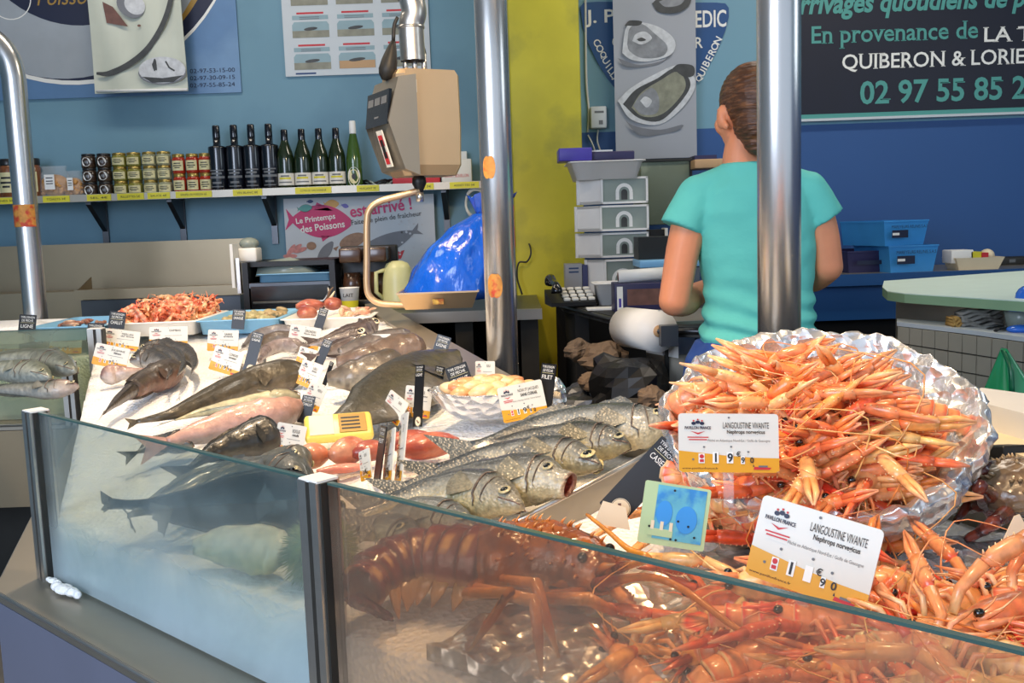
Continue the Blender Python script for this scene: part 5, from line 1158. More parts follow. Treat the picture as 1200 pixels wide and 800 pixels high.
def ring(px, py, hw, hd, dy=0.0, n=32, pw=2.4):
    c = X(px, py, dy); o = []
    for j in range(n):
        a = 2 * PI * j / n; ca, sa = math.cos(a), math.sin(a); o.append(c + V((hw * math.copysign(abs(ca) ** (2 / pw), ca), hd * math.copysign(abs(sa) ** (2 / pw), sa), 0)))
    return o
torso = [(872, 194, .048, .05, .0), (875, 204, .085, .066, .0), (880, 222, .142, .085, .0), (882, 248, .168, .105, .01), (885, 290, .160, .110, .015), (888, 335, .148, .100, .01), (889, 375, .150, .098, .0), (888, 420, .165, .112, .0), (887, 465, .172, .12, .0)]
body.loft([ring(px, py, w * .93, d * .92, dy) for px, py, w, d, dy in torso])
kz = .70
for s in (-1, 1):
    h_ = V((root.x + s * .085, root.y, X(887, 455).z)); limb(body, [h_, V((root.x + s * .09, root.y + .01, foot_z + .46)), V((root.x + s * .095, root.y - .02, foot_z + .09))], [.088, .056, .036], n=14)
    limb(body, [V((root.x + s * .095, root.y - .03, foot_z + .045)), V((root.x + s * .105, root.y + .13, foot_z + .03))], [.034, .028])
remeshed(body, 'body', .0055, ['skin'], woman, smooth=6)
# hair
hb = MB().use('hair')
hb.ell((0, -.020, .026), (.081, .098, .095), M=MH, n=28, m=18); hb.ell((0, -.042, -.045), (.068, .062, .062), M=MH, n=20, m=12); hb.ell((0, -.045, -.088), (.048, .036, .042), M=MH); hb.ell((.02, -.118, .012), (.038, .034, .038), M=MH)
def trim(co):
    q = MH.inverted() @ co
    lim = .050 + .25 * max(0, q.z) if q.z > -.0 else .010
    if q.y > lim and q.z < .085: q.x *= .9; q.y = lim + (q.y - lim) * .1; q.z = q.z * .97
    if q.z < .01 and q.y > -.012: q.x *= .86
    return MH @ q
def strands(co):
    co = trim(co); q = MH.inverted() @ co; k = .0011 * math.sin(q.z * 520 + q.y * 60 + 6 * nz(q, 14)); return co + (co - hc).normalized() * k
remeshed(hb, 'hair', .0045, ['hair'], woman, smooth=3, extra=strands)
for s in (-1, 1):
    e = MB().use('white_gloss'); e.ell((s * .032, .074, -.004), (.011, .011, .011), M=MH); e.use('eye_black'); e.ell((s * .032, .0825, -.004), (.005, .004, .005), M=MH); e.build('eye', woman, world=True)
# t-shirt
sh = MB().use('tshirt')
sh.loft([ring(872, 190, .060, .056, .0)] + [ring(px, py, w * 1.0, d * 1.0, dy) for px, py, w, d, dy in torso[1:6]] + [ring(889, 375, .150, .102), ring(888, 400, .161, .113), ring(888, 410, .165, .116)])
[(sh.ell(c_, .054, n=14, m=10), sh.tube([c_, m_, e_], [.054, .057, .060], n=18)) for c_, m_, e_ in ((lS, X(808, 246, -.01), X(799, 268, -.015)), (rS, X(956, 240), X(966, 258)))]; [limb(sh, [a_, b_], [.042, .052]) for a_, b_ in ((X(846, 212), lS), (X(914, 209), rS))]
zw = X(888, 380).z
def folds(co):
    d_ = (co - V((X(888, 380).x, WYP, co.z))); w_ = math.exp(-((co.z - zw) / .10) ** 2); q = .006 * math.sin(co.z * 110 + co.x * 30 + 5 * nz(co, 5)) * w_ + .005 * nz(co, 9) + .003 * nz(co, 22)
    return co + d_.normalized() * q
remeshed(sh, 'tshirt', .007, ['tshirt'], woman, smooth=4, extra=folds)
# apron / trousers
tr = MB().use('apron_blue')
tr.loft([ring(884, 396, .152, .104), ring(882, 420, .178, .118), ring(882, 455, .188, .13), ring(884, 530, .190, .135)])
zb_ = X(886, 530).z
tr.loft([ring(886, 515, .18, .13)] + [[V((root.x + .185 * math.cos(2 * PI * j / 32), root.y + .15 * math.sin(2 * PI * j / 32), foot_z + .52)) for j in range(32)]])
remeshed(tr, 'apron', .008, ['apron_blue'], woman, smooth=4, label='blue apron skirt', extra=lambda co: co + V((0, 0, 0)) + (co - V((root.x, root.y, co.z))).normalized() * .006 * math.sin(math.atan2(co.y - root.y, co.x - root.x) * 9))
tl = MB().use('trousers')
for s in (-1, 1): limb(tl, [V((root.x + s * .085, root.y, foot_z + .72)), V((root.x + s * .09, root.y + .01, foot_z + .46)), V((root.x + s * .095, root.y - .02, foot_z + .10))], [.10, .072, .055])
remeshed(tl, 'trousers', .009, ['trousers'], woman, smooth=3)
for s in (-1, 1):
    k_ = MB().use('shoe'); limb(k_, [V((root.x + s * .095, root.y - .05, foot_z + .045)), V((root.x + s * .098, root.y + .04, foot_z + .042)), V((root.x + s * .108, root.y + .15, foot_z + .038))], [.042, .046, .038]); remeshed(k_, 'shoe', .008, ['shoe'], woman, smooth=2, extra=lambda co: V((co.x, co.y, max(co.z, foot_z + .002))))
# ------------------------------------------------------------------ fish on the ice
BASS = dict(H=[(0, .10), (.035, .27), (.08, .48), (.14, .70), (.21, .89), (.29, 1.0), (.40, .98), (.60, .78), (.78, .46), (.90, .27), (.95, .25), (1, .30)], T=[(0, .2), (.05, .5), (.12, .82), (.22, 1), (.45, .9), (.7, .5), (.9, .2), (1, .06)])
LING = dict(H=[(0, .14), (.03, .36), (.08, .66), (.14, .90), (.20, 1.0), (.32, .95), (.5, .74), (.7, .46), (.88, .22), (1, .12)], T=[(0, .2), (.04, .55), (.10, .88), (.18, 1), (.5, .74), (.75, .4), (1, .06)])
FLAT = dict(H=[(0, .12), (.06, .40), (.18, .80), (.38, 1.0), (.58, .86), (.78, .46), (.90, .16), (.95, .13), (1, .16)], T=[(0, .3), (.1, .8), (.35, 1), (.7, .6), (.9, .3), (1, .1)])
SKIN = dict(H=[(0, .2), (.12, .7), (.3, 1), (.55, .9), (.8, .6), (1, .2)], T=[(0, .3), (.2, .9), (.5, 1), (.8, .7), (1, .2)])
BELT = dict(H=[(0, .5), (.1, .9), (.3, 1), (.7, .8), (1, .35)], T=[(0, .5), (.1, .9), (.3, 1), (.7, .8), (1, .3)])
def fish(name, label, cat, pts, H, T, shape, pal, roll=40, side=1, lift=None, matn='fish', mouth=None, eye=.09, eyer=.012, gill=True, fins=True, tail=1.0, speck=.0, group=None, world=None, ns=44, na=22, jaw=0.0, headcol=None, dfin=1.0, eyecol='#b3aa84'):
    ro = math.radians(roll); ext = math.hypot(H / 2 * math.sin(ro), T / 2 * math.cos(ro)); lf = ext * .9 if lift is None else lift
    wp = [B(x, y, lf) for x, y in pts] if world is None else [V(p) for p in world]
    path = spline(wp, ns); mb = MB().use(matn); rings = []; cols = []; up = V((0, 0, 1)); fr = []
    Ls = sum((path[i + 1] - path[i]).length for i in range(ns - 1))
    pd, pf, pb = [tuple(x * (.62 if matn == 'fish_smooth' else .8) for x in lin(c)[:3]) + (1,) for c in pal]
    sd = V((hash(label) % 97, 3.1, 7.7))
    sd = V((sum(ord(ch) for ch in label) % 97, 3.1, 7.7))
    for i, p in enumerate(path):
        s = i / (ns - 1); t = (path[min(i + 1, ns - 1)] - path[max(i - 1, 0)]).normalized()
        sv = t.cross(up); sv.z = 0; sv.normalize()
        if sv.y < 0: sv = -sv
        sv = sv * side; u2 = sv.cross(t); u2 = u2 if u2.z > 0 else -u2
        D = (sv * math.cos(ro) + u2 * math.sin(ro)).normalized(); N_ = t.cross(D).normalized()
        if N_.z < 0: N_ = -N_
        fr.append((p, t, D, N_)); h = interp(shape['H'], s) * H / 2; w = interp(shape['T'], s) * T / 2
        if gill and .225 < s < .255: h *= .965; w *= .93
        row = []; cr = []
        for j in range(na):
            a = 2 * PI * j / na; v = math.cos(a); fl = 1 + (.11 if matn == 'flesh' else .06) * nz((i * .22, j * .5, sd.x), 1.0); q = p + D * (h * fl * v * (1.0 if v > 0 else 1.0 + jaw * max(0, .25 - s) * 2)) + N_ * (w * fl * math.sin(a)); row.append(q)
            n1 = nz(q + sd, 26); n2 = nz(q + sd, 70); k = v + .25 * n1
            c = mixc(pb, pf, (k + .75) / .7) if k < -.05 else mixc(pf, pd, (k + .05) / .6)
            if headcol and s < .23: c = mixc(c, lin(headcol), .55 * (1 - s / .3) + .2 * n2)
            if speck: c = mixc(c, pd, speck * max(0, n2 + .5 * n1) * 2.2)
            cr.append(c)
        rings.append(row); cols.append(cr)
    if mouth:                                                              # open mouth: cavity rings inside the snout
        o, rc = mouth; p, t, D, N_ = fr[0]; h0, w0 = .17 * H * o, .17 * T * o; pre = []; pc = []
        for dd, k in ((.10, .35), (.06, .7), (.02, .9)):
            q = p + t * (dd * Ls) * .8; pre.append([q + D * h0 * k * math.cos(2 * PI * j / na) + N_ * w0 * k * math.sin(2 * PI * j / na) for j in range(na)]); pc.append([lin(rc)] * na)
        lipr = [p - t * .004 + D * h0 * math.cos(2 * PI * j / na) + N_ * w0 * math.sin(2 * PI * j / na) for j in range(na)]
        lip2 = [p + t * .004 + D * h0 * 1.14 * math.cos(2 * PI * j / na) + N_ * w0 * 1.14 * math.sin(2 * PI * j / na) for j in range(na)]
        rings = pre + [lipr, lip2] + rings[4:]; cols = pc + [[lin('#b89a86')] * na, cols[2]] + cols[4:]
    mb.loft(rings, cols=cols)
    def at(s):
        i = min(int(s * (ns - 1)), ns - 1); p, t, D, N_ = fr[i]; return p, t, D, N_, interp(shape['H'], s) * H / 2, interp(shape['T'], s) * T / 2
    if eye:
        for sg in (1, -1):
            p, t, D, N_, h, w = at(eye); a = 1.2; q = p + D * h * math.cos(a) + N_ * (w * math.sin(a) * sg * .97); nrm = (D * math.cos(a) / h + N_ * sg * math.sin(a) / w).normalized(); M = frame(q, t, t.cross(nrm)); M = Matrix(((t.x, nrm.cross(t).x, nrm.x, q.x), (t.y, nrm.cross(t).y, nrm.y, q.y), (t.z, nrm.cross(t).z, nrm.z, q.z), (0, 0, 0, 1)))
            mb.use(matn).col(eyecol); mb.ell((0, 0, 0), (eyer, eyer, eyer * .22), M=M, n=14, m=8); mb.use('eye_black'); mb.ell((0, 0, eyer * .12), (eyer * .62, eyer * .62, eyer * .2), M=M, n=12, m=8)
        mb.use(matn)
    fc = mixc(pd, pf, .4)
    def sheet(base, tipf, c, k=1): 
        n = len(base); mb.loft([base, [b + d for b, d in zip(base, tipf)]], closed=False, caps=False, cols=[[c] * n, [mixc(c, pd, .5)] * n])
    if gill:
        for sg in (1, -1):
            for s0, bow, a0, a1, rr_ in ((.235, .035, .35, 2.5, .0016), (.185, .022, .7, 2.3, .0009)):
                q_ = []
                for i in range(13):
                    a = lerp(a0, a1, i / 12); p, t, D, N_, h, w = at(s0 + bow * math.sin(PI * i / 12)); q_.append(p + D * h * math.cos(a) * 1.01 + N_ * sg * w * math.sin(a) * 1.01)
                mb.col('#5e5148').tube(q_, [rr_ * (.3 + math.sin(PI * i / 12)) for i in range(13)], n=5)
            if not mouth:
                q_ = []
                for i in range(7): p, t, D, N_, h, w = at(.005 + .095 * i / 6); a = 1.62 + .22 * i / 6; q_.append(p + D * h * math.cos(a) * 1.01 + N_ * sg * w * math.sin(a) * 1.01)
                mb.col('#6b5248').tube(q_, .0011, n=5)
    if fins:
        if dfin:
            for s0, s1, hh in (((.30, .50, .22), (.54, .80, .18)) if shape is BASS else ((.24, .36, .16), (.38, .94, .13))):
                bs = []; tp = []
                for i in range(13):
                    s = lerp(s0, s1, i / 12); p, t, D, N_, h, w = at(s); bs.append(p + D * h * .96); e = math.sin(PI * (i / 12) ** .7) * (1 if i % 2 else .86); tp.append((D * hh * H * e + t * hh * H * .5 * e) * dfin)
                sheet(bs, tp, fc)
            bs = []; tp = []
            for i in range(9):
                s = lerp(.58, .76, i / 8) if shape is BASS else lerp(.42, .92, i / 8); p, t, D, N_, h, w = at(s); bs.append(p - D * h * .95); e = math.sin(PI * (i / 8) ** .7); tp.append((-D * .18 * H * e + t * .1 * H * e) * dfin)
            sheet(bs, tp, fc)
        p, t, D, N_, h, w = at(.28); b0 = p + N_ * w * 1.0 - D * h * .15; bs = []; tp = []
        for i in range(7):
            f = i / 6; bs.append(b0 + D * h * .22 * (f - .5)); tp.append(t * ((.15 if shape is BASS else .07) * Ls * (.75 + .25 * math.sin(PI * f))) + D * h * (.9 * (f - .5)) + N_ * .004)
        sheet(bs, tp, mixc(fc, pb, .35))
    if tail:
        p, t, D, N_, h, w = at(1.0); bs = []; tp = []
        for i in range(11):
            f = i / 10 * 2 - 1; bs.append(p + D * h * f); tp.append(t * (H * tail * (.5 + .25 * abs(f))) + D * (H * tail * (.40 if shape is BASS else .3) * f))
        sheet(bs, tp, fc)
    inside(mb)
    c0 = path[ns // 2]; zc = min(q.z for r in rings for q in r)
    return mb.build(name, loc=V((c0.x, c0.y, zc)), label=label, cat=cat, group=group)
SIL = ('#3f484d', '#a3a8a6', '#dcd0ac'); BS = 'sea_bass'
# sea bass row, rear to front
fish(BS, 'rearmost sea bass of the row, head tilted up at the tray corner behind the sign', 'fish', [(792, 494), (745, 500), (690, 498), (620, 505), (555, 524)], .098, .062, BASS, SIL, roll=42, mouth=(.8, '#b9826a'), eye=.12, eyer=.010, headcol='#9a9384', lift=.05)
fish(BS, 'second sea bass from the rear, dark speckled head with red gill patch', 'fish', [(738, 522), (700, 518), (650, 518), (580, 527), (515, 549)], .080, .055, BASS, ('#2f3538', '#8f928e', '#d2c08a'), roll=40, eye=.085, eyer=.010, headcol='#5b5a50', lift=.045)
fish(BS, 'sea bass with a staring round eye in the middle of the row', 'fish', [(704, 546), (660, 536), (610, 535), (545, 545), (478, 570)], .078, .055, BASS, ('#3a4146', '#a0a39e', '#d6c28c'), roll=40, eye=.085, eyer=.013, headcol='#87826f', eyecol='#cfc28a', lift=.052)
fish(BS, 'sea bass with wide open red mouth at the steel divider', 'fish', [(666, 568), (628, 562), (585, 562), (520, 568), (455, 588)], .092, .06, BASS, ('#4a4f51', '#b0b0a4', '#d4c492'), roll=42, mouth=(1.25, '#8f3c2e'), eye=.15, eyer=.010, headcol='#b3ad98', lift=.06)
fish(BS, 'sea bass nearest the glass with spotted snout low at the divider end', 'fish', [(612, 594), (570, 580), (530, 577), (480, 584), (420, 604)], .082, .058, BASS, ('#454b4e', '#a5a59a', '#d6c28c'), roll=42, eye=.10, eyer=.010, headcol='#a59d86', lift=.055)
fish(BS, 'sea bass behind the hazy glass pane just above the spiny lobster tail', 'fish', [(560, 622), (520, 610), (480, 606), (430, 612), (400, 622)], .072, .05, BASS, ('#62686a', '#b0b0a6', '#d6c9a2'), roll=42, eye=.10, eyer=.009, lift=.035)
fish(BS, 'pale fish head poking out above the red lobster tail behind glass', 'fish', [(492, 640), (465, 626), (440, 622), (415, 632)], .06, .05, BASS, ('#565a58', '#c6c2ae', '#ddd0aa'), roll=50, eye=.2, eyer=.008, fins=False, lift=.03)
# dividers of the tray
# left group: hake behind the side glass
HK = ('#6f756a', '#b9beb0', '#d9d8c8')
fish('hake', 'upper pale hake behind the left glass under the price signs', 'fish', [(88, 434), (60, 424), (30, 420), (-20, 422), (-70, 428)], .085, .07, LING, HK, roll=55, matn='fish_smooth', eye=.06, eyer=.008)
fish('hake', 'middle pale hake behind the left glass, longest silver back', 'fish', [(58, 442), (30, 436), (0, 434), (-40, 436), (-90, 444)], .085, .07, LING, ('#7b8272', '#c3c8ba', '#dcdccc'), roll=45, matn='fish_smooth', eye=.06, eyer=.008)
fish('hake', 'lowest hake behind the left glass with dark belly line and pinkish head', 'fish', [(92, 452), (60, 456), (30, 456), (-10, 456), (-60, 460)], .06, .05, LING, ('#3d403a', '#9a9d92', '#d6cfc0'), roll=40, matn='fish_smooth', eye=.06, eyer=.008, headcol='#b99a90')
# curled whiting group behind the brown fish
WH = ('#4d4a47', '#97938d', '#d5cfc4')
for i, (pp, lab) in enumerate((([(162, 411), (188, 408), (214, 412), (228, 424), (224, 438)], 'outermost curled grey whiting of the bent trio near the prawn tray'), ([(158, 416), (182, 414), (204, 418), (214, 428), (208, 440)], 'middle curled grey whiting of the bent trio near the prawn tray'), ([(152, 423), (172, 420), (190, 423), (200, 432), (196, 442)], 'innermost curled grey whiting of the bent trio, next to the brown fish'))):
    fish('whiting', lab, 'fish', pp, .062, .05, LING, WH, roll=60, matn='fish_smooth', eye=.07, eyer=.008, lift=.045)
fish('pink_fish', 'pale pink gutted fish lying behind the leftmost price signs', 'fish', [(118, 442), (135, 438), (152, 436), (170, 432)], .06, .055, LING, ('#b98f86', '#d8b6a8', '#e6d2c4'), roll=50, matn='fish_smooth', eye=0, gill=False, fins=False, lift=.03)
fish('brown_ling', 'thick dark brown fish running down to the left steel post', 'fish', [(214, 430), (190, 440), (166, 450), (142, 466), (122, 484)], .085, .07, LING, ('#4b4038', '#5d5046', '#8a5f4c'), roll=55, matn='fish_smooth', eye=.05, eyer=.007, gill=False, speck=.3, dfin=.5, tail=.5)
fish('brown_ling', 'long olive-brown fish stretched across the ice to a thin reddish tail', 'fish', [(362, 432), (330, 440), (290, 450), (245, 468), (205, 484), (160, 494)], .088, .07, LING, ('#4c4436', '#655a45', '#7c6a50'), roll=60, matn='fish_smooth', eye=.05, eyer=.007, gill=False, speck=.6, dfin=.4, tail=.35)
fish('mackerel', 'dark fish with a yellow-white belly lying along the olive-brown fish', 'fish', [(352, 466), (318, 470), (280, 476), (240, 482), (205, 492)], .068, .056, LING, ('#31332f', '#4d4d48', '#e8dcae'), roll=-20, matn='fish_smooth', eye=.06, eyer=.007, headcol='#55504a', dfin=.4)
fish('conger_eel', 'dark grey fish with a black glossy back below the yellow-bellied fish', 'fish', [(350, 476), (315, 484), (270, 490), (235, 500), (205, 514)], .060, .05, LING, ('#2b2c2a', '#4a4a46', '#8f8a80'), roll=60, matn='fish_smooth', eye=.06, eyer=.007, dfin=.4)
fish('skinned_fish', 'pink and grey skinned fish with raw flesh showing on its back', 'fish', [(356, 472), (322, 486), (285, 494), (245, 504), (196, 517)], .085, .05, SKIN, ('#d8a592', '#c99f92', '#8d8079'), roll=65, matn='flesh', eye=0, gill=False, fins=False, speck=.2, lift=.045)
fish('black_fish', 'glossy black fish with bright wet highlights in front of the skinned fish', 'fish', [(328, 506), (308, 512), (280, 520), (250, 530), (222, 548)], .088, .07, LING, ('#1d1b17', '#2c2a24', '#4a463c'), roll=55, matn='fish_smooth', eye=0, gill=False, dfin=.5, lift=.045)
# behind the foggy pane
fish('grey_fish', 'big-headed grey fish behind the fogged pane, facing the middle post', 'fish', [(362, 568), (330, 560), (295, 560), (250, 572), (200, 596)], .09, .075, LING, ('#5a5f5e', '#7d817c', '#a39e90'), roll=50, matn='fish_smooth', eye=.08, eyer=.009, lift=.055)
fish('grey_fish', 'grey fish with a yellow eye spot behind the fogged pane left of the big head', 'fish', [(316, 574), (280, 562), (240, 570), (190, 590), (150, 604)], .08, .06, LING, ('#4c5152', '#6c706c', '#8f8a7c'), roll=50, matn='fish_smooth', eye=.08, eyer=.009, lift=.045)
fish('grey_fish', 'small round grey head peeping over the fogged pane by the red fillets', 'fish', [(358, 544), (340, 538), (316, 538), (290, 546)], .06, .055, LING, ('#6a6a62', '#8a8a80', '#a8a294'), roll=50, matn='fish_smooth', eye=.12, eyer=.007, fins=False, lift=.04)
fish('black_ray', 'huge dark grey fish lying low along the inside of the fogged pane', 'fish', [(400, 596), (345, 590), (290, 590), (220, 594), (130, 590)], .115, .075, FLAT, ('#1a1a1a', '#272625', '#3a3936'), roll=62, matn='fish_smooth', eye=.06, eyer=.008, gill=False, dfin=.3, tail=.35, lift=.05)
fish('dark_fish', 'small dark fish near the top left of the fogged pane', 'fish', [(225, 520), (200, 518), (176, 524), (160, 530)], .05, .04, LING, ('#383a3b', '#5b5e5e', '#83827a'), roll=50, matn='fish_smooth', eye=.1, eyer=.006, lift=.03)
fish('white_fillet', 'long pale yellow-white fillet lying at the foot of the fogged pane', 'fish', [(332, 648), (300, 643), (265, 638), (226, 640)], .075, .04, BELT, ('#f2ead0', '#f6f2e0', '#eadcae'), roll=50, matn='flesh', eye=0, gill=False, fins=False, tail=0, lift=.03)
# centre right big olive flatfish / monk
fish('olive_skate', 'very large olive-grey flatfish sweeping from centre toward the yellow pack', 'fish', [(535, 412), (502, 434), (465, 460), (422, 484), (362, 500)], .18, .045, FLAT, ('#4a4639', '#5f594a', '#7b7466'), roll=24, matn='fish_smooth', eye=0, gill=False, speck=.6, dfin=.25, lift=.045, tail=.2)
for pp, H_, T_, lab, pal in (([(495, 405), (465, 412), (430, 420), (395, 424)], .095, .08, 'brown skinned monkfish tail in the rear right heap', ('#6e5c50', '#8a7466', '#a58e7e')), ([(470, 425), (445, 434), (415, 440), (384, 444)], .10, .08, 'large grey-brown monkfish lump with pale round end', ('#5f554c', '#8a7d6e', '#b0a48e')), ([(480, 392), (452, 398), (425, 404), (398, 412)], .06, .05, 'grey fish lying behind the monkfish heap', ('#57504c', '#857c77', '#b6aaa2'))):
    fish('monkfish', lab, 'fish', pp, H_, T_, BELT, pal, roll=55, matn='flesh', eye=0, gill=False, fins=False, tail=0, speck=.5, lift=.05)
GU = ('#5b4a46', '#8a7a76', '#c5bab6')
for i, (pp, lab, ez) in enumerate((([(441, 381), (425, 386), (400, 392), (372, 398)], 'big-eyed gurnard on top with its eye toward the white meat tray', .10), ([(432, 394), (412, 396), (388, 400), (362, 404)], 'big-eyed gurnard in the middle of the rear heap, dark round eye', .12), ([(436, 402), (414, 404), (390, 410), (370, 416)], 'big-eyed gurnard lowest in the rear heap, pale-rimmed eye', .12))):
    fish('gurnard', lab, 'fish', pp, .062, .055, LING, GU, roll=60, matn='fish_smooth', eye=ez, eyer=.014, eyecol='#e8d6b4', lift=.05 - .008 * i)
for i, (pp, lab) in enumerate((([(345, 388), (322, 388), (300, 394), (285, 406)], 'upper silver belt fish arching behind the tilted price signs'), ([(350, 396), (326, 396), (306, 402), (295, 414)], 'middle silver belt fish with brown back arching behind the signs'), ([(352, 404), (332, 404), (314, 410), (304, 422)], 'lowest silver belt fish, pink-grey, arching over the bare ice'))):
    fish('belt_fish', lab, 'fish', pp, .045, .04, BELT, (('#8a8382', '#b8b0b0', '#d9d2cf'), ('#6b5a4c', '#96887c', '#c9c0b8'), ('#a08d8a', '#c4b2ae', '#ded2cc'))[i], roll=65, matn='fish_smooth', eye=0, gill=False, dfin=.3, lift=.035)
p = B(293, 424, .02); mb = MB().use('fish_smooth').col('#8a8886')
M = Matrix.Translation(p) @ Matrix.Rotation(.9, 4, 'X') @ Matrix.Rotation(.4, 4, 'Y')
mb.lathe([(.040, -.05), (.045, 0), (.044, .012), (.036, .014)], M=M, n=24); mb.col('#ece4dc').lathe([(.036, .0145), (.022, .015)], M=M, n=24); mb.use('eye_black'); mb.ell((.0, 0, .014), (.012, .012, .004), M=M); mb.build('cut_eel_piece', loc=p, label='round cut fish piece showing a pale ring beside the tilted black sign', cat='fish')
# roes and fillets
def lump(name, label, cat, px, L, W_, H_, c1, c2, ang, lift=.02, mt='flesh', bend=.0, group=None, seed=0, z=None):
    p = B(px[0], px[1], lift) if z is None else P(px[0], px[1], z); mb = MB().use(mt); rings = []; cols = []
    for i in range(15):
        s = i / 14; k = math.sin(PI * min(max(s, .03), .97)) ** .45; row = []; cr = []
        for j in range(16):
            a = 2 * PI * j / 16; q = V((L * (s - .5), W_ / 2 * k * math.cos(a) + bend * L * ((s - .5) ** 2) * 4, H_ / 2 * k * math.sin(a))); f = 1 + .10 * nz(q, 25, seed); row.append(V((q.x, q.y * f, q.z * f))); cr.append(mixc(c1, c2, .5 + 1.4 * nz(q, 30, seed + 5)))
        rings.append(row); cols.append(cr)
    mb.loft(rings, cols=cols); o = mb.build(name, label=label, cat=cat, group=group); o.matrix_world = Matrix.Translation(p) @ Matrix.Rotation(ang, 4, 'Z'); return o
lump('fish_roe', 'large glossy red-brown roe lobe beside the bowl of fillets', 'roe', (502, 522), .12, .06, .05, '#a84a3a', '#c8745a', .45, .026, seed=1)
lump('fish_roe', 'slimmer red roe lobe lying behind the large glossy one', 'roe', (478, 516), .10, .045, .04, '#9a4638', '#bb6650', .5, .03, seed=2)
lump('fish_roe', 'tan and red roe lobe left of the upright signs, in front of the yellow pack', 'roe', (408, 528), .085, .05, .055, '#b8604a', '#cf9070', .9, .028, seed=3)
lump('fish_roe', 'rounded orange-brown roe lobe at the left of the red group', 'roe', (366, 534), .06, .055, .05, '#c07858', '#cf9474', .2, .028, seed=4)
lump('fish_roe', 'thin dark pink roe strip lying in front of the red roes', 'roe', (400, 549), .09, .025, .018, '#c8705c', '#d89080', .3, .012, seed=5)
lump('fish_roe', 'dark red roe lobe between the tan lobe and the upright signs', 'roe', (432, 528), .07, .05, .04, '#984438', '#b0604c', .6, .024, seed=6)
p = B(480, 546, .01); lump('small_fish', 'small silver fish head lying on the ice under the upright signs', 'fish', (481, 547), .035, .02, .018, '#8d9296', '#d5d6d4', -.5, .012, 'fish', seed=7)
# yellow pack
p = B(397, 501, .035); t = thing('yellow_pack', M=Matrix.Translation(p) @ Matrix.Rotation(.22, 4, 'Z') @ Matrix.Rotation(.50, 4, 'X'), label='shallow yellow-rimmed pack with printed label lying among the red roes', cat='pack')
mb = MB().use('yellow_pack'); mb.box((0, 0, 0), (.135, .075, .02), bev=.008); mb.use('cream'); mb.box((-.034, 0, .0105), (.048, .06, .002)); mb.build('tray', t)
mb = MB().use('gold'); mb.poly([V((.0, -.028, .0112)), V((.055, -.028, .0112)), V((.055, .028, .0112)), V((.0, .028, .0112))], th=.001, d=V((0, 0, 1))); mb.use('ink')
for q in range(4): mb.poly([V((.005, -.02 + q * .011, .0125)), V((.042, -.02 + q * .011, .0125)), V((.042, -.015 + q * .011, .0125)), V((.005, -.015 + q * .011, .0125))])
mb.build('label', t)
# foil bowl of fillets
bc = B(572, 480, .02); t = thing('fillet_bowl', bc, 'wide shallow foil-edged glass bowl of pale orange fillets', 'bowl')
rb = .118
mb = MB().use('foil'); rings = []
for r_, z_ in ((.07, -.01), (.095, .01), (rb, .045), (rb + .005, .047), (rb - .004, .046), (.09, .016), (.05, .004)):
    rings.append([V((r_ * math.cos(2 * PI * j / 48) * (1 + .02 * nz((j, r_ * 50, 1), .9)), r_ * .78 * math.sin(2 * PI * j / 48), z_ + .004 * nz((j * .7, r_ * 60, 3)))) for j in range(48)])
mb.loft(rings); mb.build('foil_lining', t)
mb = MB().use('plastic_clear'); mb.loft([[V((r_ * math.cos(2 * PI * j / 40), r_ * .78 * math.sin(2 * PI * j / 40), z_)) for j in range(40)] for r_, z_ in ((.074, -.014), (.1, .006), (rb + .006, .043))], caps=False); mb.build('glass_bowl', t)
for i in range(24):
    a = i * 2.4; r_ = .088 * math.sqrt((i + .5) / 24); lump('fish_fillet', 'pale orange fillet piece heaped in the foil-edged bowl', 'fillet', (0, 0), R.uniform(.045, .065), .034, .026, '#e3b27a', '#f0d4a4' if i % 4 else '#d88a5c', R.uniform(0, PI), seed=i, group='fillets heaped in the foil-edged bowl').matrix_world = Matrix.Translation(bc + V((r_ * math.cos(a), r_ * .74 * math.sin(a), .042 + .020 * (1 - (r_ / .09) ** 2)))) @ Matrix.Rotation(R.uniform(0, PI), 4, 'Z') @ Matrix.Rotation(R.uniform(-.25, .25), 4, 'Y')
crumple('foil_scrap', 650, 470, (B(650, 478).y + .02), (.024, .02, .045), 'foil', 'crumpled foil scrap standing behind the tall black sign', 11, 'foil')
# steel divider between bass tray and shellfish
a_, b2 = B(598, 612, .03), B(812, 505, .06)
t = thing('steel_divider', a_, 'low sloping steel divider between sea bass and langoustines', 'divider')
d_ = b2 - a_; mb = MB().use('steel_dull'); nn = V((d_.y, -d_.x, 0)).normalized() * .004
mb.loft([[p_ + nn * k + V((0, 0, z_)) for k, z_ in ((-1, .0), (1, 0), (1, -.075), (-1, -.075))] for p_ in (a_ + V((0, 0, -.005)), b2)], smooth=False); mb.build('panel', t, world=True)
mb = MB().use('steel'); mb.tube([a_ + V((0, 0, -.004)), b2 + V((0, 0, .001))], .0045, n=8); mb.build('rim', t, world=True)
# green urchin
p = B(375, 646, .035); mb = MB().use('urchin'); mb.ell((0, 0, 0), (.045, .045, .045), n=20, m=14)
for i in range(900):
    z_ = R.uniform(-.9, 1); a = R.uniform(0, 2 * PI); r_ = math.sqrt(1 - z_ * z_); d_ = V((r_ * math.cos(a), r_ * math.sin(a), z_)); e = d_ * .058 + V((R.uniform(-.004, .004), R.uniform(-.004, .004), -.004)); s_ = d_.orthogonal().normalized() * .0013; u_ = d_.cross(s_)
    mb.add([d_ * .043 + s_, d_ * .043 - s_ * .5 + u_, d_ * .043 - s_ * .5 - u_, e], [(0, 1, 3), (1, 2, 3), (2, 0, 3)])
mb.build('sea_urchin', label='round green spiny sea urchin behind the middle glass post', cat='sea urchin').location = p
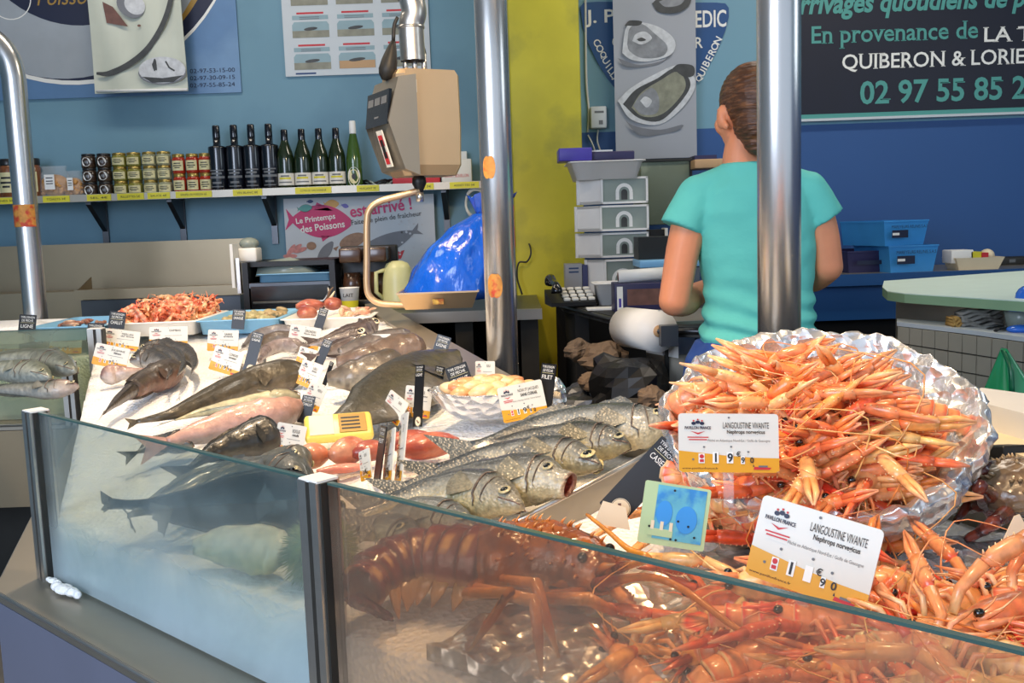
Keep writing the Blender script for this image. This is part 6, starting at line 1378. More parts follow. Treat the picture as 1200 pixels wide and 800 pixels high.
# ------------------------------------------------------------------ foil bowl and foil sheet
BC = PZ(960, 490, 1.228); BT = math.radians(25); MBOWL = Matrix.Translation(BC) @ Matrix.Rotation(math.radians(-6), 4, 'Y') @ Matrix.Rotation(BT, 4, 'X')
RB = .196
t = thing('foil_bowl', M=MBOWL, label='large round bowl lined with crinkled aluminium foil, tilted forward under the langoustines', cat='bowl')
prof = [(.0, -.075), (.06, -.073), (.11, -.062), (.15, -.038), (.178, -.010), (RB - .004, .012), (RB + .004, .016), (RB + .010, .008), (RB + .006, -.02), (.185, -.055), (.165, -.085), (.14, -.105)]
def foilring(prof, n, amp, seed):
    rings = []; m = 5
    for i in range((len(prof) - 1) * m + 1):
        u = i / m; k = min(int(u), len(prof) - 2); f = u - k; r_, z_ = lerp(prof[k][0], prof[k + 1][0], f), lerp(prof[k][1], prof[k + 1][1], f); row = []
        for j in range(n):
            a = 2 * PI * j / n; q = V((r_ * math.cos(a), r_ * math.sin(a), z_)); e = amp * min(1, r_ / .1)
            dr = e * (1.0 * nz(q, 18, seed) + .8 * (abs(nz(q, 34, seed + 4)) - .3) + .5 * nz(q, 75, seed)) ; rr = max(.002, r_ + dr); row.append(V((rr * math.cos(a), rr * math.sin(a), z_ + e * (1.1 * (abs(nz(q, 28, seed + 2)) - .25) + .6 * nz(q, 60, seed + 3)))))
        rings.append(row)
    return rings
mb = MB().use('foil'); mb.loft(foilring(prof, 160, .011, 3), smooth=True); mb.build('foil_lining', t)
mb = MB().use('steel'); mb.loft([[V((r_ * math.cos(2 * PI * j / 48), r_ * math.sin(2 * PI * j / 48), z_)) for j in range(48)] for r_, z_ in ((.0, -.112), (.13, -.110), (.155, -.09), (.178, -.055))]); mb.build('steel_bowl', t)
# stand holding the bowl
mb = MB().use('steel_dull'); c_ = BC + V((.02, .05, 0)); zb_ = bedz(c_.x, c_.y) - .01
mb.lathe([(.11, zb_ - c_.z), (.10, -.13 + 0), (.09, -.125)], n=28); mb.build('bowl_stand', loc=None, label='round steel stand hidden under the foil bowl on the ice', cat='stand').location = c_
# foil sheet over the ice under lobster and langoustines
def foilz(x, y):
    p = V((x, y, 0)); return bedz(x, y) + .010 + .014 * abs(nz(p, 14, 2)) + .010 * nz(p, 30, 5) + .006 * abs(nz(p, 70, 1))
poly = [line_pt(t_, .020 + .01 * nz((t_ * 9, 0, 0)), 0) for t_ in [.16 + .06 * i for i in range(19)]] + [line_pt(1.24, .56, 0), line_pt(.62, .57, 0), line_pt(.33, .42, 0), line_pt(.26, .25, 0), line_pt(.18, .12, 0)]
vs, fs = clipped_grid(poly, .0085, foilz, 1.0)
top = [i for i, v in enumerate(vs) if v.z > 1.001]
for v in vs:
    if v.z <= 1.001: v.z = bedz(v.x, v.y) - .004
mb = MB().use('foil'); mb.add(vs, fs, smooth=True); mb.build('foil_sheet', loc=line_pt(.6, .3, 1.05), label='crinkled aluminium foil sheet spread over the ice under lobster and langoustines', cat='foil')

# ------------------------------------------------------------------ langoustine
def langoustine(name, seed, curl=.12, spread=.35, reach=1.0, tone=0, clawbend=.2):
    r = random.Random(seed); mb = MB().use('shellfish')
    O = ['#f0984c', '#ee8c50', '#f2aa58', '#ea8048', '#f4ae6a'][tone % 5]; Rd = '#e87648'; Cr = '#f8d49a'; Pk = '#f6b886'
    # carapace
    rings = []; cols = []
    for s, w, h in ((0, .7, .75), (.1, .92, .95), (.3, 1, 1), (.45, .97, 1.02), (.5, .90, .96), (.55, .94, .98), (.75, .78, .82), (.9, .5, .55), (1, .2, .25)):
        x = .062 * s - .004; row = []; cr = []
        for j in range(14):
            a = 2 * PI * j / 14; v = math.sin(a); row.append(V((x, .0145 * w * math.cos(a), .016 * h * v + (.003 if v > 0 else 0)))); cr.append(mixc(Cr, O, v * .9 + .55) if .46 > s or s > .54 else mixc(Cr, Rd, v + .6))
        rings.append(row); cols.append(cr)
    mb.loft(rings, cols=cols)
    mb.col(Rd); mb.tube([V((.050, 0, .012)), V((.066, 0, .015)), V((.085, 0, .019))], [.0045, .003, .0004], n=6)
    for s in (-1, 1): mb.tube([V((.055, s * .004, .010)), V((.066, s * .006, .012)), V((.074, s * .007, .014))], [.003, .002, .0004], n=5)
    # tail: overlapping segments along a curl
    p = V((-.004, 0, .001)); a = 0.0; segs = 6; wv = [.0138, .0138, .013, .0122, .0112, .010]
    for k in range(segs):
        L = .0125; d = V((-math.cos(a), 0, -math.sin(a))); u = V((-math.sin(a), 0, math.cos(a))); w = wv[k]; rings = []; cols = []
        for f, e in ((-.18, .9), (.0, 1.0), (.55, 1.04), (.86, 1.1), (1.0, 1.05), (1.02, .86)):
            row = []; cr = []
            for j in range(14):
                q = 2 * PI * j / 14; v = math.sin(q); vv = v if v > 0 else v * .55; row.append(p + d * (L * f) + V((0, w * e * math.cos(q) * (1.12 if -.5 < v < -.05 else 1), 0)) + u * (w * .98 * e * vv)); cr.append(mixc(Cr, mixc(O, Pk, .3) if f < .6 else lin(Rd if f < .95 else Cr), v + .7))
            rings.append(row); cols.append(cr)
        mb.loft(rings, cols=cols)
        mb.col(Cr)
        for s in (-1, 1): mb.tube([p + d * L * .5 + V((0, s * w, 0)) - u * .002, p + d * L * .9 + V((0, s * w * 1.1, 0)) - u * .009], [.0035, .0006], n=5, flat=.5)
        p = p + d * L; a += curl * (1 + .15 * k)
    d = V((-math.cos(a), 0, -math.sin(a))); u = V((-math.sin(a), 0, math.cos(a)))
    for sp, L in ((0, .022), (.42, .024), (-.42, .024), (.8, .023), (-.8, .023)):
        dd = (d * math.cos(sp) + V((0, math.sin(sp), 0))).normalized(); sdv = V((0, 1, 0)) if sp == 0 else dd.cross(u).normalized(); pp = []
        rings = []
        for f, w in ((0, .0035), (.4, .0062), (.8, .0072), (1, .0058)):
            c = p + dd * L * f + u * (.001 - .003 * abs(sp)); rings.append([c + sdv * w * math.cos(q) + u * .0012 * math.sin(q) for q in [2 * PI * j / 8 for j in range(8)]])
        mb.loft(rings, cols=[[lin(O)] * 8, [lin(O)] * 8, [lin(Rd)] * 8, [lin(Cr)] * 8])
    # claws
    for s in (-1, 1):
        sp = spread * (.7 + .6 * r.random()); cb = clawbend * (r.random() * 2 - .6); L = reach * (.9 + .2 * r.random())
        b0 = V((.046, s * .011, -.004)); e1 = b0 + V((.012, s * .014, -.002)); e2 = e1 + V((.022 * math.cos(sp), s * .022 * math.sin(sp) + s * .006, .006)); dr = V((math.cos(sp * .5 - cb), s * math.sin(sp * .5 - cb), .05 * (r.random() - .5)))
        mb.tube([b0, e1, e2], [.0035, .0045, .0055], n=8, cols=[Cr, O, O])
        e3 = e2 + dr * .034 * L; sdv = V((-dr.y, dr.x, 0)); 
        mb.tube([e2, e2.lerp(e3, .25), e2.lerp(e3, .75), e3], [.0040, .0070, .0075, .0062], n=10, flat=.82, cols=[Rd, O, O, O])
        for q in (-1, 1):
            for z_ in range(6): c_ = e2.lerp(e3, .1 + .16 * z_) + sdv * q * .0050; mb.tube([c_, c_ + sdv * q * .0034 + dr * .0012], [.0014, .0003], n=5, cols=[Rd, Cr])
        f1 = e3 + dr * .034 * L
        mb.tube([e3 + sdv * .0026, e3.lerp(f1, .5) + sdv * .0040, f1 + sdv * .0006], [.0038, .0031, .0008], n=7, cols=[O, O, Pk])
        mb.tube([e3 - sdv * .0026, e3.lerp(f1, .5) - sdv * .0030, f1 - sdv * .0005], [.0036, .0028, .0008], n=7, cols=[O, O, Pk])
    # legs
    for k in range(4):
        for s in (-1, 1):
            b0 = V((.040 - .012 * k, s * .011, -.010)); q = r.uniform(-.4, .5) - .18 * k; d1 = V((math.sin(q) * .6, s, .25)); e1 = b0 + d1 * .016; e2 = e1 + V((math.sin(q) + r.uniform(-.3, .3), s * .5, -.8)).normalized() * .019; e3 = e2 + V((math.sin(q) * .8 + .3, s * .2, -.6)).normalized() * .018
            mb.tube([b0, e1, e2, e3], [.0026, .0025, .0020, .0006], n=5, cols=[Cr, Pk, O, Cr])
    # antennae
    for s in (-1, 1):
        q = r.uniform(.2, 1.3); pts = spline([V((.056, s * .006, .004)), V((.068, s * .012, .010)), V((.074, s * .016, .010))] if tone in (0, 1, 3) else [V((.056, s * .006, .004)), V((.078, s * .020, .012)), V((.085 + .02 * math.cos(q), s * (.04 + .04 * q), .010)), V((.06 - .05 * q, s * (.07 + .03 * q), .004))], 12); mb.tube(pts, [.0014 - .001 * i / 11 for i in range(12)], n=4, cols=[O] * 12)
        mb.tube([V((.056, s * .004, .006)), V((.075, s * .008, .012)), V((.092, s * .014, .010))], [.001, .0008, .0003], n=4, cols=[Pk] * 3)
    mb.use('eye_black')
    for s in (-1, 1): mb.ell((.058, s * .0085, .010), (.0042, .0036, .0036), n=10, m=7)
    return mb.build(name, label='x', cat='langoustine')
LV = [langoustine('langoustine', 11 + i, curl=c, spread=s, reach=rr, tone=i, clawbend=cb) for i, (c, s, rr, cb) in enumerate(((.05, .16, 1.0, .15), (.30, .3, 1.0, .3), (.14, .1, 1.05, .1), (.42, .4, .95, .5), (.02, .08, 1.1, .2)))]
used = [False] * len(LV)
def put_l(v, M, label, group):
    if not used[v]: o = LV[v]; used[v] = True
    else: o = LV[v].copy(); COL.objects.link(o)
    o.matrix_world = M; o['label'] = label
    if group: o['group'] = group
    elif 'group' in o: del o['group']
    return o
def orient(p, n, yaw, rollx=0.0, pitch=0.0, sc=1.0):
    n = V(n).normalized(); x = V((math.cos(yaw), math.sin(yaw), 0)); x = (x - n * x.dot(n)).normalized(); y = n.cross(x)
    M = Matrix(((x.x, y.x, n.x, p.x), (x.y, y.y, n.y, p.y), (x.z, y.z, n.z, p.z), (0, 0, 0, 1)))
    return M @ Matrix.Rotation(pitch, 4, 'Y') @ Matrix.Rotation(rollx, 4, 'X') @ Matrix.Scale(sc, 4)
rl = random.Random(21)
# heap in the bowl: local bowl coordinates, heap centre pushed to the lower left
HC = V((-.050, -.056, 0)); HR = .116
def heapz(x, y):
    q = ((x - HC.x) / HR) ** 2 + ((y - HC.y) / (HR * .92)) ** 2; return -.040 + .078 * max(0, 1 - q) ** .75
nn_ = 0
for layer, (cnt, dz) in enumerate(((28, -.034), (48, .000))):
    for i in range(cnt):
        r_ = HR * .97 * math.sqrt((i + .5) / cnt); a = i * 2.39996 + layer; x, y = HC.x + r_ * math.cos(a), HC.y + r_ * .94 * math.sin(a)
        e = .004; nl = V((-(heapz(x + e, y) - heapz(x - e, y)) / (2 * e) * .6, -(heapz(x, y + e) - heapz(x, y - e)) / (2 * e) * .6, 1)).normalized()
        yaw = rl.gauss(0.1, .42) + (PI if rl.random() < .45 else 0) + (rl.uniform(-PI, PI) if rl.random() < .15 else 0)
        if x > HC.x + .045: yaw = PI + rl.gauss(0, .5)
        if x < HC.x + .02: yaw = rl.gauss(-.1, .42)
        if y > HC.y + .055: yaw = (PI + .45 if x > HC.x else -.45) + rl.gauss(0, .3)
        M = MBOWL @ orient(V((x, y, heapz(x, y) + dz + rl.uniform(0, .014))), nl, yaw, rl.uniform(-.9, .9), rl.uniform(-.10, .10), rl.uniform(1.12, 1.34))
        put_l(rl.randrange(5), M, 'orange langoustine heaped among the others in the foil bowl', 'langoustines heaped in the foil bowl')
# a few singled out ones
def P2(px, py, y): return P(px, py, y)
Mx = orient(P(832, 462, 1.30), V((-.25, -.3, 1)), -.05, .5, .12, 1.25); put_l(3, Mx, 'langoustine draped over the left rim of the foil bowl, tail curling down', None)
Mx = MBOWL @ orient(V((.085, -.010, .016)), V((.2, 0, 1)), 2.75, -.3, .05, 1.3); put_l(0, Mx, 'langoustine tail lying against bare foil at the right of the heap', None)
Mx = MBOWL @ orient(V((-.01, .07, .026)), V((0, .3, 1)), 3.3, .3, .05, 1.25); put_l(2, Mx, 'topmost langoustine at the far edge of the bowl heap, fan tail raised', None)
p = PZ(812, 572, 1.13); put_l(4, orient(p, V((0, -.3, 1)), 3.75, .3, .2, 1.1), 'langoustine under the rear price sign with one claw pointing at the blue card', None)
# front pile on the foil behind the glass
def pile(t_, d_):
    base = BED0 + BEDK * d_; k = max(0, min(1, (t_ - .36) / .16)) * max(0, 1 - max(0, d_ - .28) / .3); ed = min(1, .35 + d_ / .10)
    return base + .014 + .060 * k * ed
cnt = 0
for layer, dz in ((0, -.026), (1, .002)):
    nt, nd = (12, 5) if layer == 0 else (16, 6)
    for i in range(nt):
        for j in range(nd):
            t_ = .40 + .70 * (i + .5 + .4 * rl.uniform(-1, 1)) / nt; d_ = .055 + .36 * (j + .5 + .35 * rl.uniform(-1, 1)) / nd
            if d_ > .10 + (t_ - .30) * .75 or (t_ > .58 and d_ > .355): continue
            if layer and .36 < t_ < .62 and d_ < .15: continue
            p = line_pt(t_, d_, pile(t_, d_) + dz + rl.uniform(-.004, .012))
            M = orient(p, V((-.1, -.25, 1)), rl.uniform(-PI, PI) if rl.random() < .4 else rl.gauss(-.5, .6) + (PI if rl.random() < .5 else 0), rl.uniform(-1.0, 1.0), rl.uniform(-.12, .12), rl.uniform(1.1, 1.3))
            # keep it inside the pane
            xs_ = [(M @ V((x, y, 0)) - FP) for x, y in ((.15, .03), (.15, -.03), (-.1, 0), (.05, .05), (.05, -.05))]; mn = min(V((q.x, q.y, 0)).dot(FN) for q in xs_)
            if mn < .008: M = Matrix.Translation(FN * (.008 - mn)) @ M
            CR_ = (PZ(1165, 585, 1.13) - CAM).normalized()
            if any((M @ V((x, y, .01)) - CAM).normalized().dot(CR_) > .9987 for x in (-.08, -.04, 0, .04, .08, .12, .15) for y in (-.03, 0, .03)): continue   # keep the crab's own spot on the foil free
            put_l(rl.randrange(5), M, 'pink-orange langoustine in the loose pile between glass and foil bowl', 'langoustines piled behind the hazy glass'); cnt += 1
# ------------------------------------------------------------------ spiny lobster
def spiny_lobster():
    mb = MB().use('lobster_shell'); D = '#6a2218'; D2 = '#83301f'; Sp = '#d8a060'; Br = '#7b4020'; Or = '#cf7a34'
    z0 = .052
    tl = [B(*q, z0 - .004) for q in ((578, 664), (545, 660), (510, 656), (475, 660), (440, 676), (418, 700))]
    path = spline(tl, 43); up = V((0, 0, 1)); rings = []; cols = []
    for i, p in enumerate(path):
        s = i / 42; t_ = (path[min(i + 1, 42)] - path[max(i - 1, 0)]).normalized(); sv = t_.cross(up).normalized(); u2 = sv.cross(t_); ph = (s * 7) % 1; e = (.90 + .14 * ph) * (1 - .38 * s); row = []; cr = []
        for j in range(26):
            a = 2 * PI * j / 26; v = math.sin(a); q = p + sv * (.052 * e * math.cos(a)) + u2 * (.054 * e * (v if v > 0 else v * .6)); row.append(q); c = mixc(D, D2, .5 + nz(q, 40)); 
            if ph < .10: c = mixc(c, lin('#2e0d0a'), .7)
            if .35 < ph < .75 and abs(abs(math.cos(a)) - .62) < .13 and v > 0: c = lin(Sp)
            if v < -.1: c = mixc(c, lin('#b5764a'), .6)
            cr.append(c)
        rings.append(row); cols.append(cr)
    mb.loft(rings, cols=cols)
    for k in range(6):                                                # pointed side plates
        i = 4 + k * 6; p = path[i]; t_ = (path[min(i + 1, 42)] - path[i - 1]).normalized(); sv = t_.cross(up).normalized()
        if sv.dot(FN) > 0: sv = -sv
        e = 1 - .38 * i / 42
        for s in (1, -1):
            b_ = p + sv * s * .043 * e - up * .008; rings = []; cc = []
            for f, w in ((0, .013), (.5, .010), (1, .001)): rings.append([b_ + sv * s * .012 * f - up * .034 * f + t_ * (w * math.cos(q) + .010 * f) + sv * .004 * (1 - f) * math.sin(q) for q in [2 * PI * j / 8 for j in range(8)]]); cc.append([mixc(Sp, '#c08a58', f)] * 8)
            mb.loft(rings, cols=cc)
    p = path[-1]; t_ = (path[-1] - path[-3]).normalized(); sv = t_.cross(up).normalized()
    for sp in (0, .5, -.5, .95, -.95):
        d_ = (t_ * math.cos(sp) + sv * math.sin(sp) - up * .25).normalized(); w_ = d_.cross(up).normalized()
        mb.loft([[p + d_ * L + w_ * w * math.cos(q) + up * .003 * math.sin(q) for q in [2 * PI * j / 10 for j in range(10)]] for L, w in ((-.005, .008), (.02, .017), (.045, .021), (.056, .015))], cols=[[lin(D)] * 10, [lin(D2)] * 10, [lin('#5a2330')] * 10, [lin('#86484a')] * 10])
    # carapace
    cp = spline([B(*q, z0 + .004) for q in ((566, 664), (600, 662), (640, 660), (680, 668), (712, 680))], 30); rings = []; cols = []
    for i, p in enumerate(cp):
        s = i / 29; t_ = (cp[min(i + 1, 29)] - cp[max(i - 1, 0)]).normalized(); sv = t_.cross(up).normalized(); u2 = sv.cross(t_); e = interp([(0, .85), (.15, 1.02), (.5, 1.0), (.8, .82), (1, .45)], s); row = []; cr = []
        for j in range(26):
            a = 2 * PI * j / 26; v = math.sin(a); q = p + sv * (.050 * e * math.cos(a)) + u2 * (.053 * e * (v if v > 0 else v * .7)); n1 = nz(q, 60); q += (q - p).normalized() * .004 * max(0, nz(q, 130)); row.append(q); cr.append(mixc(mixc(Br, Or, .35 + .9 * n1 - .3 * v), lin('#c2743c'), .8 if v < -.25 else 0))
        rings.append(row); cols.append(cr)
    mb.loft(rings, cols=cols)
    for i in range(60):                                              # carapace spines
        k = rl.randrange(4, 28); p = cp[k]; t_ = (cp[min(k + 1, 29)] - cp[k - 1]).normalized(); sv = t_.cross(up).normalized(); u2 = sv.cross(t_); a = rl.uniform(.2, PI - .2); n_ = sv * math.cos(a) + u2 * math.sin(a); e = interp([(0, .85), (.15, 1.02), (.5, 1.0), (.8, .82), (1, .45)], k / 29) * .051
        mb.tube([p + n_ * e * .97, p + n_ * (e + .004) + t_ * .002, p + n_ * (e + .009) + t_ * .006], [.0026, .0018, .0003], n=5, cols=[Or, Or, '#e8b070'])
    f_ = cp[-1]; t_ = (cp[-1] - cp[-3]).normalized(); sv = t_.cross(up).normalized()
    for s in (-1, 1): mb.tube([f_ + up * .012 + sv * s * .014, f_ + up * .026 + sv * s * .018 + t_ * .014, f_ + up * .032 + sv * s * .016 + t_ * .03], [.006, .0045, .0006], n=8, cols=[D2, Or, Sp])
    # antennae: thick bases then long rods
    a1 = [f_ + sv * .016, PZ(756, 676, 1.125), PZ(800, 690, 1.125), PZ(870, 740, 1.105), PZ(940, 765, 1.10), PZ(1010, 764, 1.11)]
    mb.tube(spline(a1, 40), [.010, .0095, .009, .0075, .006] + [.0048 - .003 * i / 35 for i in range(35)], n=8, cols=[D2] * 5 + [Or] * 35)
    a2 = [f_ - sv * .016 + up * .01, PZ(760, 655, 1.145), PZ(735, 642, 1.15), PZ(712, 622, 1.15), PZ(688, 603, 1.15)]
    mb.tube(spline(a2, 30), [.009, .008, .007] + [.0042 - .002 * i / 27 for i in range(27)], n=8, cols=[D2] * 3 + ['#d98a2e'] * 27)
    # legs over the front
    for pts in ([(560, 690), (610, 712), (623, 800)], [(590, 680), (628, 684), (655, 772)], [(640, 700), (690, 702), (742, 728)], [(548, 696), (536, 722), (524, 775)], [(650, 690), (700, 660), (740, 655)]):
        z_ = (1.085, 1.115, 1.035) if pts[2][1] > 720 else (1.08, 1.09, 1.085)
        q = [PZ(*a, z) for a, z in zip(pts, z_)]
        for g in q:
            dd = (V((g.x, g.y, 0)) - FP).dot(FN)
            if dd < .02: g += FN * (.02 - dd)
        q0 = min(cp[::3], key=lambda c: (c - q[0]).length) - up * .015; w = [q0, q[0], q[1], q[1].lerp(q[2], .5) , q[2]]
        mb.tube(w, [.008, .0075, .0075, .006, .0015], n=9, cols=[Br, Or, '#d88a44', '#c8662e', '#e0b070'])
    mb.use('eye_black')
    for s in (-1, 1): mb.ell(f_ - t_ * .018 + sv * s * .022 + up * .028, (.0065, .0065, .0065), n=10, m=8)
    inside(mb, .012); mb.build('spiny_lobster', loc=cp[10] - V((0, 0, .05)), label='dark red spiny lobster with spotted curled tail lying on foil behind the glass', cat='lobster')
spiny_lobster()
# ------------------------------------------------------------------ brown crab at right
def crab():
    c = PZ(1196, 575, 1.135); mb = MB().use('lobster_shell'); A_ = '#6b5540'; Bc = '#8a7050'; Lg = '#7a3524'; Lg2 = '#4e211a'
    rings = []; cols = []
    for i in range(21):
        a = -PI / 2 + PI * i / 20; a = max(-PI / 2 + .03, min(PI / 2 - .03, a)); row = []; cr = []
        for j in range(32):
            q = V((math.cos(a) * math.cos(2 * PI * j / 32), math.cos(a) * math.sin(2 * PI * j / 32), math.sin(a))); f = 1 + .10 * abs(nz(q, 5, 3)) + .09 * max(0, nz(q, 11, 1)); row.append(c + V((q.x * .072, q.y * .060, q.z * (.040 if q.z > 0 else .028))) * f); cr.append(mixc(A_, Bc, .5 + 1.2 * nz(q, 7)))
        rings.append(row); cols.append(cr)
    mb.loft(rings, cols=cols)
    for i in range(70):
        z_ = rl.uniform(.15, 1); a = rl.uniform(0, 2 * PI); r_ = math.sqrt(1 - z_ * z_); q = V((r_ * math.cos(a) * .072, r_ * math.sin(a) * .060, z_ * .040)); mb.tube([c + q, c + q * 1.18], [.004, .0008], n=5, cols=[Bc, '#b59a70'])
    L = [[(1168, 568), (1150, 552), (1140, 580), (1120, 612)], [(1165, 585), (1148, 570), (1152, 590), (1164, 608)], [(1172, 590), (1150, 592), (1136, 596), (1118, 600)], [(1180, 600), (1165, 612), (1150, 622), (1132, 632)], [(1172, 560), (1158, 548), (1148, 560), (1136, 588)]]
    for k, pts in enumerate(L):
        zz_ = (1.13, 1.165, 1.13, 1.10) if k in (0, 1, 4) else (1.12, 1.125, 1.11, 1.095); q = [PZ(*a, z) for a, z in zip(pts, zz_)]
        mb.tube(spline(q, 22), [.0105 - .0055 * i / 21 + .0005 * math.sin(i * 1.1) for i in range(22)], n=9, cols=[Lg2 if (i // 4) % 2 else Lg for i in range(22)])
    for k in range(4):
        s = 1; b_ = c + V((.05, -.02 + .02 * k, .0)); mb.tube([b_, b_ + V((.06, .01 * k - .02, .03)), b_ + V((.11, .02 * k - .04, -.03))], [.010, .008, .003], n=8, cols=[Lg2, Lg, Lg2])
    mb.use('eye_black'); mb.ell(c + V((-.062, -.022, .012)), (.005, .005, .005)); mb.ell(c + V((-.066, .004, .012)), (.005, .005, .005))
    mb.build('spider_crab', loc=c - V((0, 0, .03)), label='dark brown knobbly crab with reddish legs at the right edge beside the bowl', cat='crab')
crab()
# grey-brown stone-like shell under the bowl front
p = PZ(868, 612, 1.105); mb = MB().use('stone'); rings = []
for i in range(17):
    a = -PI / 2 + PI * i / 16; a = max(-PI / 2 + .03, min(PI / 2 - .03, a)); row = []
    for j in range(26): q = V((math.cos(a) * math.cos(2 * PI * j / 26), math.cos(a) * math.sin(2 * PI * j / 26), math.sin(a))); f = 1 + .22 * nz(q, 2.5, 8) + .10 * nz(q, 7, 2); row.append(V((q.x * .048, q.y * .035, q.z * .034)) * f)
    rings.append(row)
mb.loft(rings); mb.build('rough_shell', label='rough grey-brown shell lying between the blue card and the front price sign', cat='shell').location = p

# ------------------------------------------------------------------ trays along the back of the bed
def rtray(px0, px1, pyf, pyb, m, name, label, h=.05, ang=0.0):
    zf = P(200, 395, 3.42).z
    y0 = 3.42; a_, b2 = P(px0, pyb + 12, 3.56), P(px1, pyb + 12, 3.56); w_ = b2.x - a_.x; top = P((px0 + px1) / 2, pyb, 3.80).z
    return tray(name, label, 'tray', V(((a_.x + b2.x) / 2, 3.60, top - h)), w_, .40, h, m, wall=.012, ang=ang, flare=1.05), top, V(((a_.x + b2.x) / 2, 3.60, top - h)), w_
tz = {}
for key, px0, px1, pyb, m, name, label in (('w1', -60, 52, 376, 'white_gloss', 'white_tray', 'white tray at the far left end behind the left glass'), ('b1', 58, 140, 371, 'blue_tray', 'blue_tray', 'pale blue tray between the left pole and the prawn tray'), ('p', 148, 244, 366, 'white_gloss', 'white_tray', 'white tray full of orange prawns'),
                                           ('c', 248, 338, 363, 'blue_tray', 'blue_tray', 'light blue tray holding brown clams'), ('m', 343, 440, 361, 'white_gloss', 'white_tray', 'white tray with red lumps and cream label at the right end of the row')):
    tz[key] = rtray(px0, px1, 0, pyb, m, name, label)
# prawns
def prawn():
    mb = MB().use('shellfish'); n = 18; rings = []; cols = []
    for i in range(n):
        s = i / (n - 1); a = -.5 + 2.6 * s; c = V((.030 * math.cos(a), 0, .030 * math.sin(a))); t_ = V((-math.sin(a), 0, math.cos(a))); o_ = V((math.cos(a), 0, math.sin(a))); e = interp([(0, .35), (.15, .85), (.35, 1), (.7, .7), (1, .25)], s) * (1 + (.08 if i % 2 else -.04)); rings.append([c + o_ * .0095 * e * math.cos(2 * PI * j / 10) + V((0, .008 * e * math.sin(2 * PI * j / 10), 0)) for j in range(10)]); cols.append([lin('#ee9a6c' if i % 3 else '#f4c09a')] * 10)
    mb.loft(rings, cols=cols)
    h_ = V((.030 * math.cos(-.5), 0, .030 * math.sin(-.5))); mb.col('#ec8a5c')
    mb.tube([h_, h_ + V((.006, 0, -.014)), h_ + V((.006, 0, -.030))], [.004, .002, .0003], n=5)
    e_ = V((.030 * math.cos(2.1), 0, .030 * math.sin(2.1)))
    for s in (-1, 0, 1): mb.loft([[e_ + V((-.016 * f, s * .006 * f + .004 * w * math.cos(q), -.004 * f + .001 * math.sin(q))) for q in [2 * PI * j / 6 for j in range(6)]] for f, w in ((0, .5), (.6, 1), (1, .5))])
    for k in range(5):
        a = .1 + .3 * k; c = V((.021 * math.cos(a), 0, .021 * math.sin(a)))
        for s in (-1, 1): mb.tube([c, c * .55 + V((0, s * .006, 0))], [.0012, .0004], n=4)
    mb.use('eye_black'); [mb.ell(h_ + V((.004, s * .006, -.004)), .0022, n=7, m=5) for s in (-1, 1)]
    return mb.build('prawn', label='orange cooked prawn heaped in the white tray', cat='prawn', group='orange prawns in the white tray')
pr0 = prawn(); _, top, c_, w_ = tz['p']; rp = random.Random(5)
for i in range(150):
    o = pr0 if i == 0 else pr0.copy()
    if i: COL.objects.link(o)
    x = rp.uniform(-.5, .5) * (w_ - .05); y = rp.uniform(-.5, .5) * .36; z_ = -.014 + .034 * (1 - (2 * x / w_) ** 2 * .4) + rp.uniform(-.012, .012) + (.008 if y > 0 else 0)
    o.matrix_world = Matrix.Translation(V((c_.x + x, c_.y + y, top + z_))) @ Matrix.Rotation(rp.uniform(0, 2 * PI), 4, 'Z') @ Matrix.Rotation(rp.uniform(-1.2, 1.2), 4, 'X') @ Matrix.Rotation(rp.uniform(0, 6.28), 4, 'Y') @ Matrix.Scale(1.15, 4)
# clams
def clam():
    mb = MB().use('clam')
    for s in (1, -1):
        rings = []
        for i in range(9):
            q = i / 8; rings.append([V((.020 * (1 - .0 * q) * math.cos(2 * PI * j / 16) * math.cos(q * PI / 2 * .97) + .006 * q, .017 * math.sin(2 * PI * j / 16) * math.cos(q * PI / 2 * .97), s * (.010 * math.sin(q * PI / 2) + .0004 * math.sin(q * 40)))) for j in range(16)])
        mb.loft(rings, caps=True)
    return mb.build('clam', label='brown striped clam heaped in the light blue tray', cat='clam', group='clams in the light blue tray')
c0 = clam(); _, top, c_, w_ = tz['c']
for i in range(70):
    o = c0 if i == 0 else c0.copy()
    if i: COL.objects.link(o)
    x = rp.uniform(-.42, .48) * (w_ - .06); y = rp.uniform(-.45, .45) * .34
    o.matrix_world = Matrix.Translation(V((c_.x + x, c_.y + y, top - .028 + .030 * max(0, .4 + x / w_) + rp.uniform(-.01, .014)))) @ Matrix.Rotation(rp.uniform(0, 6.28), 4, 'Z') @ Matrix.Rotation(rp.uniform(-.9, .9), 4, 'X') @ Matrix.Scale(rp.uniform(1.0, 1.4), 4)
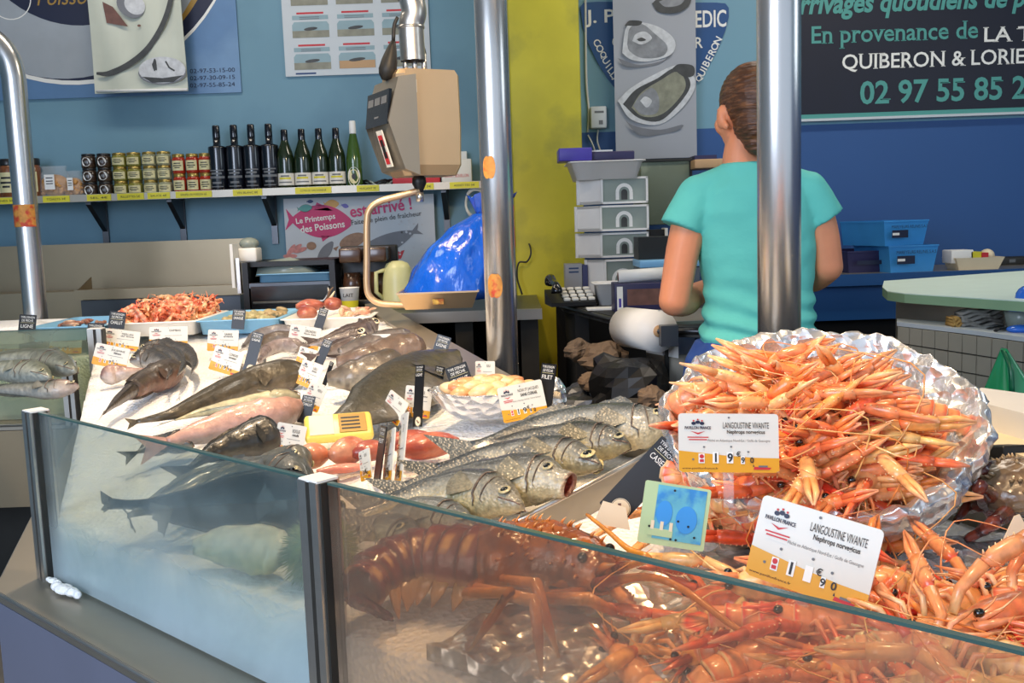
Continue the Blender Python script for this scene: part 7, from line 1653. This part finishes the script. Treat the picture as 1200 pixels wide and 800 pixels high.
# red lumps in the right tray, brown shreds in the left blue tray, ice in the white one
_, top, c_, w_ = tz['m']
for i, (x, y, z_, L, lab) in enumerate(((-.09, -.02, .03, .10, 'large dark red meat lump at the left of the white tray'), (-.08, -.12, .012, .08, 'dark red meat lump in front of the large one in the white tray'), (-.02, .06, .028, .07, 'red meat lump behind the black sign in the white tray'))):
    o = lump('red_meat', lab, 'meat', (0, 0), L, .07, .05, '#9c4a3c', '#c07a62', .3 + i, seed=20 + i); o.matrix_world = Matrix.Translation(V((c_.x + x, c_.y + y, top + z_))) @ Matrix.Rotation(.4 + i, 4, 'Z')
for i in range(12):
    o = lump('shell_piece', 'pinkish shell scrap lying at the right of the white tray', 'shell', (0, 0), .05, .022, .02, '#c98a70', '#e6c8a8', 0, seed=40 + i, group='scraps in the white meat tray'); o.matrix_world = Matrix.Translation(V((c_.x + .02 + rp.uniform(0, .12), c_.y + rp.uniform(-.15, .17), top - .008 + rp.uniform(0, .016)))) @ Matrix.Rotation(rp.uniform(0, 6), 4, 'Z') @ Matrix.Rotation(rp.uniform(-.6, .6), 4, 'Y')
mb = MB().use('kraft'); M = Matrix.Translation(V((c_.x - .03, c_.y + .06, top + .045))); mb.tube([V((-.01, 0, 0)), V((.0, .01, .03)), V((.015, 0, .045))], [.006, .005, .002], M=M)
mb.use('cream'); mb.tube([M @ V((.0, 0, 0)), M @ V((.02, 0, .03))], [.008, .002], n=6); mb.build('cream_stub', loc=M.translation, label='tiny cream stub sticking up from the red meat lumps', cat='shell')
_, top, c_, w_ = tz['b1']
for i in range(16):
    o = lump('brown_shred', 'small brown-red seafood shred lying in the pale blue tray', 'seafood', (0, 0), .045, .014, .016, '#8a4a34', '#c9a488', 0, seed=60 + i, group='shreds in the pale blue tray'); o.matrix_world = Matrix.Translation(V((c_.x + rp.uniform(-.08, .12), c_.y + rp.uniform(-.16, .02), top - .010 + rp.uniform(0, .012)))) @ Matrix.Rotation(rp.uniform(0, 6), 4, 'Z')
_, top, c_, w_ = tz['w1']
mb = MB().use('ice'); mb.loft([[V((sx * w_ * .47 * k, sy * .17 * k, z_ + .006 * nz((sx, sy, z_)))) for sx, sy in [(math.cos(q) , math.sin(q)) for q in [2 * PI * j / 24 for j in range(24)]]] for k, z_ in ((1, -.03), (1, .0), (.8, .012), (.4, .018), (.1, .02))]); o = mb.build('tray_ice', label='low heap of ice in the far left white tray', cat='ice', kind='stuff'); o.location = V((c_.x, c_.y, top - .008))
# ------------------------------------------------------------------ price signs
def quad(TL, TR, BL, base, yaw, y=None):
    """rigid rectangle whose face lies in a vertical-ish plane through the base point, turned by yaw (deg, 0 = facing the customer)"""
    o = B(*base, .0) if y is None else P(base[0], base[1], y)
    a = math.radians(yaw); n = V((math.sin(a), -math.cos(a), .22)).normalized()
    a_, b2, c2 = hit(*TL, o, n), hit(*TR, o, n), hit(*BL, o, n)
    x = (b2 - a_); w = x.length; x.normalize(); z = a_ - c2; z = z - x * z.dot(x); h = z.length; c = a_ + x * w / 2 - z
    return frame(c, x, z), w, h
def rrect(w, h, r, y, z0=0.0):
    o = []
    for cx, cz, a0 in ((w / 2 - r, h - r, 0), (-w / 2 + r, h - r, PI / 2), (-w / 2 + r, r, PI), (w / 2 - r, r, 1.5 * PI)):
        for k in range(5): a = a0 + k / 4 * PI / 2; o.append(V((cx + r * math.cos(a), y, z0 + cz + r * math.sin(a))))
    return o
def price_tag(label, TL, TR, BL, base, yaw, t1='', t2='', price=None, detail=True, y=None, ysplit=.34, g='price signs on the ice'):
    M, w, h = quad(TL, TR, BL, base, yaw, y); t = thing('price_sign', M=M, label=label, cat='sign', group=g); r = min(w, h) * .06
    mb = MB().use('tag_white'); mb.poly(rrect(w, h, r, 0), th=.0022); mb.build('card', t)
    e = -.0006; mb = MB().use('tag_yellow')
    mb.poly([V((-w / 2, e, r * .6)), V((-w / 2 + r, e, 0)), V((w / 2 - r, e, 0)), V((w / 2, e, r * .6)), V((w / 2, e, h * ysplit * .72)), V((w * .25, e, h * ysplit * .74)), V((-w * .05, e, h * ysplit * .85)), V((-w / 2, e, h * ysplit * 1.08))]); mb.build('yellow_band', t)
    mb = MB(); lx, lz = -w * .31, h * .80
    mb.use('ink_navy'); [mb.poly(ellipse(lx + q * w * .042, lz + h * (.03 + .02 * (1 - abs(q))), w * .024, h * .030, e * 2, n=8)) for q in (-1, 0, 1)]
    mb.use('ink_red'); [mb.poly(ellipse(lx + q * w * .042, lz + h * (.075 + .02 * (1 - abs(q))), w * .010, h * .014, e * 2, n=8)) for q in (-1, 0, 1)]
    mb.use('ink_navy'); mb.text('PAVILLON FRANCE', lx, lz - h * .045, h * .052, w * .26, y=e * 2, bold=.03)
    mb.use('ink_red'); mb.poly([V((lx - w * .075, e * 2, lz - h * .10)), V((lx, e * 2, lz - h * .13)), V((lx + w * .075, e * 2, lz - h * .10)), V((lx, e * 2, lz - h * .16))]); [mb.poly(rect(lx - w * k, lx + w * k, lz - h * q, lz - h * (q - .018), e * 2)) for q, k in ((.215, .105), (.255, .09))]
    mb.build('logo', t)
    mb = MB().use('ink')
    if t1: mb.text(t1, w * .17, h * .80, h * .105, w * (.46 if len(t1) > 9 else .05 * len(t1)), y=e * 2)
    if t2: mb.text(t2, w * .17, h * .68, h * .085, w * (.38 if len(t2) > 9 else .044 * len(t2)), y=e * 2, bold=.02)
    mb.use('ink_grey')
    if detail: mb.text('Pêché en Atlantique Nord-Est / Golfe de Gascogne', w * .10, h * .535, h * .055, w * .62, y=e * 2)
    else: mb.poly(rect(-w * .1, w * .35, h * .53, h * .545, e * 2))
    mb.use('ink_grey')
    for hx_, hz_ in ((0, .93), (-.25, .43), (.02, .435), (.19, .35), (-.36, .22)): mb.poly(ellipse(w * hx_, h * hz_, h * .018, h * .018, e * 2, n=10))
    mb.use('ink')
    if detail: mb.text('www.pavillonfrance.fr', -w * .29, h * .065, h * .04, w * .36, y=e * 2.2)
    mb.build('lettering', t)
    mb = MB(); pr = price or ('1', '9', '9', '0'); zc_ = h * .255
    mb.use('ink_white'); mb.poly(rect(-w * .305, -w * .245, zc_ - h * .10, zc_ + h * .06, e * 2)); mb.poly(rect(-w * .165, -w * .105, zc_ - h * .10, zc_ + h * .09, e * 2)); mb.poly(rect(-w * .025, w * .04, zc_ - h * .10, zc_ + h * .09, e * 2)); mb.poly(rect(w * .115, w * .155, zc_ - h * .11, zc_ + h * .02, e * 2))
    mb.use('ink_red'); mb.poly(ellipse(-w * .275, zc_ + h * .015, w * .022, h * .035, e * 3, n=12)); mb.poly(rect(-w * .295, -w * .255, zc_ - h * .08, zc_ - h * .035, e * 3))
    mb.use('ink')
    for s_, x_, hh, zz_ in ((pr[0], -.135, .15, -.005), (pr[1], .008, .15, -.005), ('€', .09, .09, .06), (pr[2], .135, .10, -.045), (pr[3], .225, .10, -.045)):
        if s_.strip(): mb.text(s_, w * x_, zc_ + h * zz_, h * hh, None, y=e * 3, bold=.02)
    mb.use('ink_red'); mb.poly([V((w * .24, e * 2, h * .05)), V((w * .25, e * 2, h * .10)), V((w * .42, e * 2, h * .085)), V((w * .40, e * 2, h * .05))]); mb.use('ink_navy'); mb.poly([V((w * .235, e * 2, h * .10)), V((w * .24, e * 2, h * .14)), V((w * .25, e * 2, h * .10))]); mb.use('ink_grey'); mb.poly(rect(w * .29, w * .38, h * .09, h * .12, e * 2.5))
    mb.build('price', t)
    st = MB().use('plastic_clear'); st.box((0, .004, -.016), (w * .10, .003, .045)); st.build('stake', t)
    return t
def black_tag(label, TL, TR, BL, base, yaw, lines=('TYPE D\'ENGIN', 'DE PECHE', 'FILET'), circle=True, y=None):
    M, w, h = quad(TL, TR, BL, base, yaw, y); t = thing('gear_sign', M=M, label=label, cat='sign', group='black fishing gear signs on the ice'); r = min(w, h) * .05
    mb = MB().use('tag_black'); mb.poly(rrect(w, h, r, 0), th=.0022); mb.build('card', t)
    mb = MB().use('ink_white'); e = -.0006; zt_ = h - w * .16
    for i, s in enumerate(lines):
        hh = w * (.13 if i < 2 else .20); mb.text(s, 0, zt_ - w * (.0 if i == 0 else .19 if i == 1 else .52), hh, w * (.8 if i == 0 else .66 if i == 1 else .72), y=e)
    mb.use('label_cream'); mb.poly(rect(-w * .4, w * .42, zt_ - w * .325, zt_ - w * .31, e)); mb.build('lettering', t)
    if circle:
        mb = MB().use('cream'); mb.poly(ellipse(w * .12, w * .36, w * .33, w * .33, e, n=32)); mb.use('tag_black'); mb.poly(ellipse(w * .12, w * .36, w * .31, w * .31, e * 1.4, n=32)); mb.use('cream'); mb.poly(ellipse(w * .12, w * .36, w * .295, w * .295, e * 1.8, n=32))
        mb.use('oyster_brown'); mb.poly([V((w * x, e * 2.4, w * z)) for x, z in ((-.05, .42), (.02, .50), (.22, .30), (.28, .36), (.31, .26), (.14, .24))]); mb.build('emblem', t)
    st = MB().use('plastic_clear'); st.box((0, .004, -.014), (w * .2, .003, .04)); st.build('stake', t)
    return t
# the readable ones
price_tag('large price sign LANGOUSTINE VIVANTE in front of the foil bowl, facing the viewer', (795, 484), (912, 485), (795, 553), (853, 572), 2, 'LANGOUSTINE VIVANTE', 'Nephrops norvegicus', y=1.05, g='langoustine price signs')
price_tag('nearest price sign LANGOUSTINE VIVANTE, slanting down to the right just behind the glass', (895, 579), (1037, 622), (896, 680), (960, 690), -33, 'LANGOUSTINE VIVANTE', 'Nephrops norvegicus', ('1', ' ', '9', '0'), y=.90, g='langoustine price signs')
price_tag('tilted price sign standing before the bowl of fillets', (582, 455), (634, 444), (573, 500), (600, 506), 4, 'NOIX ST JACQUES', 'SANS CORAIL')
price_tag('small white price sign leaning behind the bowl of fillets', (557, 423), (580, 423), (548, 450), (562, 456), 0, 'SOLE', '', detail=False)
price_tag('price sign above the brown monkfish heap, orange foot, right of the gurnards', (428, 392), (458, 391), (421, 420), (437, 424), 0, 'LOTTE', 'entiere', detail=False)
price_tag('large upright price sign left of the gurnard eyes', (341, 379), (377, 385), (338, 407), (356, 412), 0, 'GRONDIN', 'Rouge vivant', detail=False)
price_tag('half hidden white price sign below the upright gurnard sign', (352, 405), (373, 411), (347, 424), (360, 430), 0, 'RAIE', '', detail=False)
price_tag('price sign third down the central column, leaning left', (356, 420), (380, 430), (350, 450), (364, 455), 0, 'LIEU', 'jaune', detail=False)
price_tag('lowest white price sign of the central column above the black sign', (364, 447), (384, 455), (357, 478), (369, 486), 6, 'MERLU', '', detail=False)
price_tag('tilted price sign with orange foot by the round cut fish piece', (253, 404), (287, 414), (244, 432), (263, 440), 0, 'CONGRE', 'entier', detail=False)
price_tag('upright price sign behind the tilted one, in front of the clam tray', (244, 386), (280, 387), (243, 411), (262, 418), 0, 'SABRE', 'argente', detail=False)
price_tag('price sign lit warmly in front of the orange prawns', (175, 383), (220, 382), (176, 406), (198, 410), 0, 'GAMBAS', '', detail=False)
price_tag('rear price sign of the pair left of the prawns', (121, 384), (165, 389), (119, 407), (142, 412), 0, 'MERLAN', 'de ligne', detail=False)
price_tag('front price sign of the pair left of the prawns, overlapping the rear one', (113, 401), (153, 409), (112, 427), (131, 436), 0, 'JULIENNE', 'filet', detail=False)
price_tag('price sign seen through the left glass beside the tall post', (58, 388), (96, 387), (59, 415), (78, 424), 0, 'MERLU', '', detail=False, y=3.42)
price_tag('greenish price sign at far left behind glass under a black sign', (-14, 393), (22, 391), (-13, 416), (4, 424), 0, 'LIEU', '', detail=False, y=3.45)
price_tag('price sign with orange foot beside the black sign near the yellow pack', (326, 494), (360, 500), (309, 530), (327, 540), 8, 'ROGUE', 'oeufs', detail=False)
price_tag('edge-on price sign facing left among the upright signs', (458, 456), (479, 473), (459, 494), (468, 502), -35, 'BAR', '', detail=False)
price_tag('price sign behind the narrow black sign in the central right group', (476, 451), (507, 454), (474, 488), (490, 494), 0, 'BAR', 'de ligne', detail=False)
price_tag('nearest cream price sign standing almost edge-on in front of the roe', (470, 486), (478, 482), (462, 576), (467, 580), -72, 'BAR', '', detail=False)
price_tag('second almost edge-on price sign, just left of the nearest cream one', (453, 506), (463, 500), (447, 572), (455, 577), -70, 'BAR', '', detail=False)
price_tag('small tilted white price sign leaning behind the middle glass post', (420, 530), (432, 524), (416, 568), (426, 572), -50, 'OEUFS', '', detail=False)
for lab, q in (('cream label card lying in the white meat tray', ((384, 371), (410, 364), (386, 384), 3.55)), ('left cream label in the clam tray beside the black sign', ((261, 377), (271, 377), (260, 386), 3.45)), ('right cream label in the clam tray beside the black sign', ((284, 378), (303, 380), (283, 388), 3.45))):
    M, w, h = quad(q[0], q[1], q[2], q[2], 0, q[3]); t = thing('label_card', M=M, label=lab, cat='sign'); mb = MB().use('cream'); mb.poly(rrect(w, h, h * .06, 0), th=.002); mb.build('card', t); mb = MB().use('ink_grey'); mb.poly(rect(-w * .35, w * .3, h * .5, h * .6, -.001)); mb.poly(rect(-w * .1, w * .25, h * .28, h * .38, -.001)); mb.build('lettering', t)
G3 = ("TYPE D'ENGIN", 'DE PECHE')
black_tag('large black sign reading CASIERS leaning against the steel divider', (776, 510), (803, 535), (703, 590), (722, 612), -12, G3 + ('CASIERS',), y=1.25)
black_tag('narrow tall black sign right of the bowl of fillets', (635, 425), (652, 427), (627, 492), (634, 498), -45, G3 + ('FILET',))
black_tag('black sign turned on its corner behind the bowl of fillets', (521, 432), (546, 423), (538, 456), (550, 462), 0, G3 + ('CHALUT',), circle=False)
black_tag('black sign standing above the olive flatfish, rear of the centre group', (513, 391), (529, 396), (505, 428), (511, 436), -10, G3 + ('LIGNE',))
black_tag('tall narrow black sign in the middle of the centre group', (487, 428), (497, 427), (484, 500), (490, 506), -50, G3 + ('LIGNE',))
black_tag('short black sign leaning right beside the tall narrow black one', (511, 428), (521, 430), (503, 455), (508, 462), -40, G3 + ('LIGNE',), circle=False)
black_tag('thin black sign edge-on nearest the glass in the centre group', (446, 498), (453, 500), (441, 571), (446, 577), -68, G3 + ('FILET',), circle=False)
black_tag('black sign rising out of the price sign with orange foot near the roes', (355, 462), (370, 465), (341, 493), (350, 500), 0, G3 + ('CHALUT',), circle=False)
black_tag('lowest black sign in the back column beside the central white signs', (387, 423), (391, 425), (374, 448), (378, 456), -30, G3 + ('FILET',), circle=False)
black_tag('middle black sign of the back column below the gurnards', (380, 396), (390, 400), (366, 423), (373, 430), 0, G3 + ('FILET',), circle=False)
black_tag('black sign over the red meat in the white tray', (375, 360), (385, 363), (365, 382), (372, 386), 0, G3 + ('CASIER',), circle=False, y=3.37)
black_tag('black sign tilted over the round cut fish piece', (296, 388), (309, 391), (283, 434), (288, 440), 0, G3 + ('LIGNE',))
black_tag('black sign standing in the light blue clam tray', (273, 362), (288, 363), (270, 385), (278, 390), 0, G3 + ('DRAGUE',), circle=False, y=3.37)
black_tag('black sign left of the prawn tray, standing higher', (129, 364), (148, 366), (129, 384), (139, 390), 0, G3 + ('CHALUT',), circle=False, y=3.36)
black_tag('black sign just behind the tall left glass post, lower of two', (103, 378), (122, 379), (103, 400), (112, 404), 0, G3 + ('FILET',), circle=False, y=3.37)
black_tag('black sign at the far left above the left glass', (23, 368), (43, 369), (24, 390), (33, 396), 0, G3 + ('LIGNE',), circle=False, y=3.37)
# cream tag behind and blue picture card
M, w, h = quad((700, 588), (742, 596), (692, 612), (715, 628), -10, 1.22); t = thing('cream_card', M=M, label='cream card corner sticking out under the black CASIERS sign', cat='sign'); mb = MB().use('cream'); mb.poly([V((-w / 2, 0, 0)), V((w / 2, 0, 0)), V((w * .3, 0, h)), V((-w * .35, 0, h * 1.1))], th=.002); mb.build('card', t)
M, w, h = quad((757, 562), (834, 574), (744, 634), (785, 644), 0, 1.02); t = thing('picture_card', M=M, label='blue and green patterned card standing below the langoustine price sign', cat='sign')
mb = MB().use('card_green'); mb.poly(rrect(w, h, h * .04, 0), th=.0022); mb.build('card', t); mb = MB().use('card_blue'); mb.poly(rect(-w * .30, w * .44, h * .10, h * .96, -.0006)); mb.use('blue_crate'); mb.poly(ellipse(-w * .16, h * .52, w * .12, h * .2, -.0012)); mb.poly(ellipse(w * .18, h * .46, w * .16, h * .22, -.0012)); mb.use('tag_yellow'); mb.use('card_green'); mb.poly(rect(-w * .38, w * .0, h * .14, h * .26, -.0011)); mb.use('cream')
for i in range(3): mb.poly(rect(-w * .34 + i * w * .14, -w * .29 + i * w * .14, h * .24, h * .38, -.0014))
mb.use('ink')
for x_, z_ in ((.06, .42), (-.02, .12), (.06, .12), (.22, .36), (.33, .2), (-.36, .28), (-.05, .9)): mb.poly(ellipse(w * x_, h * z_, w * .018, w * .018, -.0018, n=10))
mb.build('pattern', t)
M, w, h = quad((1168, 618), (1196, 604), (1170, 636), (1182, 640), 0, .98); t = thing('cream_card', M=M, label='pointed cream card stuck in the langoustine pile at the right edge', cat='sign'); mb = MB().use('cream'); mb.poly([V((-w / 2, 0, 0)), V((w / 2, 0, 0)), V((w / 2, 0, h * 1.1)), V((w * .3, 0, h * 1.15))], th=.002); mb.build('card', t)
# ------------------------------------------------------------------ light
w = bpy.data.worlds.new('daylight'); SC.world = w; w.use_nodes = True; bg = w.node_tree.nodes['Background']
bg.inputs[0].default_value = lin('#c9dcf2'); bg.inputs[1].default_value = 1.1
def area(name, loc, target, size, power, col, sy=None):
    l = bpy.data.lights.new(name, 'AREA'); l.energy = power; l.color = lin(col)[:3]; l.size = size
    if sy: l.shape = 'RECTANGLE'; l.size_y = sy
    o = bpy.data.objects.new(name, l); COL.objects.link(o); o.location = loc; o.rotation_euler = (V(target) - V(loc)).to_track_quat('-Z', 'Y').to_euler(); return o
def spot(name, loc, target, power, col, ang=70, r=.05):
    l = bpy.data.lights.new(name, 'SPOT'); l.energy = power; l.color = lin(col)[:3]; l.spot_size = math.radians(ang); l.spot_blend = .6; l.shadow_soft_size = r
    o = bpy.data.objects.new(name, l); COL.objects.link(o); o.location = loc; o.rotation_euler = (V(target) - V(loc)).to_track_quat('-Z', 'Y').to_euler(); return o
WARM = '#ffd9a8'
spot('display_lamp', (.30, .85, 2.7), (.42, 1.2, 1.2), 66, WARM, 70, .06)
spot('display_lamp', (.05, 1.5, 2.8), (-.05, 1.85, 1.1), 95, WARM, 75, .06)
spot('display_lamp', (-.75, 2.2, 2.85), (-.75, 2.6, 1.1), 135, '#ffe2bd', 80, .06)
spot('display_lamp', (-1.1, 3.1, 2.9), (-1.0, 3.5, 1.1), 75, '#ffe2bd', 80, .06)
spot('display_lamp', (-.12, 2.3, 2.45), (-.3, 3.2, 1.85), 45, WARM, 50, .05)
spot('display_lamp', (.35, 1.75, 2.95), (.68, 2.7, 1.5), 26, WARM, 70, .06)
area('ceiling_tube', (-1.5, 3.9, 3.35), (-1.5, 4.2, 0), 1.6, 15, '#fff2e0', .2)
area('ceiling_tube', (1.5, 3.6, 3.35), (1.5, 3.8, 0), 1.6, 26, '#fff2e0', .2)
area('side_daylight', (3.6, 1.6, 2.5), (1.5, 3.2, 1.2), 1.2, 14, '#e8f4ff')
area('street_daylight', (-1.9, -.9, 2.2), (-.5, 1.7, 1.0), 1.8, 95, '#dbe8ff')
SC.view_settings.view_transform = 'Standard'; SC.view_settings.look = 'None'; SC.view_settings.gamma = 1.0; SC.view_settings.use_curve_mapping = False
SC.view_settings.exposure = -0.05
bpy.context.view_layer.update()
